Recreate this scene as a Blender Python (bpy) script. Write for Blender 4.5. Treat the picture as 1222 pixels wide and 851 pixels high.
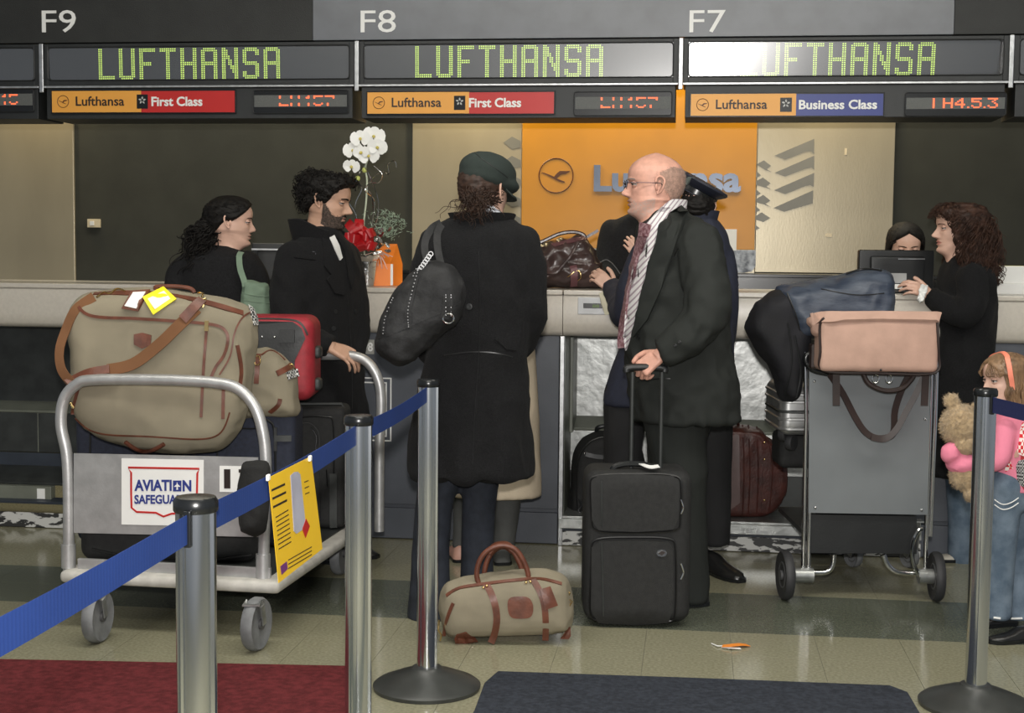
import bpy, math, random
import numpy as np
from mathutils import Vector, Matrix, Euler, noise
from mathutils.bvhtree import BVHTree
from mathutils.geometry import delaunay_2d_cdt
for o in list(bpy.data.objects): bpy.data.objects.remove(o)
scn = bpy.context.scene; COL = scn.collection
PI = math.pi; rad = math.radians
rng = random.Random(7)
# ------------------------------------------------------------ camera, light, exposure
CAM = Vector((0, 0, 1.38)); FPX = 1700.0
CROT = Matrix.Rotation(rad(90-4.26), 3, 'X') @ Matrix.Rotation(rad(0.55), 3, 'Z')
cd = bpy.data.cameras.new('camera'); cam = bpy.data.objects.new('camera', cd); COL.objects.link(cam)
cd.sensor_fit = 'HORIZONTAL'; cd.sensor_width = 36; cd.lens = 36*FPX/1222
cam.matrix_world = Matrix.Translation(CAM) @ CROT.to_4x4(); scn.camera = cam
w = bpy.data.worlds.new('world'); scn.world = w; w.use_nodes = True
w.node_tree.nodes['Background'].inputs[0].default_value = (0.86, 0.92, 1.0, 1)
w.node_tree.nodes['Background'].inputs[1].default_value = 0.25
def area(name, loc, rot, sx, sy, power, col=(1, 1, 1), shape='RECTANGLE'):
    l = bpy.data.lights.new(name, 'AREA'); l.shape = shape; l.size = sx
    if shape == 'RECTANGLE': l.size_y = sy
    l.energy = power; l.color = col
    o = bpy.data.objects.new(name, l); COL.objects.link(o); o.location = loc; o.rotation_euler = rot
    return o
area('camera_flash', (0.0, -0.04, 1.56), (rad(88), 0, 0), 0.09, 0, 130, (1, 0.97, 0.93), 'DISK')
area('overhead_light', (-1.2, 3.9, 3.55), (rad(14), 0, 0), 2.6, 0.6, 48, (1, 0.97, 0.88))
area('overhead_light', (1.8, 3.6, 3.55), (rad(14), 0, 0), 2.6, 0.6, 48, (1, 0.97, 0.88))
area('overhead_light', (0.3, 1.0, 3.55), (rad(22), 0, 0), 3.0, 0.6, 40, (1, 0.97, 0.9))
area('overhead_light', (-1.6, 7.9, 3.6), (rad(8), 0, 0), 2.2, 0.4, 42, (1, 0.92, 0.74))  # added fill light behind the counter, brightens the back wall
area('overhead_light', (1.4, 7.6, 3.6), (rad(8), 0, 0), 2.2, 0.4, 42, (1, 0.92, 0.74))  # second added fill for the back wall, no fixture known there
scn.view_settings.view_transform = 'Standard'; scn.view_settings.look = 'None'
scn.view_settings.exposure = 0.15; scn.view_settings.gamma = 1.0
scn.view_settings.use_curve_mapping = False
# ------------------------------------------------------------ measuring: photo pixel -> point of the place at a known distance
def ray(px, py): return (CROT @ Vector(((px-611)/FPX, -(py-425.5)/FPX, -1))).normalized()
def P(px, py, Y):
    d = ray(px, py); return CAM + d*(Y/d.y)
def F(px, py, z=0.0):
    d = ray(px, py); return CAM + d*((z-CAM.z)/d.z)
YAW = rad(-7.3)
O0 = F(611, 650)
U = Vector((math.cos(YAW), math.sin(YAW), 0)); V = Vector((-math.sin(YAW), math.cos(YAW), 0))
BF = Matrix((( U.x, V.x, 0, O0.x), (U.y, V.y, 0, O0.y), (0, 0, 1, 0), (0, 0, 0, 1)))   # building frame: u along the counter, v behind its front
def W(px, py, v):
    d = ray(px, py); t = (v-(CAM-O0).dot(V))/d.dot(V); p = CAM+d*t-O0
    return p.dot(U), p.z
# ------------------------------------------------------------ materials
MATS = {}
def mat(name, col, rough=0.6, metal=0.0, var=0.15, scale=8, bump=0.0, bscale=120, emit=0, spec=0.5, coat=0, sheen=0, col2=None, stretch=None, detail=4):
    if name in MATS: return MATS[name]
    m = bpy.data.materials.new(name); m.use_nodes = True; MATS[name] = m
    nt = m.node_tree; b = nt.nodes['Principled BSDF']; L = nt.links.new
    tc = nt.nodes.new('ShaderNodeTexCoord'); src = tc.outputs['Object']
    if stretch:
        mp = nt.nodes.new('ShaderNodeMapping'); mp.inputs['Scale'].default_value = stretch; L(src, mp.inputs[0]); src = mp.outputs[0]
    n = nt.nodes.new('ShaderNodeTexNoise'); n.inputs['Scale'].default_value = scale; n.inputs['Detail'].default_value = detail; L(src, n.inputs['Vector'])
    r = nt.nodes.new('ShaderNodeValToRGB'); c = Vector(col); c2 = Vector(col2) if col2 else None
    a = c*(1-var) if c2 is None else c; z = c*(1+var) if c2 is None else c2
    r.color_ramp.elements[0].position = 0.35; r.color_ramp.elements[1].position = 0.65
    r.color_ramp.elements[0].color = (*a, 1); r.color_ramp.elements[1].color = (*[min(1, q) for q in z], 1)
    L(n.outputs[0], r.inputs[0]); L(r.outputs[0], b.inputs['Base Color'])
    b.inputs['Roughness'].default_value = rough; b.inputs['Metallic'].default_value = metal
    b.inputs['Specular IOR Level'].default_value = spec
    if coat: b.inputs['Coat Weight'].default_value = coat; b.inputs['Coat Roughness'].default_value = 0.08
    if sheen: b.inputs['Sheen Weight'].default_value = sheen; b.inputs['Sheen Roughness'].default_value = 0.5
    if emit:
        b.inputs['Emission Color'].default_value = (*col, 1); b.inputs['Emission Strength'].default_value = emit
    if bump:
        n2 = nt.nodes.new('ShaderNodeTexNoise'); n2.inputs['Scale'].default_value = bscale; n2.inputs['Detail'].default_value = 3; L(src, n2.inputs['Vector'])
        bm = nt.nodes.new('ShaderNodeBump'); bm.inputs['Strength'].default_value = bump; bm.inputs['Distance'].default_value = 0.004
        L(n2.outputs[0], bm.inputs['Height']); L(bm.outputs[0], b.inputs['Normal'])
    return m
def weave(name, col, col2, s=300, rough=0.9, bump=0.3):
    m = mat(name, col, rough, 0, 0.12, 6, spec=.25)
    nt = m.node_tree; L = nt.links.new; b = nt.nodes['Principled BSDF']; tc = nt.nodes['Texture Coordinate']
    ck = nt.nodes.new('ShaderNodeTexWave'); ck.inputs['Scale'].default_value = s/6.3; ck.inputs['Distortion'].default_value = 1.5; L(tc.outputs['Object'], ck.inputs[0])
    ck2 = nt.nodes.new('ShaderNodeTexWave'); ck2.bands_direction = 'Z'; ck2.inputs['Scale'].default_value = s/6.3; ck2.inputs['Distortion'].default_value = 1.5; L(tc.outputs['Object'], ck2.inputs[0])
    mu = nt.nodes.new('ShaderNodeMath'); mu.operation = 'MULTIPLY'; L(ck.outputs[1], mu.inputs[0]); L(ck2.outputs[1], mu.inputs[1])
    mx = nt.nodes.new('ShaderNodeMix'); mx.data_type = 'RGBA'; L(mu.outputs[0], mx.inputs[0])
    L(nt.nodes['Color Ramp'].outputs[0], mx.inputs[6]); mx.inputs[7].default_value = (*col2, 1); L(mx.outputs[2], b.inputs['Base Color'])
    bm = nt.nodes.new('ShaderNodeBump'); bm.inputs['Strength'].default_value = bump; bm.inputs['Distance'].default_value = 0.002; L(mu.outputs[0], bm.inputs['Height']); L(bm.outputs[0], b.inputs['Normal'])
    return m
def gingham(name, c1, c2, s):
    m = bpy.data.materials.new(name); m.use_nodes = True; nt = m.node_tree; b = nt.nodes['Principled BSDF']
    tc = nt.nodes.new('ShaderNodeTexCoord'); k = nt.nodes.new('ShaderNodeTexChecker'); k.inputs['Scale'].default_value = s
    k.inputs[1].default_value = (*c1, 1); k.inputs[2].default_value = (*c2, 1)
    nt.links.new(tc.outputs['Object'], k.inputs[0]); nt.links.new(k.outputs[0], b.inputs['Base Color']); b.inputs['Roughness'].default_value = .8
    MATS[name] = m; return m
# ------------------------------------------------------------ mesh building
class MB:
    def __init__(s, M=None): s.v = []; s.f = []; s.m = []; s.M = M
    def add(s, vs, fs, mi=0, M=None):
        n = len(s.v); T = M if M is not None else s.M
        s.v += [tuple(T @ Vector(p)) if T is not None else tuple(p) for p in vs]
        s.f += [tuple(i+n for i in f) for f in fs]; s.m += [mi]*len(fs); return s
    def join(s, o, mi=None, M=None):
        n = len(s.v); s.v += [tuple(M @ Vector(p)) for p in o.v] if M is not None else list(o.v)
        s.f += [tuple(i+n for i in f) for f in o.f]; s.m += list(o.m) if mi is None else [mi]*len(o.f); return s
    def box(s, c, d, mi=0, R=None):
        x, y, z = d[0]/2, d[1]/2, d[2]/2
        vs = [Vector((i, j, k)) for k in (-z, z) for j in (-y, y) for i in (-x, x)]
        if R is not None: vs = [R @ q for q in vs]
        vs = [q+Vector(c) for q in vs]
        return s.add(vs, [(0, 2, 3, 1), (4, 5, 7, 6), (0, 1, 5, 4), (2, 6, 7, 3), (0, 4, 6, 2), (1, 3, 7, 5)], mi)
    def bx(s, x0, x1, y0, y1, z0, z1, mi=0): return s.box(((x0+x1)/2, (y0+y1)/2, (z0+z1)/2), (abs(x1-x0), abs(y1-y0), abs(z1-z0)), mi)
    def rings(s, rs, mi=0, cap=True, closed=False):
        k = len(rs[0]); vs = [p for r in rs for p in r]; fs = []
        m = len(rs)
        for i in range(m if closed else m-1):
            j2 = (i+1) % m
            for j in range(k): fs.append((i*k+j, i*k+(j+1) % k, j2*k+(j+1) % k, j2*k+j))
        if cap and not closed:
            fs.append(tuple(range(k-1, -1, -1))); fs.append(tuple((m-1)*k+j for j in range(k)))
        return s.add(vs, fs, mi)
    def tube(s, pts, r, n=8, mi=0, closed=False, flat=None, ups=None, cap=True):
        pts = [Vector(p) for p in pts]; m = len(pts); rs = []
        rr = r if isinstance(r, (list, tuple)) else [r]*m
        up = None
        for i, p in enumerate(pts):
            a = pts[(i-1) % m] if (closed or i > 0) else p; b = pts[(i+1) % m] if (closed or i < m-1) else p
            t = (b-a)
            t = t.normalized() if t.length > 1e-9 else Vector((0, 0, 1))
            if ups: up = Vector(ups[i])
            elif up is None: up = Vector((0, 0, 1)) if abs(t.z) < .9 else Vector((0, 1, 0))
            up = (up-t*up.dot(t)); up = up.normalized() if up.length > 1e-6 else t.orthogonal().normalized()
            sd = t.cross(up)
            if flat: w_, h_ = flat[0]*rr[i], flat[1]*rr[i]
            else: w_ = h_ = rr[i]
            rs.append([p+sd*(w_*math.cos(2*PI*j/n+PI/n))+up*(h_*math.sin(2*PI*j/n+PI/n)) for j in range(n)])
        return s.rings(rs, mi, cap, closed)
    def ribbon(s, pts, w, t, ups, mi=0, closed=False):   # flat strap, rectangle section
        pts = [Vector(p) for p in pts]; m = len(pts); rs = []
        for i, p in enumerate(pts):
            a = pts[(i-1) % m] if (closed or i > 0) else p; b = pts[(i+1) % m] if (closed or i < m-1) else p
            tt = (b-a).normalized(); up = Vector(ups[i] if isinstance(ups, list) else ups); up = (up-tt*up.dot(tt)).normalized(); sd = tt.cross(up)
            ww = w[i] if isinstance(w, (list, tuple)) else w
            rs.append([p+sd*ww/2-up*t/2, p+sd*ww/2+up*t/2, p-sd*ww/2+up*t/2, p-sd*ww/2-up*t/2])
        return s.rings(rs, mi, True, closed)
    def lathe(s, prof, n=24, c=(0, 0, 0), mi=0, axis=None):
        R = Vector((0, 0, 1)).rotation_difference(Vector(axis)).to_matrix() if axis is not None else Matrix.Identity(3)
        return s.rings([[Vector(c)+R @ Vector((r*math.cos(2*PI*j/n), r*math.sin(2*PI*j/n), z)) for j in range(n)] for r, z in prof], mi)
    def ell(s, c, r, n=12, mi=0, R=None):
        rs = []
        for i in range(n+1):
            a = -PI/2+PI*i/n; rs.append([Vector((max(math.cos(a), 1e-3)*math.cos(2*PI*j/(2*n))*r[0], max(math.cos(a), 1e-3)*math.sin(2*PI*j/(2*n))*r[1], math.sin(a)*r[2])) for j in range(2*n)])
        if R is not None: rs = [[R @ q for q in rg] for rg in rs]
        return s.rings([[q+Vector(c) for q in rg] for rg in rs], mi)
    def ext(s, poly, org, X, Yd, t, mi=0):     # polygon in plane (X,Yd) extruded along X x Yd by t
        X = Vector(X); Yd = Vector(Yd); N = X.cross(Yd).normalized()
        a = [Vector(org)+X*p[0]+Yd*p[1] for p in poly]; k = len(a)
        ar = sum(poly[i][0]*poly[(i+1) % k][1]-poly[(i+1) % k][0]*poly[i][1] for i in range(k))
        if ar < 0: a.reverse()
        b = [q+N*t for q in a]
        fs = [tuple(range(k-1, -1, -1)), tuple(range(k, 2*k))]+[(i, (i+1) % k, k+(i+1) % k, k+i) for i in range(k)]
        return s.add(a+b, fs, mi)
def rbox(mb, c, d, r=0.03, n=6, mi=0, R=None, deform=None):
    d = Vector(d)/2; r = min(r, d.x*.98, d.y*.98, d.z*.98); seen = {}; vs = []; fs = []
    def key(p):
        k = tuple(round(q, 5) for q in p)
        if k not in seen: seen[k] = len(vs); vs.append(Vector(p))
        return seen[k]
    def co(i, h):    # sample positions: dense near the edges
        a = n; 
        if i <= a//2: return -h+r*(1-math.cos(PI/2*i/(a//2)))*1.0 if False else -h+r*i/(a//2)
        if i >= N-a//2: return h-r*(N-i)/(a//2)
        return -h+r+(2*h-2*r)*(i-a//2)/(N-2*(a//2))
    N = 2*(n//2)+max(4, n)
    for ax in range(3):
        for sg in (-1, 1):
            a1, a2 = (ax+1) % 3, (ax+2) % 3; g = {}
            for i in range(N+1):
                for j in range(N+1):
                    p = [0, 0, 0]; p[ax] = sg*d[ax]; p[a1] = co(i, d[a1]); p[a2] = co(j, d[a2])
                    q = Vector([max(-(d[k]-r), min(d[k]-r, p[k])) for k in range(3)]); e = Vector(p)-q
                    if e.length > 1e-9: q = q+e.normalized()*r
                    g[i, j] = key(q)
            for i in range(N):
                for j in range(N):
                    f = (g[i, j], g[i+1, j], g[i+1, j+1], g[i, j+1]); f = f if sg > 0 else f[::-1]
                    if len(set(f)) == 4: fs.append(f)
                    elif len(set(f)) == 3: fs.append(tuple(dict.fromkeys(f)))
    if deform: vs = [Vector(deform(Vector((q.x/d.x, q.y/d.y, q.z/d.z)), q)) for q in vs]
    if R is not None: vs = [R @ q for q in vs]
    return mb.add([q+Vector(c) for q in vs], fs, mi)
def root_matrix(o):
    while o.parent: o = o.parent
    return Matrix.Translation(o.location) @ o.rotation_euler.to_matrix().to_4x4()
def obj(name, mb, mats, parent=None, smooth=True, bevel=0, label=None, auto=40):
    if not isinstance(mats, (list, tuple)): mats = [mats]
    vs = mb.v
    if parent is not None:
        I = root_matrix(parent).inverted(); vs = [tuple(I @ Vector(p)) for p in vs]
    me = bpy.data.meshes.new(name); me.from_pydata(vs, [], mb.f)
    for m in mats: me.materials.append(m)
    if len(mats) > 1: me.polygons.foreach_set('material_index', mb.m)
    if smooth: 
        me.polygons.foreach_set('use_smooth', [True]*len(me.polygons))
        if auto: me.set_sharp_from_angle(angle=rad(auto))
    me.validate(); me.update()
    o = bpy.data.objects.new(name, me); COL.objects.link(o)
    if parent is not None: o.parent = parent
    if bevel:
        b = o.modifiers.new('bevel', 'BEVEL'); b.width = bevel; b.segments = 2; b.limit_method = 'ANGLE'
    if label: o['label'] = label
    return o
def objs(name, mb, mats, parent, **k):      # every loose piece an object of its own
    par = list(range(len(mb.v)))
    def fd(i):
        while par[i] != i: par[i] = par[par[i]]; i = par[i]
        return i
    for f in mb.f:
        for a in f[1:]: par[fd(a)] = fd(f[0])
    g = {}
    for f, m in zip(mb.f, mb.m): g.setdefault(fd(f[0]), []).append((f, m))
    for fs in g.values():
        ix = sorted({i for f, _ in fs for i in f}); mp = {a: b for b, a in enumerate(ix)}; q = MB(); q.v = [mb.v[i] for i in ix]; q.f = [tuple(mp[i] for i in f) for f, _ in fs]; q.m = [m for _, m in fs]
        obj(name, q, mats, parent, **k)
def tag(o, label, cat, group=None):
    o['label'] = label; o['category'] = cat
    if group: o['group'] = group
    return o
def thing(name, label, cat, loc, rotz=0, group=None):
    o = bpy.data.objects.new(name, None); COL.objects.link(o); o.empty_display_size = .1
    o.location = Vector(loc); o.rotation_euler = (0, 0, rotz); return tag(o, label, cat, group)
def struct(name, mb, m, bevel=0, smooth=False):
    o = obj(name, mb, m, None, smooth, bevel); o['kind'] = 'structure'; return o
def baked(mb, mods, disp=None):
    me = bpy.data.meshes.new('t'); me.from_pydata(mb.v, [], mb.f); o = bpy.data.objects.new('t', me); COL.objects.link(o)
    for k, a in mods:
        m = o.modifiers.new(k, k)
        for q, v_ in a.items(): setattr(m, q, v_)
    dg = bpy.context.evaluated_depsgraph_get(); dg.update()
    e = bpy.data.meshes.new_from_object(o.evaluated_get(dg)); r = MB()
    n = len(e.vertices); co = np.empty(n*3); e.vertices.foreach_get('co', co); co = co.reshape(-1, 3)
    if disp is not None:
        nn = np.empty(n*3); e.vertices.foreach_get('normal', nn); nn = nn.reshape(-1, 3)
        dd = np.array([disp(Vector(c)) for c in co]); co = co+nn*dd[:, None]
    r.v = [tuple(c) for c in co.tolist()]; r.f = [tuple(p.vertices) for p in e.polygons]; r.m = [0]*len(r.f)
    bpy.data.objects.remove(o); bpy.data.meshes.remove(me); bpy.data.meshes.remove(e); return r
def fuse(mb, vox=0.01, it=3, disp=None):
    return baked(mb, [('REMESH', dict(mode='VOXEL', voxel_size=vox)), ('SMOOTH', dict(iterations=it, factor=.6))], disp)
def wr(amp, sc=(9, 9, 4), seed=0):     # cloth wrinkles
    def f(c):
        q = Vector((c.x*sc[0]+seed, c.y*sc[1], c.z*sc[2]))
        a = noise.noise(q+Vector((noise.noise(q*.7), noise.noise(q*.6+Vector((9, 0, 0))), 0))*.9)
        b = noise.noise(q*2.3)
        return amp*((1-abs(a)*2.4)*.6+b*.35)
    return f
def crom(pts, k=6, closed=True):
    out = []; n = len(pts)
    for i in range(n if closed else n-1):
        p0, p1, p2, p3 = [Vector(pts[j % n]) if closed else Vector(pts[max(0, min(n-1, j))]) for j in (i-1, i, i+1, i+2)]
        for q in range(k):
            t = q/k; out.append(.5*((2*p1)+(p2-p0)*t+(2*p0-5*p1+4*p2-p3)*t*t+(3*p1-3*p2+p3-p0)*t**3))
    if not closed: out.append(Vector(pts[-1]))
    return out
def cdt(poly, step):
    xs = [p[0] for p in poly]; ys = [p[1] for p in poly]; n = len(poly); pts = [Vector((p[0], p[1])) for p in poly]
    A = np.array([(p[0], p[1]) for p in poly]); B = np.roll(A, -1, 0)
    gx = np.arange(min(xs)+step/2, max(xs), step); gy = np.arange(min(ys)+step/2, max(ys), step)
    def inside(x, y):
        c = ((A[:, 1] > y) != (B[:, 1] > y)) & (x < (B[:, 0]-A[:, 0])*(y-A[:, 1])/(B[:, 1]-A[:, 1]+1e-12)+A[:, 0]); return c.sum() % 2 == 1
    def dist(x, y):
        ab = B-A; t = np.clip(((x-A[:, 0])*ab[:, 0]+(y-A[:, 1])*ab[:, 1])/((ab**2).sum(1)+1e-12), 0, 1)
        return float(np.sqrt(((A+ab*t[:, None]-np.array((x, y)))**2).sum(1)).min())
    for x in gx:
        for y in gy:
            if inside(x, y) and dist(x, y) > step*.45: pts.append(Vector((x, y)))
    r = delaunay_2d_cdt(pts, [(i, (i+1) % n) for i in range(n)], [list(range(n))], 1, 1e-7)
    return r[0], r[2], dist
def puffy(pts_px, Y, tf, tb, R, step=0.02, disp=None, k=5, vox=0, closed_smooth=True):
    """soft bag: outline measured at distance Y, swelling tf to the front and tb to the back"""
    pl = [(q.x, q.z) for q in [P(a, b, Y) for a, b in pts_px]]
    if closed_smooth: pl = [(q.x, q.y) for q in crom([Vector((a, b, 0)) for a, b in pl], k)]
    vs, fs, dist = cdt(pl, step); mb = MB(); n = len(vs); fr = []; bk = []; edge = set()
    h = []
    for q in vs:
        d = dist(q.x, q.y); h.append(math.sqrt(max(0, 1-(1-min(d/R, 1))**2)))
    for q, a in zip(vs, h): fr.append(Vector((q.x, Y-tf*a, q.y))); bk.append(Vector((q.x, Y+tb*a, q.y)))
    vv = fr+bk; mp = list(range(2*n))
    for i in range(n):
        if h[i] < 1e-3: mp[n+i] = i
    ff = []
    for f in fs:
        f = tuple(f); a = vs[f[0]]; b = vs[f[1]]; c = vs[f[2]]
        f = f if (b-a).cross(c-a) > 0 else f[::-1]
        ff.append(f); g = tuple(mp[n+i] for i in f[::-1])
        if len(set(g)) > 2: ff.append(g)
    mb.add(vv, ff)
    if vox: return fuse(mb, vox, 3, disp)
    if disp: mb.v = [tuple(Vector(p)+Vector((0, -1, 0))*disp(Vector(p))) for p in mb.v]
    return mb
class Cast:      # finds points on a built surface as measured in the photo
    def __init__(s, *mbs):
        v = []; f = []
        for m in mbs: f += [tuple(i+len(v) for i in q) for q in m.f]; v += m.v
        s.b = BVHTree.FromPolygons([Vector(p) for p in v], f); s.last = None
    def hit(s, px, py):
        d = ray(px, py); h = s.b.ray_cast(CAM, d)
        if h[0] is None:
            if s.last is None:
                n = s.b.find_nearest(CAM+d*5.5); return n[0], -d
            Y = s.last.y; n = s.b.find_nearest(P(px, py, Y)); return (n[0]*.3+P(px, py, Y)*.7), -d
        s.last = h[0]; n = h[1]
        if n.dot(d) > 0: n = -n
        return h[0], n
    def path(s, pts, off, step=4):
        out = []; ns = []
        for (a, b) in zip(pts[:-1], pts[1:]):
            k = max(1, int(math.hypot(b[0]-a[0], b[1]-a[1])/step))
            for i in range(k):
                t = i/k; p, n = s.hit(a[0]+(b[0]-a[0])*t, a[1]+(b[1]-a[1])*t); out.append(p+n*off); ns.append(n)
        p, n = s.hit(*pts[-1]); out.append(p+n*off); ns.append(n)
        for _ in range(2):
            o2 = list(out); n2 = list(ns)
            for i in range(1, len(out)-1): o2[i] = (out[i-1]+out[i]*2+out[i+1])/4; n2[i] = (ns[i-1]+ns[i]*2+ns[i+1]).normalized()
            out, ns = o2, n2
        return out, ns
    def strip(s, mb, pts, w, t=0.003, off=0.001, smooth=True, mi=0, step=4):
        if smooth and len(pts) > 2: pts = [(q.x, q.y) for q in crom([Vector((*p, 0)) for p in pts], 5, False)]
        o, n = s.path(pts, off, step); mb.ribbon(o, w, t, n, mi); return mb
    def cord(s, mb, pts, r, off=0.002, mi=0, n=6, smooth=True):
        if smooth and len(pts) > 2: pts = [(q.x, q.y) for q in crom([Vector((*p, 0)) for p in pts], 5, False)]
        o, _ = s.path(pts, off); mb.tube(o, r, n, mi); return mb
    def patch(s, mb, poly, t=0.004, off=0.002, step=5, mi=0, smooth=False):
        if smooth: poly = [(q.x, q.y) for q in crom([Vector((*p, 0)) for p in poly], 4)]
        vs, fs, _ = cdt(poly, step); a = []; b = []
        for q in vs:
            p, n = s.hit(q.x, q.y); a.append(p+n*(off+t)); b.append(p+n*(off-.002))
        n = len(vs); cnt = {}
        ff = []
        for f in fs:
            f = tuple(f)
            for i in range(3):
                e = (f[i], f[(i+1) % 3]); cnt[e] = 1
            ff.append(f); ff.append(tuple(n+i for i in f[::-1]))
        for (x, y) in list(cnt):
            if (y, x) not in cnt: ff.append((y, x, n+x, n+y))
        m = MB(); m.add(a+b, ff, mi); mb.join(m); return mb
def px_poly(pts, ox, oy, sc): return [(ox+a/sc, oy+b/sc) for a, b in pts]
_txt = {}
def text_mesh(s, bold=0.0, ext=0.02, font=None):
    c = bpy.data.curves.new('t', 'FONT'); c.body = s; c.offset = bold; c.extrude = ext; c.resolution_u = 3
    o = bpy.data.objects.new('t', c); COL.objects.link(o); dg = bpy.context.evaluated_depsgraph_get(); dg.update()
    e = bpy.data.meshes.new_from_object(o.evaluated_get(dg)); v = [tuple(q.co) for q in e.vertices]; f = [tuple(p.vertices) for p in e.polygons]
    bpy.data.objects.remove(o); bpy.data.curves.remove(c); bpy.data.meshes.remove(e); return v, f
def text_fit(mb, s, org, X, Z, w, h, t=0.002, bold=0.0, mi=0):
    """text fitted in a w x h box whose lower left corner is org"""
    v, f = text_mesh(s, bold); X = Vector(X); Z = Vector(Z); N = X.cross(Z).normalized()
    x0 = min(p[0] for p in v); x1 = max(p[0] for p in v); y0 = min(p[1] for p in v); y1 = max(p[1] for p in v)
    z0 = min(p[2] for p in v); z1 = max(p[2] for p in v)
    mb.add([Vector(org)+X*((p[0]-x0)/(x1-x0)*w)+Z*((p[1]-y0)/(y1-y0)*h)+N*((p[2]-z0)/(z1-z0)*t) for p in v], f, mi); return mb
UP = Vector((0, 0, 1))
def text_w(mb, s, x0, yt, x1, yb, v, bold=0.0, t=0.002, mi=0):   # on a plane parallel to the counter, measured in the photo
    u0, z1 = W(x0, yt, v); _, z0 = W(x0, yb, v); u1, _ = W(x1, yb, v)
    return text_fit(mb, s, BF @ Vector((u0, v-0.0005, z0)), U, UP, u1-u0, z1-z0, t, bold, mi)
def wbox(mb, x0, y0, x1, y1, v0, v1, mi=0):   # box in the building frame whose front face is measured in the photo
    u0, z1 = W(x0, (y0+y1)/2, v0)[0], W((x0+x1)/2, y0, v0)[1]; u1, z0 = W(x1, (y0+y1)/2, v0)[0], W((x0+x1)/2, y1, v0)[1]
    m = MB(BF); m.bx(u0, u1, v0, v1, z0, z1, mi); mb.join(m); return mb
def wpoly(mb, pts, v, t=0.003, mi=0):
    q = [W(a, b, v) for a, b in pts]; return mb.ext(q, BF @ Vector((0, v, 0)), U, UP, t, mi)
# ------------------------------------------------------------ materials of the hall
M_blackpl = mat('black_plastic', (0.012, 0.013, 0.014), 0.45, bump=.1)
M_black = mat('black_gloss', (0.008, 0.009, 0.01), 0.25)
M_fascia = mat('fascia_dark', (0.016, 0.018, 0.019), 0.5, var=.2, bump=.15, bscale=300)
M_board = mat('header_dark', (0.018, 0.019, 0.018), 0.6, bump=.3, bscale=250)
M_boardg = mat('header_sheen_grey', (0.11, 0.118, 0.135), 0.35, var=.1, spec=.8)  # glossier middle sheet; its reflection is put into the lighter grey
M_alu = mat('aluminium', (0.55, 0.56, 0.57), 0.35, 0.9, var=.15, scale=30)
M_chrome = mat('chrome', (0.75, 0.75, 0.76), 0.12, 1.0, var=.05)
M_steel = mat('brushed_steel', (0.42, 0.43, 0.42), 0.38, 0.8, var=.25, scale=14, bump=.3, bscale=40)
M_scratch = mat('scratched_steel', (0.38, 0.39, 0.38), 0.36, 0.5, scale=9, col2=(0.60, 0.61, 0.60), bump=.6, bscale=18, detail=8)
M_white = mat('white_paint', (0.8, 0.8, 0.78), 0.5, var=.03)
M_carpet = weave('wall_carpet', (0.040, 0.041, 0.034), (0.090, 0.091, 0.077), 500, .95, .5)
M_beige = mat('beige_wall_panel', (0.38, 0.33, 0.23), 0.3, 0.3, var=.08, scale=3, stretch=(1, 1, .3), bump=.05)
M_orange = mat('orange_panel', (0.58, 0.245, 0.008), 0.4, var=.06, scale=3)
M_ora2 = mat('orange_sign', (0.78, 0.36, 0.06), 0.4, var=.02)
M_red = mat('red_sign', (0.50, 0.022, 0.02), 0.35, var=.03)
M_blue = mat('blue_sign', (0.03, 0.045, 0.22), 0.35, var=.03)
M_ink = mat('dark_ink', (0.02, 0.012, 0.01), 0.5)
M_brownink = mat('brown_ink', (0.12, 0.04, 0.01), 0.5)
M_logogrey = mat('grey_letter', (0.10, 0.12, 0.16), 0.3, 0.5, var=.1)
M_chev = mat('grey_chevron', (0.19, 0.185, 0.16), 0.4, var=.06)
M_counter = mat('counter_stone', (0.52, 0.48, 0.42), 0.3, var=.04, scale=60, bump=.05, coat=.2)
M_lam = mat('grey_laminate', (0.065, 0.072, 0.088), 0.45, var=.14, scale=5, bump=.1)
M_dark = mat('dark_panel', (0.028, 0.031, 0.030), 0.5, var=.25, scale=12)
M_green = mat('grey_green_ledge', (0.16, 0.17, 0.14), 0.4, var=.12)
M_led = mat('led_green', (0.52, 0.72, 0.12), 0.5, emit=0.75, var=.03)
M_ledr = mat('led_red', (1.0, 0.12, 0.04), 0.5, emit=1.6, var=.02)
M_ledgrid = mat('led_grid', (0.10, 0.105, 0.10), 0.6, var=.3, scale=400)
M_floorl = mat('tile_light', (0.235, 0.225, 0.15), 0.14, scale=90, col2=(0.32, 0.305, 0.21), bump=.03, bscale=30, spec=.5, detail=8)
M_floord = mat('tile_dark', (0.095, 0.105, 0.078), 0.14, scale=90, col2=(0.14, 0.15, 0.115), bump=.03, bscale=30, spec=.5, detail=8)
M_joint = mat('tile_joint', (0.14, 0.135, 0.10), 0.8)
def kick():
    m = mat('scuffed_kick', (0.03, 0.03, 0.03), 0.5, scale=22, col2=(0.55, 0.55, 0.53), stretch=(.6, 1, 1.6), detail=9)
    e = m.node_tree.nodes['Color Ramp'].color_ramp.elements; e[0].position = .47; e[1].position = .5; return m
M_kick = kick()
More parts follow.
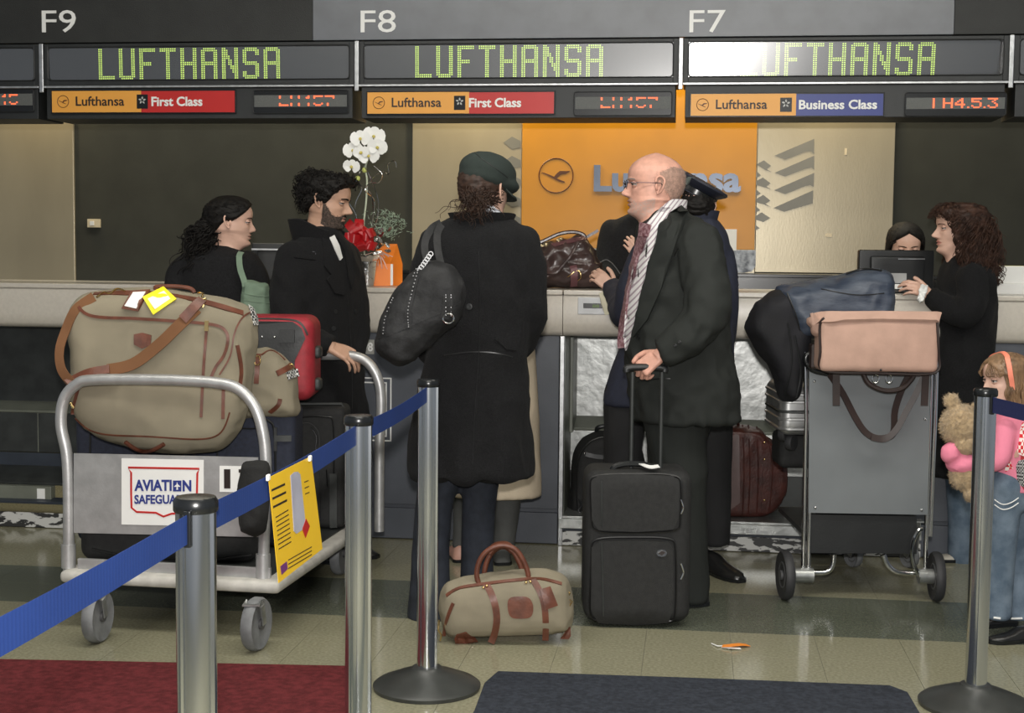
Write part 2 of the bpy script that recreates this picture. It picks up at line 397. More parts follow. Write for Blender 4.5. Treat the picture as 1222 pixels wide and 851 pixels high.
# ------------------------------------------------------------ floor: tiles laid square to the counter
mb = MB(BF); mb.bx(-6, 6, -7.5, 3.2, -0.06, -0.0022); floor = struct('floor', mb, M_joint)
TS = 0.30
def tile_mesh(m):
    q = MB(); g = .0005; a = TS/2-g; z = 0
    q.add([(-a, -a, -.004), (a, -a, -.004), (a, a, -.004), (-a, a, -.004), (-a+.0003, -a+.0003, 0), (a-.0003, -a+.0003, 0), (a-.0003, a-.0003, 0), (-a+.0003, a-.0003, 0)],
          [(4, 5, 6, 7), (0, 1, 5, 4), (1, 2, 6, 5), (2, 3, 7, 6), (3, 0, 4, 7)])
    me = bpy.data.meshes.new('floor_tile'); me.from_pydata(q.v, [], q.f); me.materials.append(m); return me
tl, td = tile_mesh(M_floorl), tile_mesh(M_floord)
vb = -0.80          # the dark band covers the two rows between v = -0.80 and v = -1.40
rest = MB(BF); restd = MB(BF)
for j in range(-22, 11):
    v0 = vb+j*TS
    for i in range(-20, 20):
        u0 = i*TS+.08; c = BF @ Vector((u0+TS/2, v0+TS/2, 0)); dark = j in (-1, -2) or j in (-12, -11)
        vis = -9 <= j <= 2 and abs(c.x) < c.y*.375+.15
        if vis:
            o = bpy.data.objects.new('floor_tile', td if dark else tl); COL.objects.link(o); o.parent = floor
            o.location = c; o.rotation_euler = (0, 0, YAW)
        else:
            (restd if dark else rest).bx(u0+.0012, u0+TS-.0012, v0+.0012, v0+TS-.0012, -.004, 0)
o = obj('outer_floor_tiles', rest, M_floorl, floor, False); o['kind'] = 'stuff'
o = obj('outer_band_tiles', restd, M_floord, floor, False); o['kind'] = 'stuff'
def floor_mat(name, pts, m, label, t=.009):
    q = [F(a, b) for a, b in pts]; q = [(p.x, p.y) for p in q]; mb = MB()
    mb.ext(q, (0, 0, 0.0005), (1, 0, 0), (0, 1, 0), t); tag(obj(name, mb, m, None, False, bevel=.003), label, 'mat')
M_redmat = mat('red_carpet', (0.125, 0.020, 0.023), 0.95, var=.25, scale=40, bump=.8, bscale=350, spec=.2)
M_bluemat = mat('blue_grey_carpet', (0.035, 0.040, 0.052), 0.95, var=.25, scale=60, bump=.8, bscale=350, spec=.2)
floor_mat('floor_mat', [(-330, 783), (412, 797.5), (423, 980), (-450, 980)], M_redmat, 'dark red carpet mat on the floor before the loaded luggage cart')
floor_mat('floor_mat', [(594, 804), (830, 812), (1062, 821), (1083, 829), (1160, 960), (500, 960), (566, 851), (578, 818)], M_bluemat, 'dark blue grey carpet mat on the floor below the canvas holdall')
# ------------------------------------------------------------ back wall
VW = 1.90
mb = MB(BF); mb.bx(-6, 6, VW, VW+.15, 0, 3.7); wall = struct('wall_back', mb, M_carpet)
mb = MB(BF); mb.bx(-6, 6, -8, VW+.15, 3.7, 3.8); struct('ceiling', mb, mat('ceiling_tile', (.6, .6, .57), .9))
def panel(x0, y0, x1, y1, m, v, t, name, label=None):
    mb = MB(); wbox(mb, x0, y0, x1, y1, v, v+t); return obj(name, mb, m, wall, False, .003, label)
panel(-140, 95, 88, 336, M_beige, VW-.022, .02, 'wall_panel', 'beige panel')
panel(492, 95, 622.5, 326, M_beige, VW-.022, .02, 'wall_panel', 'beige panel')
panel(622.5, 95, 903, 326, M_beige, VW-.022, .02, 'wall_panel')
panel(903, 95, 1067, 326, M_beige, VW-.022, .02, 'wall_panel', 'beige panel with chevrons')
VO = VW-.03
po = panel(623, 96, 902.5, 297, M_orange, VO, .008, 'poster', 'orange poster')
mb = MB(); wpoly(mb, [(623, 297.4), (902, 298.6), (901.5, 318), (897, 324), (888, 325.5), (623, 322)], VO+.006, .006)
obj('poster_strip', mb, mat('poster_photo', (.03, .04, .06), .4, scale=24, col2=(.42, .46, .52), detail=8), wall, False)
mb = MB(); text_w(mb, 'F', 716.5, 300.5, 721, 309, VO-.002); obj('poster_letter', mb, M_white, wall, False)
def crane(mb, cx, cy, r, v, lw, mi=0):    # ring with a flying bird, measured about its centre
    c = BF @ Vector((*[W(cx, cy, v)[0]], v, W(cx, cy, v)[1])); R = abs(W(cx+r, cy, v)[0]-W(cx, cy, v)[0]); n = 48
    mb.tube([c+U*R*math.cos(2*PI*i/n)+UP*R*math.sin(2*PI*i/n) for i in range(n)], R*lw, 6, mi, True)
    def pl(pts):
        q = [((a-340)/156*R, -(b-456)/156*R) for a, b in pts]; mb.ext(q, c, U, UP, .002, mi)
    pl([(206, 428), (230, 430), (300, 456), (322, 466), (352, 432), (374, 415), (470, 414), (432, 440), (386, 446), (346, 482), (424, 512), (418, 520), (372, 510), (318, 484), (260, 452)])
mb = MB(); crane(mb, 663.5, 209.5, 20.3, VO-.001, .035); obj('bird_logo', mb, M_brownink, wall, False)
mb = MB(); text_w(mb, 'Lufthansa', 709, 196.5, 884, 229, VO-.001, .035, .008); obj('wall_lettering', mb, M_logogrey, wall, False, label='grey raised lettering')
mb = MB()
for pl in ([(288, 160), (500, 70), (500, 152), (480, 136), (455, 138), (345, 182)], [(288, 252), (500, 160), (500, 234), (485, 224), (460, 228), (345, 272)],
           [(285, 345), (500, 252), (497, 328), (478, 318), (455, 322), (345, 367)], [(282, 440), (495, 345), (493, 415), (340, 461)],
           [(190, 207), (232, 185), (270, 215), (246, 233), (272, 247), (240, 238)], [(190, 240), (216, 266), (190, 280)], [(190, 296), (226, 277), (268, 309), (244, 326), (270, 340), (190, 318)],
           [(190, 340), (214, 362), (188, 378)], [(188, 392), (228, 370), (266, 401), (240, 418), (268, 434), (188, 408)], [(188, 430), (212, 452), (186, 466)],
           [(186, 484), (220, 463), (266, 494), (228, 515), (186, 502)], [(185, 530), (210, 548), (184, 560)]):
    q = px_poly(pl, 860, 150, 4.48); wpoly(mb, q, VW-.0225, .002)
obj('wall_chevrons', mb, M_chev, wall, False)
mb = MB()
for k in range(5):
    y = 168+k*23; wpoly(mb, [(621, y), (611, y-5), (601, y+2), (611, y+10), (621, y+8)], VW-.0225, .002)
obj('wall_chevrons', mb, M_chev, wall, False)
def small(name, x0, y0, x1, y1, m, label, cat, v=VW-.03, t=.012, bevel=.002):
    mb = MB(); wbox(mb, x0, y0, x1, y1, v, v+t); return tag(obj(name, mb, m, None, False, bevel), label, cat)
M_ivory = mat('ivory_plastic', (.68, .58, .40), .4, var=.03)
o = thing('wall_switch', 'small ivory switch plate on dark wall left', 'switch', BF @ Vector((W(111, 266, VW)[0], VW, W(111, 271, VW)[1])))
mb = MB(); wbox(mb, 104, 261.5, 119, 271.5, VW-.02, VW-.001); obj('switch_plate', mb, M_ivory, o, False, .002)
mb = MB(); wbox(mb, 107, 264, 112, 269, VW-.024, VW-.019); obj('switch_rocker', mb, M_white, o, False, .001)
small('wall_label', 985, 279, 993, 283, M_ivory, 'small pale label low on beige chevron panel', 'label', VW-.024, .002)
small('wall_label', 1008, 177, 1011, 185, M_ivory, 'small upright pale label high on beige chevron panel', 'label', VW-.024, .002)
small('paper_notice', 848, 273.5, 879, 299, M_white, 'white paper notice on orange wall behind capped man', 'notice', VO-.004, .002, 0)
mb = MB(BF); u0 = W(452, 330, 1.45)[0]; mb.bx(u0, 3.2, 1.45, VW-.03, 0, 1.245); mb.bx(u0-.01, 3.2, 1.43, VW-.03, 1.245, 1.262)
tag(obj('back_shelf', mb, M_black, None, False, .002), 'black shelf unit running along the back wall', 'shelf')
# wall washers hidden behind the sign fascia
for px, pw in ((30, 5), (555, 9), (760, 3.5), (975, 5)):
    u = W(px, 140, 1.7)[0]; p = BF @ Vector((u, 1.72, 2.62)); area('wall_washer', p, (rad(18), 0, YAW), .12, .08, pw, (1, .80, .45))
# ------------------------------------------------------------ sign fascia with its displays
VF = .30
header = thing('header_board', 'dark header band carrying white counter numbers F9 F8 F7', 'sign', BF @ Vector((0, VF, 2.5)))
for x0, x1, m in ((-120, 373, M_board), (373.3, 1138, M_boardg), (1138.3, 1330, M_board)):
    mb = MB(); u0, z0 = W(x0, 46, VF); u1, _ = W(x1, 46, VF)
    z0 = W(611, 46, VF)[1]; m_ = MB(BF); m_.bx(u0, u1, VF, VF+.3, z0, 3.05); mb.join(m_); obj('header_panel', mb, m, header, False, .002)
for s, x0, x1 in (('F9', 50, 91), ('F8', 430.5, 472.5), ('F7', 823, 865.5)):
    mb = MB(); text_w(mb, s, x0, 12.5, x1, 39, VF, 0.0, .003); obj('counter_number', mb, M_white, header, False)
def glyph(ch):
    g = [[0]*8 for _ in range(16)]
    def hl(y, a=0, b=8):
        for r in (y, y+1):
            for c in range(a, b): g[r][c] = 1
    def vl(x, a=0, b=16):
        for r in range(a, b): g[r][x] = g[r][x+1] = 1
    if ch == 'L': vl(0); hl(14)
    if ch == 'U': vl(0, 0, 15); vl(6, 0, 15); hl(14, 1, 7)
    if ch == 'F': vl(0); hl(0); hl(7, 0, 6)
    if ch == 'T': hl(0); vl(3)
    if ch == 'H': vl(0); vl(6); hl(7)
    if ch == 'A': vl(0, 1); vl(6, 1); hl(0, 1, 7); hl(7)
    if ch == 'N':
        vl(0); vl(6)
        for r in range(1, 14): g[r][min(6, 1+int((r-1)*.42))] = 1; g[r][min(6, 2+int((r-1)*.42))] = 1
    if ch == 'S':
        hl(0, 1, 7); hl(7, 1, 7); hl(14, 1, 7); vl(0, 1, 8); vl(6, 8, 15); vl(6, 1, 4); vl(0, 12, 15)
    return g
F57 = {'L': ['10000']*6+['11111'], 'H': ['10001']*3+['11111']+['10001']*3, '4': ['00010', '00110', '01010', '10010', '11111', '00010', '00010'],
       '5': ['11111', '10000', '11110', '00001', '00001', '10001', '01110'], '7': ['11111', '00001', '00010', '00100', '01000', '01000', '01000'],
       '3': ['11111', '00010', '00100', '00010', '00001', '10001', '01110'], '1': ['1']*7, '.': ['0']*6+['1'], ' ': ['00']*7, '9': ['01110', '10001', '10001', '01111', '00001', '00010', '01100']}
def glassmat():
    m = bpy.data.materials.new('display_glass'); m.use_nodes = True; nt = m.node_tree; nt.nodes.remove(nt.nodes['Principled BSDF'])
    t = nt.nodes.new('ShaderNodeBsdfTransparent'); g = nt.nodes.new('ShaderNodeBsdfGlossy'); g.inputs['Roughness'].default_value = GLR; g.inputs['Color'].default_value = (1, 1, 1, 1)
    mx = nt.nodes.new('ShaderNodeMixShader'); mx.inputs[0].default_value = GLF
    nt.links.new(t.outputs[0], mx.inputs[1]); nt.links.new(g.outputs[0], mx.inputs[2]); nt.links.new(mx.outputs[0], nt.nodes['Material Output'].inputs[0]); return m
GLR, GLF = 0.21, 0.22
M_glass = glassmat()
def rrect(u0, u1, z0, z1, r, n=5):
    out = []
    for cx, cz, a0 in ((u1-r, z1-r, 0), (u0+r, z1-r, 90), (u0+r, z0+r, 180), (u1-r, z0+r, 270)):
        for k in range(n+1):
            a = rad(a0+90*k/n); out.append((cx+r*math.cos(a), cz+r*math.sin(a)))
    return out
def star(mb, c, r, mi=0):
    for k in range(5):
        a = PI/2+2*PI*k/5; d = Vector((math.cos(a), math.sin(a))); s_ = Vector((-d.y, d.x))
        q = [d*r, d*.62*r+s_*.2*r, d*.30*r+s_*.10*r, d*.30*r-s_*.16*r, d*.66*r-s_*.24*r]; mb.ext([(p.x, p.y) for p in q], c, U, UP, .001, mi)
TIL = math.tan(rad(8.4))
posts = [(-348, 72), (49, 74), (425.5, 75), (812.5, 77), (1207, 80), (1610, 80)]
BAYS = [dict(n='left', p0=-330, p1=49), dict(n='F9', p0=49, p1=425.5), dict(n='F8', p0=425.5, p1=812.5), dict(n='F7', p0=812.5, p1=1207), dict(n='right', p0=1207, p1=1500)]
desc = {'left': 'display housing cut off at the left frame edge', 'F9': 'dark display housing under counter number F9', 'F8': 'dark display housing under counter number F8',
        'F7': 'dark display housing under counter number F7 with bright glare', 'right': 'display housing cut off at the right frame edge'}
LX = {'F9': (116.5, 334, 51.8, 92), 'F8': (495, 719.5, 51.8, 92.5), 'F7': (884, 1117, 52.2, 93.5)}
RED = {'F9': (303.5, 414, 113.5, 127.5, 'LH457'), 'F8': (686.5, 800, 115.5, 130, 'LH457'), 'F7': (1081.5, 1199, 116.5, 130, '1 H4.5.3'), 'left': (-60, 39, 112, 126, 'LH45')}
SG = {'F9': (62, 108.5, 280, 134, 168.5, 'First Class', M_red), 'F8': (438.5, 110, 661, 135.5, 559.8, 'First Class', M_red), 'F7': (824.5, 112, 1054, 138, 950, 'Business Class', M_blue)}
def wz(y): return W(611, y-0, VF)[1]
zt, zs, zl = W(611, 47.5, VF)[1], W(611, 99.5, VF)[1], W(611, 140.5, VF)[1]
for by in BAYS:
    u0 = W(by['p0'], 76, VF)[0]+.011; u1 = W(by['p1'], 76, VF)[0]-.011; um = (u0+u1)/2
    h = thing('display_housing', desc[by['n']], 'display', BF @ Vector((um, VF, zl)))
    mb = MB(BF); mb.bx(u0, u1, VF+.075, VF+.32, zs, zt)                     # upper case, frame bars around the screen
    su0, su1, sz0, sz1 = u0+.025, u1-.025, zs+.026, zt-.018
    mb.bx(u0, su0, VF, VF+.075, zs, zt); mb.bx(su1, u1, VF, VF+.075, zs, zt); mb.bx(su0, su1, VF, VF+.075, zs, sz0); mb.bx(su0, su1, VF, VF+.075, sz1, zt)
    mb.bx(u0+.012, u1-.012, VF+.01, VF+.30, zl, zs-.012)                      # lower case
    obj('case', mb, M_fascia, h, False, .002)
    mb = MB(); q = rrect(su0, su1, sz0, sz1, .018); mb.tube([BF @ Vector((a, VF-.001, b)) for a, b in q], .0035, 6, 0, True); obj('screen_rim', mb, M_blackpl, h)
    hh = sz1-sz0
    TL_, TY_ = (TIL, .017) if by['n'] == 'F7' else (.035, 0)
    def SC(u, z, off=0): return BF @ Vector((u, VF+.004+(sz1-z)*TL_+(u-su0)*TY_-off, z))   # the screen leans over the customers
    mb = MB(); mb.add([SC(su0, sz0), SC(su1, sz0), SC(su1, sz1), SC(su0, sz1), SC(su0, sz0, -.008), SC(su1, sz0, -.008), SC(su1, sz1, -.008), SC(su0, sz1, -.008)], [(0, 1, 2, 3), (5, 4, 7, 6), (0, 4, 5, 1), (1, 5, 6, 2), (2, 6, 7, 3), (3, 7, 4, 0)])
    obj('screen', mb, M_blackpl, h, False)
    mb = MB(); mb.add([SC(su0, sz0, .003), SC(su1, sz0, .003), SC(su1, sz1, .003), SC(su0, sz1, .003)], [(0, 1, 2, 3)]); obj('screen_glass', mb, M_glass, h, False)
    mb = MB(BF); mb.bx(u0, u1, VF-.008, VF, zs-.012, zs-.001); obj('trim_bar', mb, M_alu, h, False, .002)
    if by['n'] in LX:
        x0, x1, y0, y1 = LX[by['n']]; a, zt_ = W(x0, y0, VF); b, zb_ = W(x1, y1, VF); zt_ = sz1-.006; zb_ = sz0+.004
        pu = (b-a)/88.0; pz = (zt_-zb_)/16.0
        for k, ch in enumerate('LUFTHANSA'):
            g = glyph(ch); mb = MB()
            for r in range(16):
                for c in range(8):
                    if g[r][c]:
                        uu = a+(k*10+c)*pu; zz = zt_-r*pz; e = .17
                        mb.add([SC(uu+pu*e, zz-pz*(1-e), .0012), SC(uu+pu*(1-e), zz-pz*(1-e), .0012), SC(uu+pu*(1-e), zz-pz*e, .0012), SC(uu+pu*e, zz-pz*e, .0012)], [(0, 1, 2, 3)])
            obj('led_letter', mb, M_led, h, False)
    if by['n'] in RED:
        x0, x1, y0, y1, tx = RED[by['n']]; a, z1 = W(x0, (y0+y1)/2, VF)[0], W((x0+x1)/2, y0, VF)[1]; b, z0 = W(x1, y1, VF)[0], W((x0+x1)/2, y1, VF)[1]
        mb = MB(BF); mb.bx(a-.005, b+.005, VF+.001, VF+.012, z0-.03, z1+.022); obj('flight_window', mb, M_black, h, False)
        mb = MB(BF); mb.bx(a, b, VF-.001, VF+.008, z0, z1); obj('flight_screen', mb, M_ledgrid, h, False)
        mb = MB(); q = rrect(a-.006, b+.006, z0-.031, z1+.023, .012); mb.tube([BF @ Vector((s_, VF-.001, t_)) for s_, t_ in q], .002, 6, 0, True); obj('window_rim', mb, M_blackpl, h)
        p = (b-a)/46.0; uu = a+(b-a)*(.27 if by['n'] != 'left' else .35); pz = (z1-z0)*.88/7; mb = MB(BF)
        for ch in tx:
            g = F57[ch]
            for r in range(7):
                if by['n'] != 'F7' and r in (2, 3, 4): continue
                for c, q in enumerate(g[r]):
                    if q == '1': mb.bx(uu+c*p*.95, uu+c*p*.95+p*.8, VF-.0025, VF-.001, z1-.003-(r+.85)*pz, z1-.003-r*pz)
            uu += (len(g[0])+1)*p*.95
        obj('flight_digits', mb, M_ledr, h, False)['kind'] = 'stuff'
    if by['n'] in SG:
        x0, y0, x1, y1, xs, tx, m2 = SG[by['n']]; c_ = 'Class sign'
        lab = {'F9': 'orange and red first class sign under F9 display', 'F8': 'orange and red first class sign under F8 display', 'F7': 'orange and dark blue business class sign'}[by['n']]
        sg = thing('class_sign', lab, 'sign', BF @ Vector((W((x0+x1)/2, y1, VF)[0], VF, W((x0+x1)/2, y1, VF)[1])))
        mb = MB(); wbox(mb, x0-1.5, y0-1.5, x1+1.5, y1+1.5, VF-.004, VF+.008); obj('sign_frame', mb, M_black, sg, False, .001)
        mb = MB(); wbox(mb, x0, y0, xs, y1, VF-.007, VF-.003); obj('orange_field', mb, M_ora2, sg, False)
        mb = MB(); wbox(mb, xs, y0, x1, y1, VF-.007, VF-.003); obj('class_field', mb, m2, sg, False)
        k = (x1-x0)/222; xb = x0
        cy = (y0+y1)/2
        mb = MB(); crane(mb, xb+13.5*k, cy, 6.8*k, VF-.0075, .06); obj('bird_logo', mb, M_brownink, sg, False)
        mb = MB(); text_w(mb, 'Lufthansa', xb+29*k, cy-6.2, xb+88*k, cy+5.2, VF-.0075, .012); obj('airline_name', mb, M_ink, sg, False)
        mb = MB(); wbox(mb, xb+103*k, cy-8.5, xb+116.5*k, cy+8.5, VF-.008, VF-.006); obj('star_badge', mb, M_black, sg, False)
        cc = BF @ Vector((W(xb+109.7*k, cy-1.5, VF-.009)[0], VF-.0085, W(xb+109.7*k, cy-1.5, VF-.009)[1])); mb = MB(); star(mb, cc, .020); obj('star_mark', mb, mat('silver_ink', (.5, .5, .48), .5), sg, False)
        if tx == 'First Class': a_, b_ = xb+121*k, xb+183*k
        else: a_, b_ = 953.5, 1046.5
        mb = MB(); text_w(mb, tx, a_, cy-5.8, b_, cy+5.6, VF-.0075, .028); obj('class_name', mb, M_white, sg, False)
for x, y in posts[1:5]:
    u = W(x, y, VF-.02)[0]; mb = MB(BF); mb.bx(u-.0105, u+.0105, VF-.022, VF-.009, zs-.035, zt); 
    lab = {49: 'silver post between leftmost display and F9 display', 425.5: 'silver post between F9 and F8 displays', 812.5: 'silver post between F8 and F7 displays', 1207: 'silver post right of F7 display'}[x]
    tag(obj('display_post', mb, M_alu, None, False, .003), lab, 'post')
# ------------------------------------------------------------ check in counters
def counter(x0, x1, lab):
    u0, u1 = W(x0, 370, 0)[0], W(x1, 370, 0)[0]; t = thing('check_in_counter', lab, 'counter', BF @ Vector(((u0+u1)/2, .3, 0)))
    mb = MB(BF); mb.bx(u0, u1, -.012, .62, 1.176, 1.2); obj('countertop', mb, M_counter, t, False, .005)
    prof = [(.0, 1.175), (-.006, 1.15), (-.006, 1.05), (-.002, 1.01), (.012, .992), (.035, .985), (.06, .985), (.06, 1.175)]
    mb = MB(BF); mb.rings([[Vector((u, a, b)) for a, b in prof] for u in (u0, u1)]); obj('front_band', mb, M_counter, t, True)
    return t
ca = counter(-90, 671.4, 'long pale stone counter left of the joint under the brown handbag')
cb = counter(672.2, 1330, 'pale stone counter right of the joint, under the monitor')
def cpanel(par, x0, x1, m, name='front_panel'):
    mb = MB(BF); a, b = W(x0, 500, .03)[0], W(x1, 500, .03)[0]; mb.bx(a, b, .03, .09, .17, .985); mb.bx(a, b, .045, .09, .15, .17); mb.bx(a, b, .03, .09, 0.005, .15); return obj(name, mb, m, par, False, .002)
cpanel(ca, 412, 666.5, M_lam); cpanel(cb, 1090, 1330, M_lam)
mb = MB(BF); a, b = W(413, 500, .1)[0], W(666, 500, .1)[0]; mb.bx(a, a+.02, .09, .6, 0, 1.17); obj('side_panel', mb, M_dark, ca, False); mb = MB(BF); mb.bx(b-.02, b, .09, .6, 0, 1.17); obj('side_panel', mb, M_dark, ca, False)
for x, par in ((670.2, ca),):
    mb = MB(BF); a = W(x, 500, .02)[0]; mb.bx(a-.011, a+.011, .012, .06, 0, .985); obj('metal_edge', mb, M_alu, par, False, .003)
mb = MB(); wbox(mb, 428.5, 405.5, 446.5, 422.5, .024, .03); pl_ = obj('number_plate', mb, mat('plate_grey', (.35, .35, .32), .5), ca, False)
mb = MB(); text_w(mb, '98', 433, 408.5, 445, 419.5, .023, .03); obj('plate_number', mb, M_white, pl_, False)
mb = MB()
for k, (ex, m_) in enumerate(((0, 0), (5.5, 0))):
    a, zt2 = W(424+ex, 450+ex, .028); b, zb2 = W(467-ex, 527-ex, .028)
    for q in ((a, b, zt2-.006, zt2), (a, b, zb2, zb2+.006), (a, a+.006, zb2, zt2), (b-.006, b, zb2, zt2)): m2 = MB(BF); m2.bx(q[0], q[1], .026, .031, q[2], q[3]); mb.join(m2)
obj('white_outline', mb, M_white, ca, False)
mb = MB(); wbox(mb, 689.5, 355, 731, 375.5, -.012, .0); u_ = obj('weight_display', mb, mat('light_grey_plastic', (.55, .56, .58), .4), None, False, .003); tag(u_, 'small light grey weight display set in counter front', 'display')
mb = MB(); wbox(mb, 696, 362, 722, 368, -.0135, -.011); obj('readout', mb, M_black, u_, False)
mb = MB(); text_w(mb, '88', 707, 363.5, 715, 367, -.014, 0, .0008); obj('readout_digits', mb, mat('lcd_green', (.12, .2, .04), .5, emit=.15), u_, False)
def scale(x0, x1, prof, lab, mats):
    """baggage bay: stepped metalwork, each step a part"""
    u0, u1 = W(x0, 560, .3)[0], W(x1, 560, .3)[0]; t = thing('baggage_bay', lab, 'conveyor', BF @ Vector(((u0+u1)/2, .3, 0)))
    for nm, (a, b), m in prof:
        mb = MB(BF); (v0, z0), (v1, z1) = a, b
        d = Vector((v1-v0, z1-z0)).normalized(); n = Vector((d.y, -d.x))*-.012
        q = [(v0, z0), (v1, z1), (v1-n.x, z1-n.y), (v0-n.x, z0-n.y)]
        mb.rings([[Vector((u, p[0], p[1])) for p in q] for u in (u0, u1)]); obj(nm, mb, m, t, False, .002)
    return t, u0, u1
M_bluel = mat('blue_black_ledge', (.03, .037, .05), .4)
t, u0, u1 = scale(674, 1090, [('back_plate', ((.55, .99), (.55, .55)), M_scratch), ('upper_ledge', ((.56, .55), (.40, .50)), M_green), ('riser_plate', ((.40, .50), (.40, .30)), M_steel), ('lower_riser', ((.405, .30), (.405, .13)), M_dark),
      ('bag_platform', ((.41, .13), (.015, .13)), M_steel), ('front_lip', ((.015, .13), (.015, .085)), M_steel), ('dark_gap', ((.07, .085), (.07, .06)), M_bluel), ('kick_plate', ((.03, .07), (.03, .003)), M_kick)],
      'open steel baggage bay holding the black bag and brown case', None)
mb = MB(BF); mb.bx(u0-.012, u0+.02, .06, .6, 0, .985); mb.bx(u0+.02, u0+.035, .30, .60, .5, .985); obj('side_wall', mb, M_green, t, False, .002)
t, u0, u1 = scale(-90, 413, [('back_plate', ((.5, .99), (.5, .56)), M_dark), ('upper_ledge', ((.51, .56), (.30, .53)), M_green), ('riser_plate', ((.30, .53), (.30, .33)), M_dark), ('lower_riser', ((.302, .325), (.302, .25)), M_bluel),
      ('sloped_belt', ((.30, .25), (.06, .20)), M_dark), ('bag_platform', ((.06, .13), (-.02, .12)), M_bluel), ('kick_plate', ((.0, .075), (.0, .003)), M_kick)],
      'dark empty baggage bay behind the loaded luggage cart', None)
mb = MB(BF); a = W(62, 596, .03)[0]; mb.bx(u0, a, .02, .07, .135, .20); obj('belt_edge', mb, M_green, t, False, .003)
mb = MB(BF); mb.bx(a-.07, a-.03, .015, .02, .14, .19); obj('edge_sticker', mb, M_white, t, False)
mb = MB(BF)
for x in (46,): q = W(x, 530, .29)[0]; mb.bx(q-.002, q+.002, .286, .292, .33, .53)
obj('riser_seam', mb, M_green, t, False)
# ------------------------------------------------------------ luggage materials
M_canvas = weave('canvas', (0.235, 0.205, 0.145), (0.30, 0.265, 0.20), 900, .95, .25)
M_tan = mat('brown_leather', (0.125, 0.040, 0.022), 0.42, var=.25, scale=25, bump=.15)
M_strap = weave('brown_webbing', (0.17, 0.080, 0.038), (0.22, 0.105, 0.05), 1200, .9, .3)
M_gold = mat('brass', (0.75, 0.55, 0.25), 0.25, 1.0)
M_nylon = mat('black_nylon', (0.014, 0.014, 0.014), 0.75, var=.2, scale=60, bump=.5, bscale=600)
M_navyn = mat('navy_nylon', (0.018, 0.022, 0.040), 0.75, var=.2, scale=60, bump=.5, bscale=600)
M_piping = mat('black_piping', (0.010, 0.010, 0.010), 0.4)
M_redn = mat('red_nylon', (0.30, 0.02, 0.03), 0.6, var=.15, scale=30, bump=.2)
M_tyre = mat('grey_tyre', (0.16, 0.165, 0.17), 0.6, var=.2, scale=20)
M_tyreb = mat('black_tyre', (0.03, 0.03, 0.032), 0.6)
M_belt = weave('blue_belt', (0.010, 0.032, 0.150), (0.016, 0.046, 0.20), 1500, .8, .2)
M_beltn = weave('navy_belt', (0.012, 0.016, 0.06), (0.02, 0.026, 0.09), 1500, .8, .2)
M_paper = mat('paper', (0.8, 0.8, 0.78), 0.6, var=.02)
M_yellow = mat('yellow_card', (0.80, 0.50, 0.02), 0.45, var=.03)
M_cartal = mat('cart_aluminium', (0.50, 0.50, 0.50), 0.42, 0.65, var=.1, scale=18, bump=.1)
M_cartrim = mat('cart_rim', (0.50, 0.48, 0.44), 0.6, var=.12, scale=20)
# ------------------------------------------------------------ stanchions with belts
def stanchion(p, lab):
    t = thing('stanchion', lab, 'stanchion', (p.x, p.y, 0), group=None)
    n = 64; prof = []
    for j in range(n):
        a = 2*PI*j/n; k = min(abs(((a+PI/4*0) % (PI/2))-PI/4), 1) ; r = .0325-(.006 if k < .13 else 0); prof.append((r*math.cos(a+.3), r*math.sin(a+.3)))
    mb = MB(); mb.rings([[Vector((p.x+a, p.y+b, z)) for a, b in prof] for z in (.03, .962)]); obj('post', mb, POLE, t, True, auto=25)
    mb = MB(); mb.lathe([(.034, .955), (.036, .958), (.036, .972), (.032, .979), (.012, .981)], 32, (p.x, p.y, 0)); obj('cap', mb, M_black, t)
    mb = MB(); mb.lathe([(.168, .0006), (.170, .012), (.160, .02), (.10, .045), (.05, .062), (.045, .07), (.0335, .072)], 48, (p.x, p.y, 0)); obj('base', mb, M_basem, t)
    return t
POLE = mat('polished_post', (0.66, 0.68, 0.70), 0.16, 1.0, var=.06, scale=6, stretch=(4, 4, .5))
M_basem = mat('base_rubber', (0.035, 0.037, 0.035), 0.38, var=.2, scale=12)
SP = [F(233.5, 592, .98), F(428, 495, .98), F(511.3, 452, .98), F(1176.5, 463, .98)]
SL = ['metal barrier post nearest the camera, in front of the luggage cart', 'metal barrier post between the yellow sign and the black coat woman', 'metal barrier post standing left of the canvas holdall', 'metal barrier post hiding half of the small girl']
ST = [stanchion(p, l) for p, l in zip(SP, SL)]
def belt(a, b, m, par, za=.933, zb=.933, wd=.047, off=.033, end=None):
    d = (b-a); d.z = 0; d.normalize(); n = Vector((d.y, -d.x, 0)); p0 = Vector((a.x, a.y, za))+d*off; p1 = Vector((b.x, b.y, zb))-d*(off if end is None else 0)
    k = 10; mb = MB(); mb.ribbon([p0.lerp(p1, i/k)-UP*.008*math.sin(PI*i/k) for i in range(k+1)], wd, .0015, n); obj('belt', mb, m, par, False)
    mb = MB(); mb.box(p0+d*.003, (.012, .012, wd+.012), 0, Matrix.Rotation(math.atan2(d.y, d.x), 3, 'Z')); obj('belt_clip', mb, M_black, par, False, .002)
    return p0, d, n
pe = P(-30, 770, 1.45); belt(SP[0], Vector((-.655, 1.16, 0)), M_belt, ST[0], end=1)
p0, bd, bn = belt(SP[0], SP[1], M_belt, ST[1]); belt(SP[1], SP[2], M_belt, ST[2])
pe = P(1260, 540, 3.3); belt(SP[3], Vector((1.60, 3.55, 0)), M_beltn, ST[3], end=1)
def onpl(px, py, O, N):
    d = ray(px, py); return CAM+d*((O-CAM).dot(N)/d.dot(N))
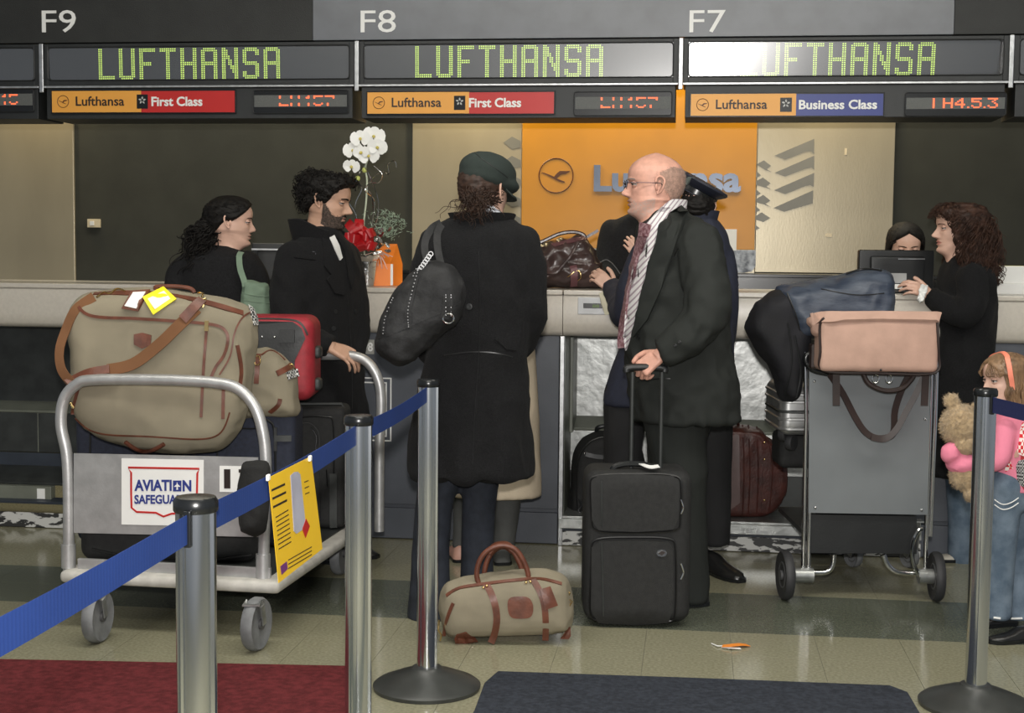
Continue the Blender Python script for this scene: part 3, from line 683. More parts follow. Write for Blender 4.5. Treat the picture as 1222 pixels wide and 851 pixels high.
# yellow card hanging on the belt
bo = p0+bn*.004
def ys(px, py, off=0): return onpl(px, py, bo+bn*off, bn)
def sheet(mb, pts, t, N, mi=0):
    k = len(pts); b = [p+N*t for p in pts]; mb.add(list(pts)+b, [tuple(range(k-1, -1, -1)), tuple(range(k, 2*k))]+[(i, (i+1) % k, k+(i+1) % k, k+i) for i in range(k)], mi)
ycard = thing('hanging_sign', 'yellow notice card hanging from the blue belt', 'sign', ys(355, 680))
def ysheet(pts, m, name, off, t=.0008): mb = MB(); sheet(mb, [ys(*q, off) for q in pts[::-1]], t, bn); obj(name, mb, m, ycard, False)
ysheet([(320, 570), (371, 544.5), (384.5, 655), (332, 696)], M_yellow, 'card', 0)
ysheet([(346.5, 567.5), (351, 563.5), (355, 563), (358, 566), (364, 622), (361, 632), (353.5, 637), (350.5, 634)], mat('bottle_print', (.42, .42, .50), .5), 'bottle_picture', .0012)
ysheet([(360.5, 631), (365, 619), (369.5, 628), (364.5, 642)], M_red, 'red_diamond', .0016)
ysheet([(334.5, 676), (342, 670), (343, 679), (336, 686)], mat('purple_print', (.15, .03, .16), .5), 'small_mark', .0012)
mb = MB()
def yl(x0, y0, x1, y1, h): sheet(mb, [ys(x0, y0+h, .0012), ys(x1, y1+h, .0012), ys(x1, y1, .0012), ys(x0, y0, .0012)], .0004, bn)
for k in range(3): yl(324+k*1, 584+k*10, 340+k*1.2, 576.5+k*9.6, 2.6)
for k in range(8): yl(329+k*.5, 617+k*5.4, 344+k*.5, 608+k*5.4, 1.2)
for k in range(3): yl(344, 668+k*5, 372, 652+k*4.6, 1.1)
for k in range(3): yl(363+k*.6, 575+k*7, 368+k*.6, 573+k*7, 1)
o = obj('printed_lines', mb, M_ink, ycard, False); o['kind'] = 'stuff'
for q in ((320, 570), (370, 547)):
    mb = MB(); mb.box(ys(*q, .003), (.014, .006, .012), 0, Matrix.Rotation(math.atan2(bd.y, bd.x), 3, 'Z')); obj('clip', mb, M_paper, ycard, False, .002)
# ------------------------------------------------------------ big luggage cart
ca_ = rad(-10); CO = P(330, 700, 4.97); CO.z = 0
CX = Vector((math.cos(ca_), math.sin(ca_), 0)); CY = Vector((-math.sin(ca_), math.cos(ca_), 0))
CFm = Matrix(((CX.x, CY.x, 0, CO.x), (CX.y, CY.y, 0, CO.y), (0, 0, 1, 0), (0, 0, 0, 1)))
def cl(px, py, y): return onpl(px, py, CFm @ Vector((0, y, 0)), CY)
cart = thing('luggage_cart', 'large flat luggage cart with tube end frames, carrying the canvas garment bag', 'cart', CFm @ Vector((-.4, .55, 0)), ca_)
mb = MB(CFm); rbox(mb, (-.385, .55, .192), (.83, 1.22, .045), .02, 4); obj('platform_rim', mb, M_cartrim, cart)
mb = MB(CFm); mb.bx(-.74, -.03, .03, 1.09, .214, .219); obj('deck', mb, M_dark, cart, False)
mb = MB(CFm); mb.bx(-.75, -.02, -.012, .004, .214, .252); obj('front_rail', mb, M_cartal, cart, False, .002)
path = [cl(a, b, 0) for a, b in [(82, 690), (82, 600), (80, 545), (73, 508), (76, 478), (90, 460), (112, 453.5), (200, 453.5), (258, 457), (284, 464), (302, 482), (312, 508), (317, 545), (316, 600), (314, 692)]]
mb = MB(); mb.tube(crom(path, 6, False), .0205, 14); obj('front_frame', mb, M_cartal, cart)
path = [cl(a, b, 1.08) for a, b in [(238, 632), (238, 520), (238, 480), (246, 445), (266, 427), (300, 423.5), (385, 424), (418, 424.5), (438, 432), (451, 452), (455, 480), (453, 530), (452.5, 634)]]
mb = MB(); mb.tube(crom(path, 6, False), .0215, 14); obj('rear_frame', mb, M_cartal, cart)
for px in (82, 314):
    p = cl(px, 680, 0); mb = MB(); mb.tube([Vector((p.x, p.y, .215)), Vector((p.x, p.y, .30))], .026, 14); obj('socket', mb, M_cartal, cart)
def csheet(x0, y0, x1, y1, yy, t, m, name, par=cart, dx=0):
    pts = [cl(x0, y0, yy), cl(x1, y0+dx, yy), cl(x1, y1+dx, yy), cl(x0, y1, yy)]; mb = MB(); sheet(mb, pts, t, CY); return obj(name, mb, m, par, False)
csheet(88, 541, 308, 636, -.006, .004, M_cartal, 'front_plate', dx=5)
stk = csheet(145, 547, 243, 626, -.0085, .001, M_paper, 'sticker', dx=2)
mb = MB(); sp = [(153, 558), (238, 559.5), (235.5, 565), (235, 590), (235, 610), (232, 613.5), (205, 613), (195, 616.5), (186, 612), (163, 611), (157, 606), (156.5, 590), (156.5, 564)]
mb.tube([cl(a, b, -.0092) for a, b in sp], .0042, 6, 0, True, flat=(1, .35), ups=[-CY]*len(sp)); obj('shield_outline', mb, M_red, stk)
def ctext(s, x0, y0, x1, y1, m, par, bold=.02, dy=0):
    a = cl(x0, y1, -.0092); b = cl(x1, y1, -.0092); c = cl(x0, y0, -.0092); X = (b-a).normalized(); mb = MB()
    text_fit(mb, s, a, X, UP, (b-a).length, c.z-a.z, .0012, bold); obj('lettering', mb, m, par, False)
ctext('AVIATI', 160.5, 572.5, 205, 586, M_blue, stk, .035); ctext('N', 218, 573, 228.5, 586.5, M_blue, stk, .04); ctext('SAFEGUARDS', 160.5, 590.5, 232, 601.5, M_blue, stk, .03)
mb = MB(); sheet(mb, [cl(206.5, 573.5, -.0092), cl(216.5, 573.5, -.0092), cl(216.5, 586.5, -.0092), cl(206.5, 586.5, -.0092)], .0008, -CY); obj('plane_badge', mb, M_blue, stk, False)
mb = MB(); sheet(mb, [cl(a, b, -.0104) for a, b in ((211, 575), (212.2, 578), (215.6, 581), (212.2, 581), (212.6, 584.5), (210.4, 584.5), (210.8, 581), (207.4, 581), (210.8, 578))], .0004, -CY); obj('plane_mark', mb, M_white, stk, False)
pl_ = csheet(262, 556, 291, 587, -.0085, .001, M_paper, 'number_card', dx=.5); ctext('1', 267.5, 560, 275, 583, M_ink, pl_, .02); ctext('7', 285, 560, 296, 583, M_ink, pl_, .02)
def wheel(par, c, axis, r, wd, m, fork=True, top=.17, name='wheel'):
    axis = Vector(axis).normalized(); mb = MB(); mb.lathe([(r*.55, -wd*.35), (r*.8, -wd*.4), (r*.93, -wd*.5), (r, -wd*.25), (r, wd*.25), (r*.93, wd*.5), (r*.8, wd*.4), (r*.55, wd*.35)], 32, c, 0, axis); w_ = obj(name, mb, m, par)
    mb = MB(); mb.lathe([(.001, -wd*.3), (r*.72, -wd*.3), (r*.74, 0), (r*.72, wd*.3), (.001, wd*.3)], 24, c, 0, axis); mb.lathe([(r*.45, -wd*.34), (r*.5, -wd*.42), (r*.55, -wd*.34)], 24, c, 0, axis); mb.lathe([(.001, -wd*.62), (r*.2, -wd*.6), (r*.2, wd*.6), (.001, wd*.62)], 16, c, 0, axis); obj('hub', mb, mat('hub_grey', (.07, .07, .072), .5), w_)
    if fork:
        mb = MB(); sd = axis; b = sd.cross(UP)*.03
        for s in (-1, 1): mb.ribbon([Vector(c)+sd*s*wd*.72, Vector(c)+sd*s*wd*.72+UP*r*.75+b*.5, Vector(c)+sd*s*wd*.6+UP*(top-c.z)+b], .026, .004, [sd]*3)
        mb.box(Vector(c)+UP*(top-c.z)+b, (.06, .06, .006)); obj('fork', mb, M_steel, par, False)
for px, py, an_ in ((117, 766.5, -9), (306, 776, -14)):
    p = F(px, py); ax = Vector((math.cos(rad(an_)), math.sin(rad(an_)), 0)); wheel(cart, Vector((p.x, p.y, .0925)), ax, .092, .042, M_tyre)
for x in (-.72, -.07):
    p = CFm @ Vector((x, 1.0, .0925)); wheel(cart, p, CX, .092, .042, M_tyre)
# ---- canvas garment bag
Yb = 5.27
g = puffy([(97, 351), (130, 345), (180, 343), (240, 350), (288, 361), (305, 378), (308, 402), (303, 440), (299, 480), (288, 512), (268, 534), (240, 541), (200, 541), (150, 533), (116, 521), (91, 497), (83, 466), (86, 430), (80, 400), (84, 370)],
          Yb, .11, .10, .085, .022, wr(.006, (7, 7, 7), 3), 3, vox=.008)
C1 = Cast(g); gb = thing('garment_bag', 'large beige canvas garment bag with brown leather trim on the cart', 'bag', (P(190, 541, Yb).x, Yb, P(190, 541, Yb).z)); obj('body', g, M_canvas, gb)
def leather(C, par, specs, m=None):
    for nm, pts, w_ in specs: mb = MB(); C.strip(mb, pts, w_, .004, .002); obj(nm, mb, m or M_tan, par)
leather(C1, gb, [('top_piping', [(92, 362), (100, 373), (118, 378.5), (160, 380), (220, 384), (258, 388), (270, 396), (272, 408), (267, 425), (258, 437), (252, 450)], .011),
                 ('side_piping', [(300, 372), (288, 380), (279, 400), (275, 425), (262, 447)], .006), ('top_band', [(112, 351), (150, 350), (200, 352), (245, 361), (290, 374)], .024),
                 ('zipper', [(247, 388), (243, 440), (240, 498)], .010), ('zipper', [(267, 452), (266, 500)], .012), ('lower_seam', [(88, 500), (118, 517), (180, 521), (240, 524), (264, 516), (274, 492)], .005),
                 ('zipper', [(94, 462), (88, 485), (86, 495)], .012), ('side_tab', [(283, 412), (288, 440), (286, 460)], .014)])
mb = MB(); C1.patch(mb, [(160, 399), (170, 397), (181, 400), (180, 412), (170, 416), (160, 411)], .004, .002, 4); obj('leather_patch', mb, M_tan, gb)
mb = MB(); C1.cord(mb, [(150, 526), (160, 533), (172, 537), (184, 535), (196, 529)], .008, .006, n=8); obj('end_handle', mb, M_tan, gb)
mb = MB(); C1.strip(mb, [(247, 383), (246.5, 395)], .014, .008, .004); mb2 = MB(); C1.cord(mb2, [(236, 352), (243, 350), (240, 360), (246, 358), (242, 368)], .0035, .008); C1.cord(mb2, [(116, 356), (125, 350), (132, 352), (140, 346), (150, 349)], .0035, .006); mb.join(mb2); C1.cord(mb, [(86, 480), (89, 487)], .005, .006); C1.cord(mb, [(262, 455), (268, 462)], .004, .006); objs('brass_fitting', mb, M_gold, gb)
def off(C, px, py, o): p, n = C.hit(px, py); return p+Vector((0, -o, 0))
pts = [off(C1, 236, 368, .012), off(C1, 215, 388, .018), off(C1, 190, 412, .02), off(C1, 160, 434, .02), off(C1, 130, 441, .02)]; mb = MB(); q = crom(pts, 5, False); mb.ribbon(q, .042, .004, [Vector((0.0, -1, .2))]*len(q)); obj('shoulder_strap', mb, M_strap, gb)
pts = [off(C1, 133, 440, .026), off(C1, 110, 444, .03), off(C1, 92, 452, .034), P(80, 458, 5.12)]; mb = MB(); q = crom(pts, 5, False); mb.ribbon(q, .034, .008, [Vector((0, -.8, .5))]*len(q)); obj('strap_pad', mb, M_tan, gb)
pts = [P(84, 456, 5.13), P(73, 440, 5.13), P(71, 418, 5.15), P(78, 395, 5.17), P(90, 370, 5.17), P(112, 354, 5.18)]; mb = MB(); q = crom(pts, 5, False); mb.ribbon(q, .036, .004, [Vector((-.3, -1, 0))]*len(q)); obj('shoulder_strap', mb, M_strap, gb)
mb = MB(); C1.strip(mb, [(242, 362), (230, 371), (219, 381)], .036, .006, .022); obj('strap_end', mb, M_tan, gb)
mb = MB(); C1.patch(mb, [(146, 369), (158, 350.5), (179, 349.5), (166, 372)], .004, .012, 6); lt = obj('luggage_tag', mb, M_tan, gb); mb = MB(); C1.patch(mb, [(150, 366.5), (160, 353), (174, 352.5), (164, 369)], .002, .0165, 6); obj('tag_card', mb, M_paper, lt)
mb = MB(); C1.patch(mb, [(171, 357), (195, 346.5), (211, 360), (184, 376)], .002, .014, 6); lt = obj('luggage_tag', mb, mat('yellow_tag', (.85, .75, .02), .5), gb, label='yellow tag'); mb = MB(); C1.patch(mb, [(177, 359.5), (195, 352), (204, 360), (186, 370)], .001, .017, 6); obj('tag_card', mb, M_paper, lt)
mb = MB(); C1.cord(mb, [(186, 346), (188, 341), (225, 341), (232, 349)], .008, .004, n=8); obj('top_handle', mb, M_tan, gb)
gingham('houndstooth', (.03, .03, .03), (.6, .6, .58), 110)
mb = MB(); C1.patch(mb, [(297, 362), (304, 366), (309, 378), (309, 388), (302, 388), (299, 376)], .004, .002, 4); obj('lining_edge', mb, MATS['houndstooth'], gb)
# ---- small canvas bag
g = puffy([(276, 440), (286, 422), (305, 416), (328, 417), (345, 430), (355, 450), (357, 478), (354, 496), (320, 498), (282, 497)], 5.50, .11, .08, .07, .02, wr(.009, (9, 9, 9), 11), 3, vox=.008)
C = Cast(g); sb = thing('canvas_satchel', 'small beige canvas satchel with leather buckle straps behind garment bag', 'bag', (P(318, 497, 5.5).x, 5.5, P(318, 497, 5.5).z)); obj('body', g, M_canvas, sb)
leather(C, sb, [('buckle_strap', [(309, 423), (307, 440), (306, 458)], .018), ('buckle_strap', [(330, 446), (342, 440), (350, 434)], .022), ('flap_edge', [(312, 424), (325, 418), (340, 430)], .006), ('corner', [(322, 492), (332, 484), (334, 476)], .016)])
mb = MB(); C.cord(mb, [(303, 428), (309, 426), (311, 434), (305, 436), (303, 428)], .0022, .006); C.cord(mb, [(345, 436), (350, 434), (351, 441)], .0022, .006); objs('buckle', mb, M_gold, sb)
mb = MB(); C.strip(mb, [(342, 449), (350, 446), (358, 444)], .03, .004, .004); obj('tassel', mb, MATS['houndstooth'], sb)
# ---- suitcases on the cart
def case(name, lab, px, Yc, dep, m, r=.03, cat='suitcase', yaw=0, deform=None, zb=None):
    a = P(px[0], px[1], Yc-dep/2); b = P(px[2], px[3], Yc-dep/2); zb_ = b.z if zb is None else zb
    c = Vector(((a.x+b.x)/2, Yc, (a.z+zb_)/2)); t = thing(name, lab, cat, (c.x, c.y, zb_)); g = MB()
    rbox(g, c, (b.x-a.x, dep, a.z-zb_), r, 8, 0, Matrix.Rotation(rad(yaw), 3, 'Z'), deform); obj('shell', g, m, t); return t, Cast(g), g, c, (b.x-a.x, dep, a.z-zb_)
t, C, g, c, d = case('suitcase', 'navy blue fabric suitcase standing on the cart below the canvas bags', (216, 485, 352, 660), 5.57, .24, M_navyn, .035, zb=.222)
mb = MB(); C.cord(mb, [(232, 600), (232, 510), (240, 498), (300, 497), (322, 503), (328, 520), (329, 600)], .005, .002); C.cord(mb, [(262, 600), (262, 520), (300, 512), (314, 520), (316, 600)], .003, .002); obj('piping', mb, M_piping, t)
mb = MB(); C.strip(mb, [(328, 523), (347, 523)], .024, .012, .004); obj('side_grip', mb, M_dark, t); mb = MB(); C.strip(mb, [(329, 510), (329, 538)], .012, .01, .003); obj('grip_mount', mb, M_blackpl, t)
mb = MB(); mb.tube([P(330, 484, 5.5), P(335, 477, 5.5), P(350, 478, 5.52), P(352, 487, 5.5)], .008, 8); obj('top_grip', mb, M_dark, t)
t, C, g, c, d = case('suitcase', 'dark navy suitcase at the left end of the cart, mostly behind the metal plate', (88, 492, 212, 660), 5.62, .2, M_navyn, .035, zb=.222)
mb = MB(); C.cord(mb, [(108, 640), (108, 520), (114, 508), (190, 508), (200, 520), (200, 640)], .004, .002); obj('piping', mb, M_piping, t)
t, C, g, c, d = case('suitcase', 'black zipped suitcase on the cart just left of the second barrier post', (345, 486, 412, 640), 5.94, .22, M_nylon, .03, zb=.222)
mb = MB(); C.cord(mb, [(352, 620), (352, 510), (362, 498), (390, 498), (398, 510), (398, 620)], .004, .002); C.cord(mb, [(352, 508), (368, 504), (378, 512), (382, 530), (382, 620)], .003, .002); obj('piping', mb, M_piping, t)
mb = MB(); C.cord(mb, [(371, 510), (378, 520), (377, 534), (379, 540)], .003, .006, smooth=True); C.cord(mb, [(390, 560), (391, 580)], .003, .006); objs('zip_pull', mb, M_chrome, t)
mb = MB(); C.strip(mb, [(398, 565), (398, 630)], .03, .012, .003); obj('wheel_housing', mb, M_dark, t)
mb = MB(); mb.tube([P(350, 487, 5.9), P(352, 482, 5.9), P(408, 482, 5.9), P(410, 487, 5.9)], .006, 8); obj('top_frame', mb, M_dark, t)
t, C, g, c, d = case('suitcase', 'red and black wheeled suitcase lying high on the cart behind canvas bags', (268, 377, 374, 476), 5.74, .26, M_redn, .05, zb=.775)
mb = MB(); C.patch(mb, [(275, 384), (350, 385), (360, 392), (364, 404), (352, 430), (350, 470), (275, 470)], .006, .001, 8); obj('base_plate', mb, M_blackpl, t)
mb = MB(); C.strip(mb, [(300, 380.5), (345, 381.5), (360, 387), (367, 400)], .008, .003, .001); obj('trim', mb, M_dark, t)
mb = MB(); C.strip(mb, [(334, 401), (352, 401)], .05, .03, .005); obj('wheel_block', mb, M_blackpl, t)
for q in ((374, 420), (374, 458)): p = P(*q, 5.7); mb = MB(); rbox(mb, p+Vector((.012, 0, 0)), (.045, .07, .05), .015, 4); obj('foot', mb, M_dark, t)
for q in ((313, 402), (328, 402)): mb = MB(); p, n = C.hit(*q); mb.ell(p-Vector((0, .008, 0)), (.005, .004, .005), 6); obj('rivet', mb, M_chrome, t)
t, C, g, c, d = case('holdall', 'black nylon bag low on the cart behind the metal plate', (92, 602, 306, 690), 5.28, .24, M_nylon, .05, 'bag', zb=.222)
mb = MB(); C.cord(mb, [(110, 655), (180, 668), (250, 668), (300, 662)], .004, .002); obj('piping', mb, M_piping, t)
g = puffy([(288, 553), (300, 549), (319, 550), (324, 566), (322, 600), (318, 632), (306, 642), (288, 634), (282, 604), (284, 575)], 4.925, .04, .025, .045, .02, wr(.006, (20, 20, 12), 5), 3, vox=.007)
C = Cast(g); tag(obj('jacket', g, mat('black_cloth', (.012, .012, .012), .9, bump=.4), None), 'black cloth jacket bundled on the right post of the cart', 'jacket')
# ------------------------------------------------------------ canvas holdall on the floor
Yw = F(600, 771).y+.085
g = puffy([(524, 724), (531, 709), (546, 702), (580, 696), (612, 692), (645, 690), (668, 695), (679, 706), (684, 730), (683, 756), (674, 766), (640, 769), (600, 771), (560, 773), (536, 772), (525, 752)], Yw, .10, .12, .09, .02, wr(.004, (9, 9, 9), 21), 3, vox=.007)
C = Cast(g); t = thing('canvas_holdall', 'beige canvas holdall with brown leather handles standing on the floor', 'bag', (P(602, 771, Yw).x, Yw, 0)); zmin = min(p[2] for p in g.v); g.v = [(a, b, c_-zmin+.001) for a, b, c_ in g.v]; C = Cast(g); obj('body', g, M_canvas, t)
leather(C, t, [('band', [(580, 697), (589, 715), (593, 738), (590, 757), (586, 771)], .024), ('band', [(636, 692), (647, 712), (651, 735), (651, 767)], .022), ('top_trim', [(533, 711), (548, 702), (580, 697), (612, 693), (645, 691), (670, 697)], .012), ('end_strap', [(541, 720), (534, 738), (529, 760)], .012)])
mb = MB(); C.patch(mb, [(607, 715), (616, 712), (630, 713), (636, 722), (634, 735), (622, 738), (610, 736), (606, 726)], .004, .002, 4, smooth=True); obj('leather_patch', mb, M_tan, t)
mb = MB(); C.patch(mb, [(541, 766), (545, 757), (556, 754), (566, 760), (571, 769), (556, 773), (543, 772)], .005, .001, 4); obj('leather_corner', mb, M_tan, t)
mb = MB(); C.patch(mb, [(669, 766), (679, 748), (683, 762), (680, 767)], .005, .001, 4); obj('leather_corner', mb, M_tan, t)
for dy, k in ((-.05, 0), (.045, 1)):
    pp = [(575, 704), (569, 688), (572, 670), (582, 657), (598, 651), (614, 655), (624, 668), (630, 684), (631, 699)] if k == 0 else [(583, 702), (578, 686), (582, 668), (590, 657), (600, 652), (610, 656), (618, 668), (624, 684), (625, 696)]
    mb = MB(); mb.tube(crom([P(a, b, Yw+dy) for a, b in pp], 5, False), .0095, 10); obj('handle', mb, M_tan, t)
mb = MB(); q = crom([P(a, b, Yw) for a, b in ((584, 659), (592, 652), (604, 651), (612, 657))], 4, False); mb.tube(q, .024, 12, flat=(1, .6), ups=[UP]*len(q)); obj('handle_wrap', mb, M_tan, t)
mb = MB(); C.patch(mb, [(644, 704), (656, 701), (664, 722), (650, 727)], .005, .01, 5); obj('luggage_tag', mb, M_tan, t)
mb = MB(); mb.tube([P(674, 702, Yw-.02), P(680, 708, Yw-.04), P(677, 714, Yw-.04), P(683, 718, Yw-.04), P(678, 726, Yw-.04), P(681, 730, Yw-.04)], .0035, 6); mb.tube([P(524, 740, Yw-.03), P(523, 752, Yw-.05), P(527, 758, Yw-.05), P(525, 765, Yw-.05)], .0035, 6)
for q in ((577, 702), (581, 700), (628, 696), (633, 695)): p, n = C.hit(*q); mb.ell(p+n*.006, (.005, .005, .005), 5)
objs('brass_fitting', mb, M_gold, t)
# ------------------------------------------------------------ black trolley suitcase
Ys = F(760, 750).y+.12
t, C, g, c, d = case('trolley_suitcase', 'black wheeled suitcase with raised trolley handle held by the bald man', (699, 562, 824, 744), Ys, .24, M_nylon, .045, zb=.02)
def cords(C, name, lst, r, m, par, off=.002):
    mb = MB()
    for q in lst: C.cord(mb, q, r, off)
    return obj(name, mb, m, par)
cords(C, 'piping', [[(706, 620), (704, 580), (712, 568), (760, 566), (805, 568), (813, 580), (812, 620), (806, 633), (760, 636), (712, 634), (706, 620)], [(706, 655), (705, 700), (704, 725), (712, 742), (760, 744), (800, 742), (806, 728), (807, 690), (806, 655), (800, 643), (760, 641), (712, 643), (706, 655)]], .0045, M_piping, t)
g2 = MB(); C.patch(g2, [(707, 575), (714, 569), (760, 568), (803, 570), (810, 578), (809, 618), (803, 631), (760, 634), (714, 632), (708, 620)], .016, .001, 7); obj('upper_pocket', g2, M_nylon, t)
g3 = MB(); C.patch(g3, [(708, 652), (715, 645), (760, 644), (797, 646), (802, 654), (803, 700), (802, 728), (797, 738), (760, 740), (714, 738), (707, 726)], .02, .001, 7); obj('lower_pocket', g3, M_nylon, t)
CC = Cast(g, g2, g3)
cords(CC, 'zipper', [[(718, 574), (718, 628)]], .003, M_dark, t); cords(CC, 'zipper', [[(718, 648), (720, 735)]], .003, M_dark, t); cords(CC, 'zip_pull', [[(812, 596), (815, 606), (812, 613)]], .0028, M_chrome, t, .006); cords(CC, 'zip_pull', [[(812, 672), (815, 682), (812, 691)]], .0028, M_chrome, t, .006)
mb = MB(); CC.patch(mb, [(783, 660), (785, 656.5), (789.5, 655.5), (794, 656.5), (796, 660), (794, 663.5), (789.5, 664.5), (785, 663.5)], .003, .002, 3); bd_ = obj('oval_badge', mb, M_chrome, t)
mb = MB(); CC.patch(mb, [(785, 660), (789.5, 657), (794, 659), (789.5, 662.5)], .001, .006, 3); obj('badge_mark', mb, M_ink, bd_)
mb = MB(); mb.tube(crom([P(728, 565, Ys-.06), P(734, 557, Ys-.06), P(750, 553.5, Ys-.06), P(772, 555, Ys-.06), P(784, 561, Ys-.06), P(788, 567, Ys-.06)], 4, False), .011, 8); obj('top_handle', mb, M_black, t)
yh = Ys-.04
for px in (753, 788): mb = MB(); a = P(px, 560, yh); mb.tube([Vector((a.x, yh, .55)), Vector((a.x, yh, P(px, 444, yh).z))], .0075, 10); obj('handle_rod', mb, M_dark, t)
mb = MB(); a = P(748, 440.5, yh); b = P(793, 440.5, yh); mb.tube(crom([a+Vector((0, 0, -.01)), a+Vector((.004, 0, .004)), (a+b)/2+Vector((0, 0, .007)), b+Vector((-.004, 0, .004)), b+Vector((0, 0, -.01))], 4, False), .0135, 10); obj('grip', mb, M_blackpl, t); GRIP = (a+b)/2
mb = MB(); C.strip(mb, [(765, 560), (775, 563), (786, 562)], .02, .003, .02); obj('paper_tag', mb, M_paper, t)
for px in (722, 781, 812):
    p = P(px, 746, Ys-.09); mb = MB(); mb.lathe([(.001, -.014), (.024, -.014), (.026, -.008), (.026, .008), (.024, .014), (.001, .014)], 16, (p.x, Ys-.07 if px != 812 else Ys+.09, .0265), 0, (1, 0, 0)); obj('wheel', mb, M_tyreb, t)
# ------------------------------------------------------------ bags in the steel bay
Yd = 6.83
g = puffy([(683, 612), (681, 580), (683, 545), (692, 526), (706, 516), (722, 513), (742, 516), (760, 528), (770, 550), (772, 612)], Yd, .11, .10, .05, .02, wr(.003, (9, 9, 9), 2), 3, vox=.008)
C = Cast(g); t = thing('travel_bag', 'black round-topped travel bag lying in the steel bay left of the trolley handle', 'bag', (P(725, 612, Yd).x, Yd, .13)); obj('body', g, M_nylon, t)
cords(C, 'piping', [[(689, 608), (688, 570), (692, 545), (704, 528), (722, 522), (742, 526)]], .005, M_piping, t)
mb = MB(); C.strip(mb, [(699, 542), (712, 545), (738, 546)], .02, .012, .004); obj('side_handle', mb, M_blackpl, t); mb = MB(); mb.tube(crom([P(712, 516, Yd), P(714, 510, Yd-.02), P(728, 509, Yd-.02), P(731, 516, Yd)], 4, False), .011, 8); obj('top_grip', mb, M_blackpl, t)
mb = MB(); C.cord(mb, [(722, 533), (728, 537), (733, 543), (738, 545)], .004, .012)
for q in ((698, 541), (725, 552), (697, 588)): p, n = C.hit(*q); mb.ell(p+n*.003, (.006, .006, .006), 5)
objs('metal_fitting', mb, M_chrome, t)
mb = MB(); mb.tube(crom([P(691, 596, Yd-.12), P(694, 603, Yd-.13), P(690, 608, Yd-.13), P(693, 612, Yd-.13)], 4, False), .006, 6); obj('strap_hook', mb, M_blackpl, t)
M_cordo = mat('oxblood_leather', (0.060, 0.018, 0.014), 0.35, var=.35, scale=18, bump=.3, bscale=90)
M_cordg = mat('worn_leather', (0.10, 0.062, 0.058), 0.5, var=.15, scale=10)
Yc = 6.70
g = puffy([(838, 612), (838, 540), (840, 510), (856, 506), (880, 506), (905, 510), (914, 520), (930, 531), (938, 550), (940, 575), (932, 596), (918, 612), (895, 616), (860, 615)], Yc, .12, .10, .03, .018, wr(.002), 2, vox=.008)
C = Cast(g); t = thing('leather_case', 'dark oxblood leather case standing in the steel bay right of the legs', 'suitcase', (P(890, 615, Yc).x, Yc, .13)); obj('body', g, M_cordo, t)
mb = MB(); C.patch(mb, [(848, 514), (872, 514), (882, 520), (883, 600), (872, 608), (848, 608)], .004, .001, 6); obj('end_panel', mb, M_cordg, t)
cords(C, 'seam_piping', [[(886, 508), (888, 560), (886, 614)], [(893, 508), (895, 560), (893, 615)], [(903, 510), (905, 560), (903, 615)], [(916, 521), (922, 560), (918, 610)]], .004, M_cordo, t)
leather(C, t, [('corner_strap', [(858, 530), (874, 530)], .05), ('corner_strap', [(858, 603), (874, 603)], .04), ('side_strap', [(912, 520), (914, 560), (912, 612)], .03)], M_cordo)
mb = MB(); mb.tube(crom([P(868, 509, Yc-.02), P(871, 504, Yc-.04), P(879, 504, Yc-.04), P(882, 509, Yc-.02)], 4, False), .007, 8); obj('lock_loop', mb, M_cordo, t)
mb = MB()
for q in ((862, 541), (867, 541), (862, 602), (867, 602), (912, 548), (912, 597), (912, 528)): p, n = C.hit(*q); mb.ell(p+n*.004, (.006, .005, .006), 5)
objs('rivet', mb, M_gold, t)
mb = MB(); C.strip(mb, [(842, 527), (863, 527)], .022, .014, .006); obj('side_grip', mb, M_black, t)
# ------------------------------------------------------------ small cart on the right
Ys2 = 5.60
sc = thing('trolley_cart', 'upright airport trolley with plain grey board and black wheels', 'cart', (P(1035, 700, Ys2).x, Ys2, 0))
M_cartgrey = mat('cart_grey_board', (0.19, 0.205, 0.215), 0.4, 0.2, var=.05, scale=5)
def vs(pts, Y, t, m, name, par=sc): mb = MB(); sheet(mb, [P(a, b, Y) for a, b in pts], t, Vector((0, 1, 0))); return obj(name, mb, m, par, False)
vs([(966, 440), (1110, 440), (1107, 614.5), (965, 612)], Ys2, .008, M_cartgrey, 'board')
vs([(968, 614), (1094, 616), (1094, 661), (966, 660)], Ys2+.02, .02, M_blackpl, 'lower_panel')
for pts in ([(961, 420), (962, 500), (958, 690)], [(967, 420), (967.5, 500), (964.5, 690)], [(1112, 432), (1110, 500), (1103.5, 690)], [(1118, 432), (1116, 500), (1110, 640)]):
    mb = MB(); mb.tube([P(a, b, Ys2+.012) for a, b in pts], .0085, 10); obj('side_tube', mb, M_chrome, sc)
mb = MB(); mb.tube(crom([P(a, b, Ys2-.02) for a, b in ((1002, 446), (985, 445), (970, 441), (962, 432), (963, 424), (972, 421), (985, 424))], 5, False), .013, 10); obj('handle_bar', mb, M_black, sc)
mb = MB(); mb.tube([P(985, 424, Ys2+.0), P(1110, 424, Ys2+.0)], .013, 10); obj('handle_bar', mb, M_black, sc)
for px, s in ((940.5, -1), (1125.5, 1)):
    p = F(px, 721 if s < 0 else 725); p.y = Ys2; wheel(sc, Vector((p.x, Ys2, .1)), Vector((1, -.06*s, 0)), .099, .036, M_tyreb, False)
    a = P(948 if s < 0 else 1096, 692, Ys2); b = P(970 if s < 0 else 1117, 692, Ys2); mb = MB(); mb.tube([Vector((a.x, Ys2, .1)), Vector((b.x, Ys2, .1))], .03, 16); obj('axle_housing', mb, M_steel, sc)
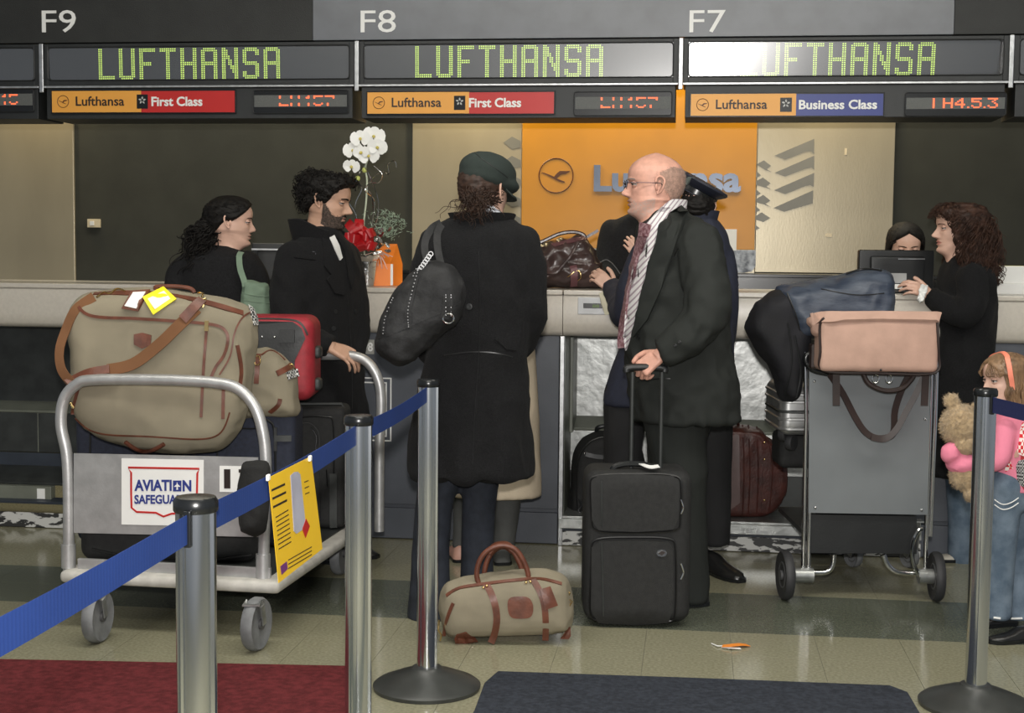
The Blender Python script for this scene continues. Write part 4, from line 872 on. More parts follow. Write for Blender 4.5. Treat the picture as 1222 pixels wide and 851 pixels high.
for pts in ([(967, 683), (985, 683), (993, 676), (995, 662)], [(1054, 662), (1060, 675), (1072, 683), (1098, 685)]):
    mb = MB(); mb.tube(crom([P(a, b, Ys2+.06) for a, b in pts], 5, False), .011, 10); obj('foot_tube', mb, M_chrome, sc)
mb = MB(); mb.tube(crom([P(a, b, Ys2-.01) for a, b in ((1098, 688), (1090, 672), (1089, 650), (1096, 634), (1101, 631))], 5, False), .008, 8); obj('side_guard', mb, M_chrome, sc)
mb = MB(); a = P(972, 660, Ys2); b = P(1094, 660, Ys2); mb.bx(a.x, b.x, Ys2+.05, Ys2+.78, .215, .235); obj('load_tray', mb, M_dark, sc, False)
for px in (1018, 1085):
    p = F(px, 690); p.y = 6.2; wheel(sc, Vector((P(px, 675, 6.2).x, 6.2, .052)), Vector((.9, .45, 0)), .05, .032, M_tyre, True, .215)
for q in ((973, 606), (1100, 609), (972, 455), (1104, 500)): p = P(*q, Ys2-.002); mb = MB(); mb.ell(p, (.006, .004, .006), 5); obj('bolt', mb, M_chrome, sc)
M_silver = mat('silver_case', (.5, .5, .5), .3, .8)
zt = .64
mb = MB(); a = P(985, 500, 5.85); b = P(1090, 500, 5.85); rbox(mb, ((a.x+b.x)/2, 5.9, (.236+zt)/2), (b.x-a.x, .26, zt-.236), .03, 6); tag(obj('suitcase', mb, M_nylon, None), 'black suitcase standing hidden behind the grey trolley board', 'suitcase')
t = thing('silver_suitcase', 'ribbed silver suitcase lying behind the trolley board, corner out at left', 'suitcase', (P(1000, 500, 5.9).x, 5.9, zt+.001))
a = P(927, 480, 5.8); b = P(1060, 480, 5.8); mb = MB(); rbox(mb, ((a.x+b.x)/2, 5.9, zt+.105), (b.x-a.x, .36, .205), .04, 8); obj('shell', mb, M_silver, t)
for z in (.03, .07, .10, .14, .17): mb = MB(); q = rrect(a.x, b.x, 5.72, 6.08, .045, 5); mb.tube([(x, y, zt+z) for x, y in q], .007, 6, 0, True); obj('rib', mb, M_silver if z != .10 else M_dark, t)
t2 = thing('wheeled_base', 'black wheeled bag end below the silver suitcase', 'bag', (P(944, 540, 5.9).x, 5.9, P(944, 542, 5.9).z)); mb = MB(); a = P(932, 508, 5.8); rbox(mb, (a.x+.11, 5.92, zt-.075), (.22, .2, .145), .03, 6); obj('body', mb, M_nylon, t2)
for q in ((936, 517), (944, 528)): p = P(*q, 5.79); mb = MB(); mb.lathe([(.001, -.015), (.032, -.014), (.036, 0), (.032, .014), (.001, .015)], 20, p, 0, (1, -.8, 0)); obj('wheel', mb, M_tyreb, t2)
# dark garment bag thrown over the load
M_navyb = mat('navy_garment_bag', (0.022, 0.032, 0.055), 0.5, scale=12, col2=(0.065, 0.08, 0.11), stretch=(1, 1, 3), bump=.3, bscale=60, detail=7)
M_blackb = mat('black_velvet', (0.006, 0.006, 0.009), 0.8, var=.3, bump=.2)
t = thing('garment_bag', 'dark navy garment bag draped over the luggage on the right trolley', 'bag', (P(1000, 420, 5.8).x, 5.8, P(1000, 420, 5.8).z))
g = puffy([(926, 345), (938, 340), (975, 334), (1012, 325), (1035, 320), (1056, 322), (1064, 334), (1065, 372), (1060, 405), (1010, 408), (966, 405), (957, 425), (952, 455), (948, 475), (940, 470), (945, 430), (940, 395), (930, 368)], 5.72, .14, .14, .07, .02, wr(.010, (8, 8, 12), 31), 3, vox=.009); obj('upper_fold', g, M_navyb, t); C = Cast(g)
mb = MB(); C.cord(mb, [(1010, 328), (1030, 322), (1052, 324)], .004, .004); C.cord(mb, [(940, 350), (952, 380), (958, 410)], .003, .003); C.cord(mb, [(980, 345), (1020, 352), (1055, 350)], .002, .002); obj('seams', mb, M_piping, t)
g = puffy([(930, 343), (915, 354), (903, 360), (892, 383), (890, 395), (905, 420), (920, 442), (928, 468), (934, 478), (950, 478), (957, 462), (962, 430), (968, 395), (960, 365), (945, 348)], 5.70, .10, .16, .06, .02, wr(.010, (10, 10, 5), 41), 3, vox=.009); obj('hanging_end', g, M_blackb, t, label='black hanging end'); C = Cast(g)
mb = MB(); C.cord(mb, [(948, 400), (955, 440), (950, 474)], .004, .004); C.cord(mb, [(940, 385), (945, 430), (938, 470)], .003, .004); obj('hem_piping', mb, M_blackpl, t)
# tan bag over the handle
M_suede = mat('tan_suede', (0.47, 0.30, 0.235), 0.85, var=.07, scale=14, bump=.1)
M_dkbr = mat('dark_brown_leather', (0.024, 0.014, 0.012), 0.5, var=.2)
t = thing('flat_bag', 'flat pinkish tan bag with dark straps hung over the grey trolley board', 'bag', (P(1044, 447, 5.48).x, 5.48, P(1044, 447, 5.48).z))
a = P(980, 376, 5.42); b = P(1120, 445, 5.42); g = MB(); rbox(g, ((a.x+b.x)/2, 5.485, (a.z+b.z)/2), (b.x-a.x, .13, a.z-b.z), .02, 8, 0, None, lambda u, q: (q.x, q.y-(.012*(1-u.x*u.x)*(1-u.z*u.z) if u.y < 0 else 0), q.z)); g = fuse(g, .008, 2, wr(.002, (6, 6, 6), 8)); obj('body', g, M_suede, t); C = Cast(g)
mb = MB(); C.cord(mb, [(984, 380), (979, 388), (980, 420), (982, 443), (1040, 446), (1118, 446), (1119, 420), (1118, 385)], .0055, .003); obj('edge_piping', mb, M_dkbr, t)
mb = MB(); C.strip(mb, [(966, 380), (985, 379), (1050, 378), (1122, 379)], .045, .012, .004, False); obj('top_fold', mb, M_suede, t)
g = puffy([(964, 380), (975, 373), (988, 376), (990, 400), (985, 404), (972, 402), (966, 392)], 5.50, .05, .05, .03, .015, wr(.01, (25, 25, 25), 4), 3, vox=.006); obj('crumpled_corner', g, M_suede, t)
mb = MB(); mb.box(P(975, 425, 5.56), (.06, .06, .10)); obj('dark_gusset', mb, M_dkbr, t, False, .01)
for pts, w_ in (([(998, 445), (998, 465), (998, 484)], .028), ([(1105, 445), (1104, 465), (1103, 484)], .028)): mb = MB(); q = [P(a, b, 5.50) for a, b in pts]; mb.ribbon(q, w_, .004, (0, -1, 0)); obj('buckle_strap', mb, M_dkbr, t)
mb = MB(); mb.tube(crom([P(a, b, 5.47) for a, b in ((1030, 446), (1037, 458), (1055, 466), (1075, 464), (1087, 453), (1091, 446))], 5, False), .010, 8); obj('handle', mb, M_dkbr, t)
mb = MB(); q = crom([P(a, b, 5.53) for a, b in ((990, 446), (1006, 470), (1020, 497), (1032, 515), (1046, 523), (1062, 521), (1067, 512), (1068, 490), (1076, 465), (1086, 446))], 5, False); mb.ribbon(q, .026, .004, [Vector((0.2, -1, .3))]*len(q)); obj('shoulder_strap', mb, M_dkbr, t)
mb = MB(); q = crom([P(a, b, 5.515) for a, b in ((1104, 446), (1094, 468), (1082, 490), (1070, 512), (1056, 524), (1040, 522))], 5, False); mb.ribbon(q, .024, .004, [Vector((-.2, -1, .3))]*len(q)); obj('shoulder_strap', mb, M_dkbr, t)
mb = MB()
for cx in (1045, 1061): c0 = P(cx, 452, 5.45); mb.tube([c0+Vector((.013*math.cos(k*PI/6), 0, .016*math.sin(k*PI/6))) for k in range(12)], .0022, 6, 0, True)
objs('ring', mb, M_chrome, t); mb = MB(); p, n = C.hit(1051, 441); mb.ell(p+n*.003, (.005, .004, .005), 5); obj('stud', mb, M_black, t)
# small orange paper scrap with string
p = F(880, 770); mb = MB(); mb.ribbon([F(862, 771, .006), F(874, 770, .012), F(884, 769, .010), F(893, 770, .004)], .03, .0015, UP); t = thing('paper_scrap', 'crumpled orange and white paper tag lying on the floor', 'litter', (p.x, p.y, 0)); obj('tag', mb, mat('orange_paper', (.8, .25, .03), .7), t)
mb = MB(); mb.ribbon([F(862, 772, .004), F(872, 773, .006), F(884, 774, .003)], .02, .001, UP); obj('tag_back', mb, M_paper, t); mb = MB(); mb.tube([F(849, 768, .003), F(856, 771, .006), F(864, 771, .004), F(870, 774, .003)], .0022, 5); obj('string', mb, M_paper, t)
# ------------------------------------------------------------ things on the counter
ZC = 1.2
M_hb = mat('brown_handbag_leather', (0.050, 0.030, 0.028), 0.28, var=.4, scale=9, bump=.3, bscale=25)
Yh = 6.92
def hbw(c): q = Vector((c.x*9+c.z*8, c.y*5, c.z*12-c.x*7)); return .012*(1-abs(noise.noise(q))*3)+.005*noise.noise(q*2.5)
g = puffy([(638, 342), (635, 322), (637, 300), (650, 292), (672, 285), (692, 282), (703, 290), (714, 310), (722, 330), (723, 342), (700, 344), (665, 345)], Yh, .12, .10, .06, .015, hbw, 3, vox=.006)
zmin = min(p[2] for p in g.v); g.v = [(a, b, max(c_, ZC+.002)) for a, b, c_ in g.v]; C = Cast(g); t = thing('handbag', 'large shiny dark brown leather handbag standing on the counter', 'bag', (P(680, 343, Yh).x, Yh, ZC+.001)); obj('body', g, M_hb, t)
mb = MB(); mb.tube(crom([P(a, b, Yh-.03) for a, b in ((636, 293), (650, 287), (668, 279), (685, 277), (697, 281), (698, 290))], 5, False), .010, 8); obj('handle', mb, M_hb, t)
mb = MB(); C.cord(mb, [(640, 322), (652, 327), (666, 323), (676, 312), (684, 300), (690, 290)], .009, .012, n=8); obj('handle', mb, M_hb, t)
M_mauve = mat('mauve_leather', (.13, .055, .06), .4, var=.2); mb = MB(); C.strip(mb, [(684, 316), (685, 328), (684, 340)], .034, .006, .008); obj('flap_strap', mb, M_mauve, t)
leather(C, t, [('top_seam', [(660, 293), (680, 288), (698, 284)], .03)], M_mauve)
mb = MB(); C.cord(mb, [(677, 330), (684, 326), (691, 324), (693, 330), (688, 334)], .0025, .008); obj('buckle', mb, M_gold, t)
mb = MB(); mb.ribbon([P(698, 284, Yh-.02), P(707, 279, Yh-.02), P(714, 275, Yh-.02)], .014, .004, (0, -1, 0)); obj('strap_tip', mb, M_hb, t); mb = MB(); mb.tube(crom([P(a, b, Yh-.09) for a, b in ((716, 313), (724, 310), (733, 317), (740, 327))], 4, False), .003, 6); obj('cord', mb, M_piping, t)
# gift box
Yo = 6.98; t = thing('gift_box', 'bright orange carry box beside the potted orchid', 'box', (P(455, 342, Yo).x, Yo, ZC+.001))
def pz(x, y, Y): p = P(x, y, Y); return p
B_ = [Vector((pz(440, 342, Yo).x, Yo, ZC+.001)), Vector((pz(466, 342, Yo).x, Yo, ZC+.001)), Vector((pz(478, 338, Yo).x, Yo+.12, ZC+.001)), Vector((pz(450, 338, Yo).x, Yo+.12, ZC+.001))]
zt_ = P(450, 315, Yo).z; zr = P(460, 291, Yo+.06).z
T_ = [Vector((q.x, q.y, zt_)) for q in B_]; R1 = Vector((P(452, 291, Yo+.03).x, Yo+.06, zr)); R2 = Vector((P(474, 291, Yo+.1).x, Yo+.09, zr))
mb = MB(); mb.add(B_+T_, [(0, 1, 5, 4), (1, 2, 6, 5), (2, 3, 7, 6), (3, 0, 4, 7), (3, 2, 1, 0)]); M_or = mat('orange_card', (.85, .22, .015), .45, var=.03); obj('box_body', mb, M_or, t, False)
mb = MB(); mb.add([T_[0], T_[1], T_[2], T_[3], R1, R2], [(0, 1, 5, 4), (1, 2, 5), (2, 3, 4, 5), (3, 0, 4)]); obj('box_lid', mb, M_or, t, False)
mb = MB(); mb.ribbon([T_[1]+Vector((.006, -.002, 0)), B_[1]+Vector((.006, -.002, .003))], .012, .002, (0, -1, 0)); obj('white_edge', mb, M_paper, t)
mb = MB(); cc_ = P(452, 305, Yo-.03)
for k in range(26):
    a = rng.uniform(0, 2*PI); L_ = rng.uniform(.03, .08); e = cc_+Vector((math.cos(a)*L_, rng.uniform(-.02, .02), math.sin(a)*L_*.7-.02)); mb.tube([cc_, (cc_+e)/2+Vector((0, 0, .012)), e], .0022, 4)
o = obj('ribbon_curls', mb, mat('pink_ribbon', (.72, .45, .38), .5), t); o['kind'] = 'stuff'
# orchid
Yq = 6.95; t = thing('potted_orchid', 'white orchid in a foil wrapped pot with a red bow', 'plant', (P(437, 342, Yq).x, Yq, ZC+.001))
M_foil = mat('foil', (.75, .75, .75), .18, 1.0, bump=1.0, bscale=30); pc = Vector((P(437, 342, Yq).x, Yq, ZC+.001))
mb = MB(); mb.lathe([(.035, 0), (.04, .005), (.055, .12), (.065, .135), (.07, .15), (.05, .14)], 20, pc); mb.v = [tuple(Vector(p)+noise.noise_vector(Vector(p)*30)*.006) if p[2] > ZC+.01 else p for p in mb.v]; obj('foil_pot', mb, M_foil, t, auto=20)
mb = MB(); st = crom([P(a, b, Yq) for a, b in ((435, 305), (434, 270), (437, 240), (438, 215), (436, 200), (441, 182), (436, 165))], 6, False); mb.tube(st, .0045, 6); obj('stem', mb, mat('stem_silver', (.5, .55, .42), .4), t)
mb = MB()
for pts in ([(430, 300), (428, 275), (424, 245), (432, 225), (425, 215), (430, 205), (437, 200)], [(441, 300), (444, 268), (447, 240), (436, 228), (441, 218), (452, 218), (456, 208), (446, 198)], [(446, 262), (444, 235), (438, 222), (455, 205), (464, 208), (463, 196), (471, 192), (473, 200)], [(420, 300), (426, 262), (417, 243)], [(438, 300), (452, 250), (442, 212), (434, 198)]):
    mb.tube(crom([P(a, b, Yq+rng.uniform(-.04, .04)) for a, b in pts], 5, False), .002, 5)
obj('silver_wires', mb, M_chrome, t)
def petal(mb, c, d, n, L_, w_):
    d = d.normalized(); s = d.cross(n).normalized(); rs = []
    pts = [(0, 0), (.35, .38), (.7, .5), (.92, .3), (1, 0), (.92, -.3), (.7, -.5), (.35, -.38)]
    v = [c+d*a*L_+s*b*w_+n*(.15*L_*a*a) for a, b in pts]; mb.add(v+[p-n*.0015 for p in v], [tuple(range(8)), tuple(range(15, 7, -1))]+[(i, (i+1) % 8, 8+(i+1) % 8, 8+i) for i in range(8)])
M_pet = mat('orchid_white', (.85, .85, .82), .5, var=.03)
for x, y, s in ((430, 166, 1.0), (446, 163, 1.15), (421, 180, 1.0), (440, 186, 1.1), (451, 176, 1.0), (420, 199, .85), (431, 182, .8)):
    c = P(x, y, Yq-.03+rng.uniform(-.03, .01)); n = Vector((rng.uniform(-.3, .3), -1, rng.uniform(-.2, .1))).normalized(); mb = MB(); a0 = rng.uniform(-.2, .2)
    for k, (a, l, w_) in enumerate(((90, .042, .04), (210, .042, .04), (330, .042, .04), (165, .05, .058), (15, .05, .058))):
        r_ = rad(a)+a0; petal(mb, c+n*(.003 if k > 2 else 0), Vector((math.cos(r_), 0, math.sin(r_))), n, l*s, w_*s)
    fl = obj('blossom', mb, M_pet, t, True); mb = MB(); mb.ell(c+n*.008, (.008, .008, .008), 5); obj('blossom_centre', mb, mat('yellow_centre', (.6, .5, .12), .6), fl)
for x, y in ((435, 203), (427, 213)): mb = MB(); mb.ell(P(x, y, Yq-.01), (.012, .012, .014), 6); obj('bud', mb, mat('bud_green', (.5, .55, .15), .5), t)
M_bow = mat('red_satin', (.42, .008, .012), .35, var=.25, scale=12)
for k in range(13):
    a = 2*PI*k/13+rng.uniform(-.2, .2); c = P(430+rng.uniform(-4, 4), 284+rng.uniform(-3, 3), Yq-.10-.03*rng.random()); bs_ = rng.uniform(.6, 1.0); e = c+Vector((math.cos(a)*.055, -.01, math.sin(a)*.05)); lp = Vector((math.cos(a), 0, math.sin(a)))
    q = crom([c, c+lp*.05*bs_+Vector((0, -.045, 0)), c+lp*.10*bs_+Vector((0, -.015, rng.uniform(-.01, .01))), c+lp*.055*bs_+Vector((0, .03, 0)), c], 5, False); mb = MB(); mb.ribbon(q, .042, .0015, [lp.cross(Vector((0, 1, 0)))*.2+Vector((.01, .2, 1)) if False else Vector((0, -1, 0)).cross(lp).cross(lp)+Vector((0, -.3, 0))]*len(q)); obj('bow_loop', mb, M_bow, t)
M_gr = mat('silver_green', (.10, .17, .10), .5, scale=90, col2=(.4, .5, .4)); mb = MB()
for k in range(260):
    c = P(452, 292, Yq); a = rng.gauss(rad(62), .35); L_ = rng.uniform(.05, .17); q = c+Vector((math.cos(a)*L_, rng.uniform(-.05, .05), math.sin(a)*L_)); d_ = Vector((rng.uniform(-1, 1), rng.uniform(-1, 1), rng.uniform(-.3, 1))).normalized()*.022; mb.tube([q, q+d_], [.0022, .0006], 4)
o = obj('foliage', mb, M_gr, t, False); o['kind'] = 'stuff'
mb = MB()
for k in range(14):
    c = P(rng.uniform(446, 462), rng.uniform(278, 300), Yq-.03); d_ = Vector((rng.uniform(-1, 1), -.3, rng.uniform(-.5, 1))).normalized(); petal(mb, c, d_, Vector((0, -1, .2)), .05, .018)
o = obj('foil_leaves', mb, M_foil, t, False); o['kind'] = 'stuff'
# monitor, chair, printer
def screen_back(x0, y0, x1, y1, Y, lab, detail=True):
    a = P(x0, y0, Y); b = P(x1, y1, Y); t = thing('monitor', lab, 'monitor', ((a.x+b.x)/2, Y+.05, ZC+.001)); mb = MB(); rbox(mb, ((a.x+b.x)/2, Y+.02, (a.z+b.z)/2), (b.x-a.x, .04, a.z-b.z), .008, 4); obj('back_shell', mb, M_blackpl, t)
    w_ = b.x-a.x; mb = MB(); rbox(mb, ((a.x+b.x)/2, Y-.01, (a.z+b.z)/2-.01), (w_*.72, .03, (a.z-b.z)*.8), .01, 4); obj('rear_housing', mb, M_blackpl, t)
    mb = MB(); mb.bx((a.x+b.x)/2-.03, (a.x+b.x)/2+.03, Y+.015, Y+.035, ZC+.01, b.z+.02); obj('stand', mb, M_blackpl, t); mb = MB(); rbox(mb, ((a.x+b.x)/2, Y+.03, ZC+.008), (.22, .18, .013), .006, 4); obj('foot', mb, M_blackpl, t)
    return t
t = screen_back(1025.5, 298, 1114, 346, 6.62, 'black monitor seen from behind on the right counter')
for (x0, y0, x1, y1, m) in ((1063, 326, 1082, 338, mat('grey_label', (.35, .35, .35), .5)), (1066, 339, 1077, 345, M_paper)): mb = MB(); mb.bx(P(x0, y0, 6.592).x, P(x1, y0, 6.592).x, 6.592, 6.594, P(x1, y1, 6.592).z, P(x0, y0, 6.592).z); obj('label_sticker', mb, m, t, False)
mb = MB()
for k in range(16): x = 1072+k*2; p = P(x, 308.5, 6.593); mb.bx(p.x, p.x+.005, 6.588, 6.594, p.z-.005, p.z)
o = obj('vent_slots', mb, M_alu, t, False); o['kind'] = 'stuff'
t = screen_back(300, 290, 352, 338, 7.25, 'dark monitor behind the counter between the two heads at left')
mb = MB(); a = P(300, 297.5, 7.2); b = P(350, 299, 7.2); mb.bx(a.x, b.x, 7.2, 7.22, a.z-.004, a.z+.004); obj('pale_edge', mb, M_alu, t, False)
t = thing('printer', 'white desk printer with a yellow edged sheet at right end of counter', 'printer', (P(1205, 345, 6.75).x, 6.75, ZC+.001)); a = P(1186, 345, 6.66); b = P(1250, 318, 6.66)
mb = MB(); rbox(mb, ((a.x+b.x)/2, 6.78, (ZC+P(1200, 343, 6.66).z)/2+.005), (b.x-a.x+.01, .26, P(1200, 343, 6.66).z-ZC+.03), .008, 4); obj('base_tray', mb, M_white, t)
mb = MB(); z0 = P(1200, 342, 6.66).z; mb.add([Vector((a.x, 6.67, z0)), Vector((b.x, 6.67, z0)), Vector((b.x, 6.88, z0)), Vector((a.x, 6.88, z0)), Vector((a.x+.02, 6.72, b.z)), Vector((b.x, 6.72, b.z)), Vector((b.x, 6.84, b.z)), Vector((a.x+.02, 6.84, b.z))], [(0, 1, 5, 4), (1, 2, 6, 5), (2, 3, 7, 6), (3, 0, 4, 7), (4, 5, 6, 7)]); obj('top_cover', mb, M_white, t, False, .005)
mb = MB(); a = P(1192, 319, 6.8); mb.box(a+Vector((.06, 0, .006)), (.14, .12, .003)); obj('sheet', mb, mat('pale_yellow', (.75, .65, .2), .6), t, False)
# ------------------------------------------------------------ figures
def skin(name, c, v=.06): return mat(name, c, .48, var=v, scale=30, bump=.05, bscale=400, spec=.4)
M_eyew = mat('eye_white', (.45, .40, .37), .35); M_iris = mat('iris_dark', (.04, .02, .012), .2)
def _tab(xs, ys):
    g = np.arange(-.13, .2405, .0005); v = np.interp(g, xs, ys); k = np.exp(-(np.arange(-14, 15)*.0005/.0028)**2); k /= k.sum(); p = np.pad(v, 14, 'edge'); v = np.convolve(p, k, 'valid'); return lambda z: float(np.interp(z, g, v))
def gs(a, s): return math.exp(-(a/s)**2)
def sst(a, b, x): t = max(0, min(1, (x-a)/(b-a))); return t*t*(3-2*t)
class Head:
    """head with the chin at z=0, crown at z=.23, x forward, y left"""
    def __init__(s, org, yaw, tilt=0, roll=0, sc=1.0, nose=1.0, chin=1.0, jaw=1.0, neck=1.0, brow=1.0):
        s.sc = sc; s.nose = nose; s.chin = chin; s.brow = brow
        s.M = Matrix.Translation(org) @ Matrix.Rotation(rad(yaw), 4, 'Z') @ Matrix.Rotation(rad(tilt), 4, 'Y') @ Matrix.Rotation(rad(roll), 4, 'X') @ Matrix.Scale(sc, 4)
        s.F = _tab([-.13, -.05, -.018, -.006, .002, .010, .022, .034, .05, .066, .085, .105, .118, .13, .145, .16, .175, .19, .205, .217, .226, .2305], [.046, .042, .047, .060, .074, .082, .085, .084, .087, .088, .088, .087, .089, .095, .098, .097, .092, .082, .064, .044, .022, .002])
        s.B = _tab([-.13, -.04, .0, .03, .05, .07, .09, .12, .15, .17, .19, .205, .217, .226, .2305], [.078, .070, .066, .066, .076, .090, .100, .108, .108, .102, .088, .071, .048, .024, .002])
        S_ = [.064*neck, .056*neck, .053*neck, .054*jaw, .058*jaw, .062*jaw, .066*jaw, .070, .072, .074, .077, .0765, .071, .060, .045, .032, .016, .002]
        s.S = _tab([-.13, -.06, -.02, .0, .012, .03, .05, .07, .09, .12, .145, .16, .18, .195, .210, .218, .226, .2305], S_)
    def loc(s, z, ph, off=0):
        c, n = math.cos(ph), math.sin(ph); F_, B_, S_ = s.F(z), s.B(z), s.S(z)
        x = (F_ if c > 0 else B_)*math.copysign(abs(c)**.9, c); y = S_*math.copysign(abs(n)**.92, n)
        if c > 0:
            a = abs(y); fw = min(1, c*1.6)
            N_ = np.interp(z, [.062, .067, .072, .080, .092, .106, .118, .127], [0, .010, .026, .031, .023, .013, .006, 0])*s.nose
            w = np.interp(z, [.066, .076, .09, .12], [.016, .0135, .0105, .009])
            x += fw*(N_*gs(y, w)+.008*s.nose*gs(a-.0145, .006)*gs(z-.074, .0065)+.0075*gs(y, .022)*gs(z-.0535, .0042)+.0075*gs(y, .020)*gs(z-.0405, .005)
                 -.003*gs(y, .022)*gs(z-.047, .0022)+.009*s.chin*gs(y, .020)*gs(z-.013, .012)-.003*gs(y, .02)*gs(z-.029, .005)
                 +.006*s.brow*gs(a-.028, .02)*gs(z-.129, .007)-.011*gs(a-.033, .014)*gs(z-.113, .011)+.004*gs(a-.045, .016)*gs(z-.09, .014)-.004*gs(a-.05, .015)*gs(z-.05, .02))
        zz = z+.034*sst(rad(25), rad(100), min(abs(ph), 2*PI-abs(ph)))*gs(z-.004, .045)
        v = Vector((x, y, zz))
        if off:
            n_ = Vector((x/(F_ or 1)**2 if c > 0 else x/(B_ or 1)**2, y/max(S_, .003)**2, (z-.12)/.0121 if z > .12 else 0)); v += n_.normalized()*off
        return v
    def at(s, z, ph, off=0): return s.M @ s.loc(z, ph, off)
    def pt(s, x, y, z): return s.M @ Vector((x, y, z))
    def grid(s, z0=-.11, z1=.2303, n=104, off=None):
        # finer columns over the face
        ph = []; t = 0
        for i in range(n):
            u = (i/n)*2-1; ph.append(PI*(math.copysign(abs(u)**1.35, u)))
        zs = list(np.linspace(z0, -.02, 8))+list(np.linspace(-.014, .14, 82))+list(np.linspace(.144, .215, 20))+[.219, .223, .226, .2285, z1]
        return [[(z, p) for p in ph] for z in zs if z >= z0-1e-6]
    def mesh(s, mb, z0=-.11):
        G = s.grid(z0); k = len(G[0]); vs = [s.at(z, p) for r in G for z, p in r]; fs = []; ms = []
        for i in range(len(G)-1):
            for j in range(k):
                z, p = G[i][j]; l = s.loc(z, p); ymax = .023*(1-abs(z-.047)/.016)
                ms.append(1 if (.0375 < z < .0565 and abs(l.y) < ymax+.004 and l.x > .05) else 0); fs.append((i*k+j, i*k+(j+1) % k, (i+1)*k+(j+1) % k, (i+1)*k+j))
        n = len(mb.v); mb.v += [tuple(v) for v in vs]; mb.f += [tuple(a+n for a in f) for f in fs]; mb.m += ms
        mb.f.append(tuple(n+(len(G)-1)*k+j for j in range(k))); mb.m.append(0)
def ear(mb, H, sgn):
    c = Vector((-.004, sgn*.0735, .083)); q = [(.004, 0), (-.002, -.006+.006), (-.012, .010), (-.018, .028), (-.020, .045), (-.012, .058), (.000, .060), (.008, .052), (.008, .040)]
    pts = [H.M @ (c+Vector((a, sgn*(.006+.012*max(0, -a/.02)), b))) for a, b in q]; mb.tube(crom(pts, 4, False), .0042*H.sc, 7)
    pts = [H.M @ (c+Vector((a, sgn*(.003+.006*max(0, -a/.02)), b))) for a, b in ((.0, .006), (-.008, .018), (-.011, .035), (-.006, .048), (.002, .045), (.004, .025))]; n = len(mb.v)
    mb.add(pts+[H.M @ (c+Vector((-.004, sgn*-.002, .03)))], [(i, (i+1) % 6, 6) for i in range(6)])
    mb.ell(H.M @ (c+Vector((0.0, sgn*.003, .004))), (.006*H.sc,)*3, 5); mb.tube([H.M @ (c+Vector((.004, sgn*.003, .010))), H.M @ (c+Vector((.007, sgn*.004, .022))), H.M @ (c+Vector((.006, sgn*.003, .034)))], .0045*H.sc, 6)
def eyes(H, par, M_sk, closed=.35, brow_m=None, browt=.0035):
    for sg in (1, -1):
        c = Vector((.0735, sg*.033, .113)); m = MB(); r = .0120
        m.ell(c, (r, r, r), 10); m.v = [tuple(H.M @ Vector(v)) for v in m.v]; e = obj('eye', m, M_eyew, par)
        m = MB(); d = Vector((1, sg*.05, -.1)).normalized(); m.lathe([(.0088, .0084), (.0070, .0102), (.0001, .0123)], 14, c, 0, d); m.v = [tuple(H.M @ Vector(v)) for v in m.v]; obj('iris', m, M_iris, e)
        m = MB(); R = .0134; rs = []; ls = MB()                                            # lids
        for lo, hi in ((.30-closed*.45, 1.25), (-1.1, -.40)):
            rs = []
            for i in range(7):
                el = lo+(hi-lo)*i/6; rs.append([c+Vector((R*math.cos(el)*math.cos(a), R*1.12*math.cos(el)*math.sin(a), R*math.sin(el))) for a in np.linspace(-1.75, 1.75, 14)])
            for i in range(6):
                for j in range(13): m.add([rs[i][j], rs[i][j+1], rs[i+1][j+1], rs[i+1][j]], [(0, 1, 2, 3)])
            (ls if lo > -1 else m).tube([c+(p-c)*1.04 for p in rs[0 if lo > -1 else -1]], .0015 if lo > -1 else .0009, 5)
        m.v = [tuple(H.M @ Vector(v)) for v in m.v]; obj('eyelid', m, M_sk, par); ls.v = [tuple(H.M @ Vector(v)) for v in ls.v]; obj('eyelashes', ls, HB, par)
        if brow_m:
            pts = []
            for k in range(7):
                t = k/6; y = sg*(.012+.038*t); z = .1285+.005*math.sin(t*PI*.75)-.003*t; ph = math.asin(max(-1, min(1, y/.077))); l = H.loc(z, ph); pts.append(H.M @ Vector((l.x+.001, y, z)))
            m = MB(); m.tube(pts, [browt*H.sc*(1-.55*abs(t/6-.35)) for t in range(7)], 6, flat=(1, .45), ups=[H.M.to_3x3() @ Vector((1, 0, 0))]*7); obj('eyebrow', m, brow_m, par)
_hc = {}
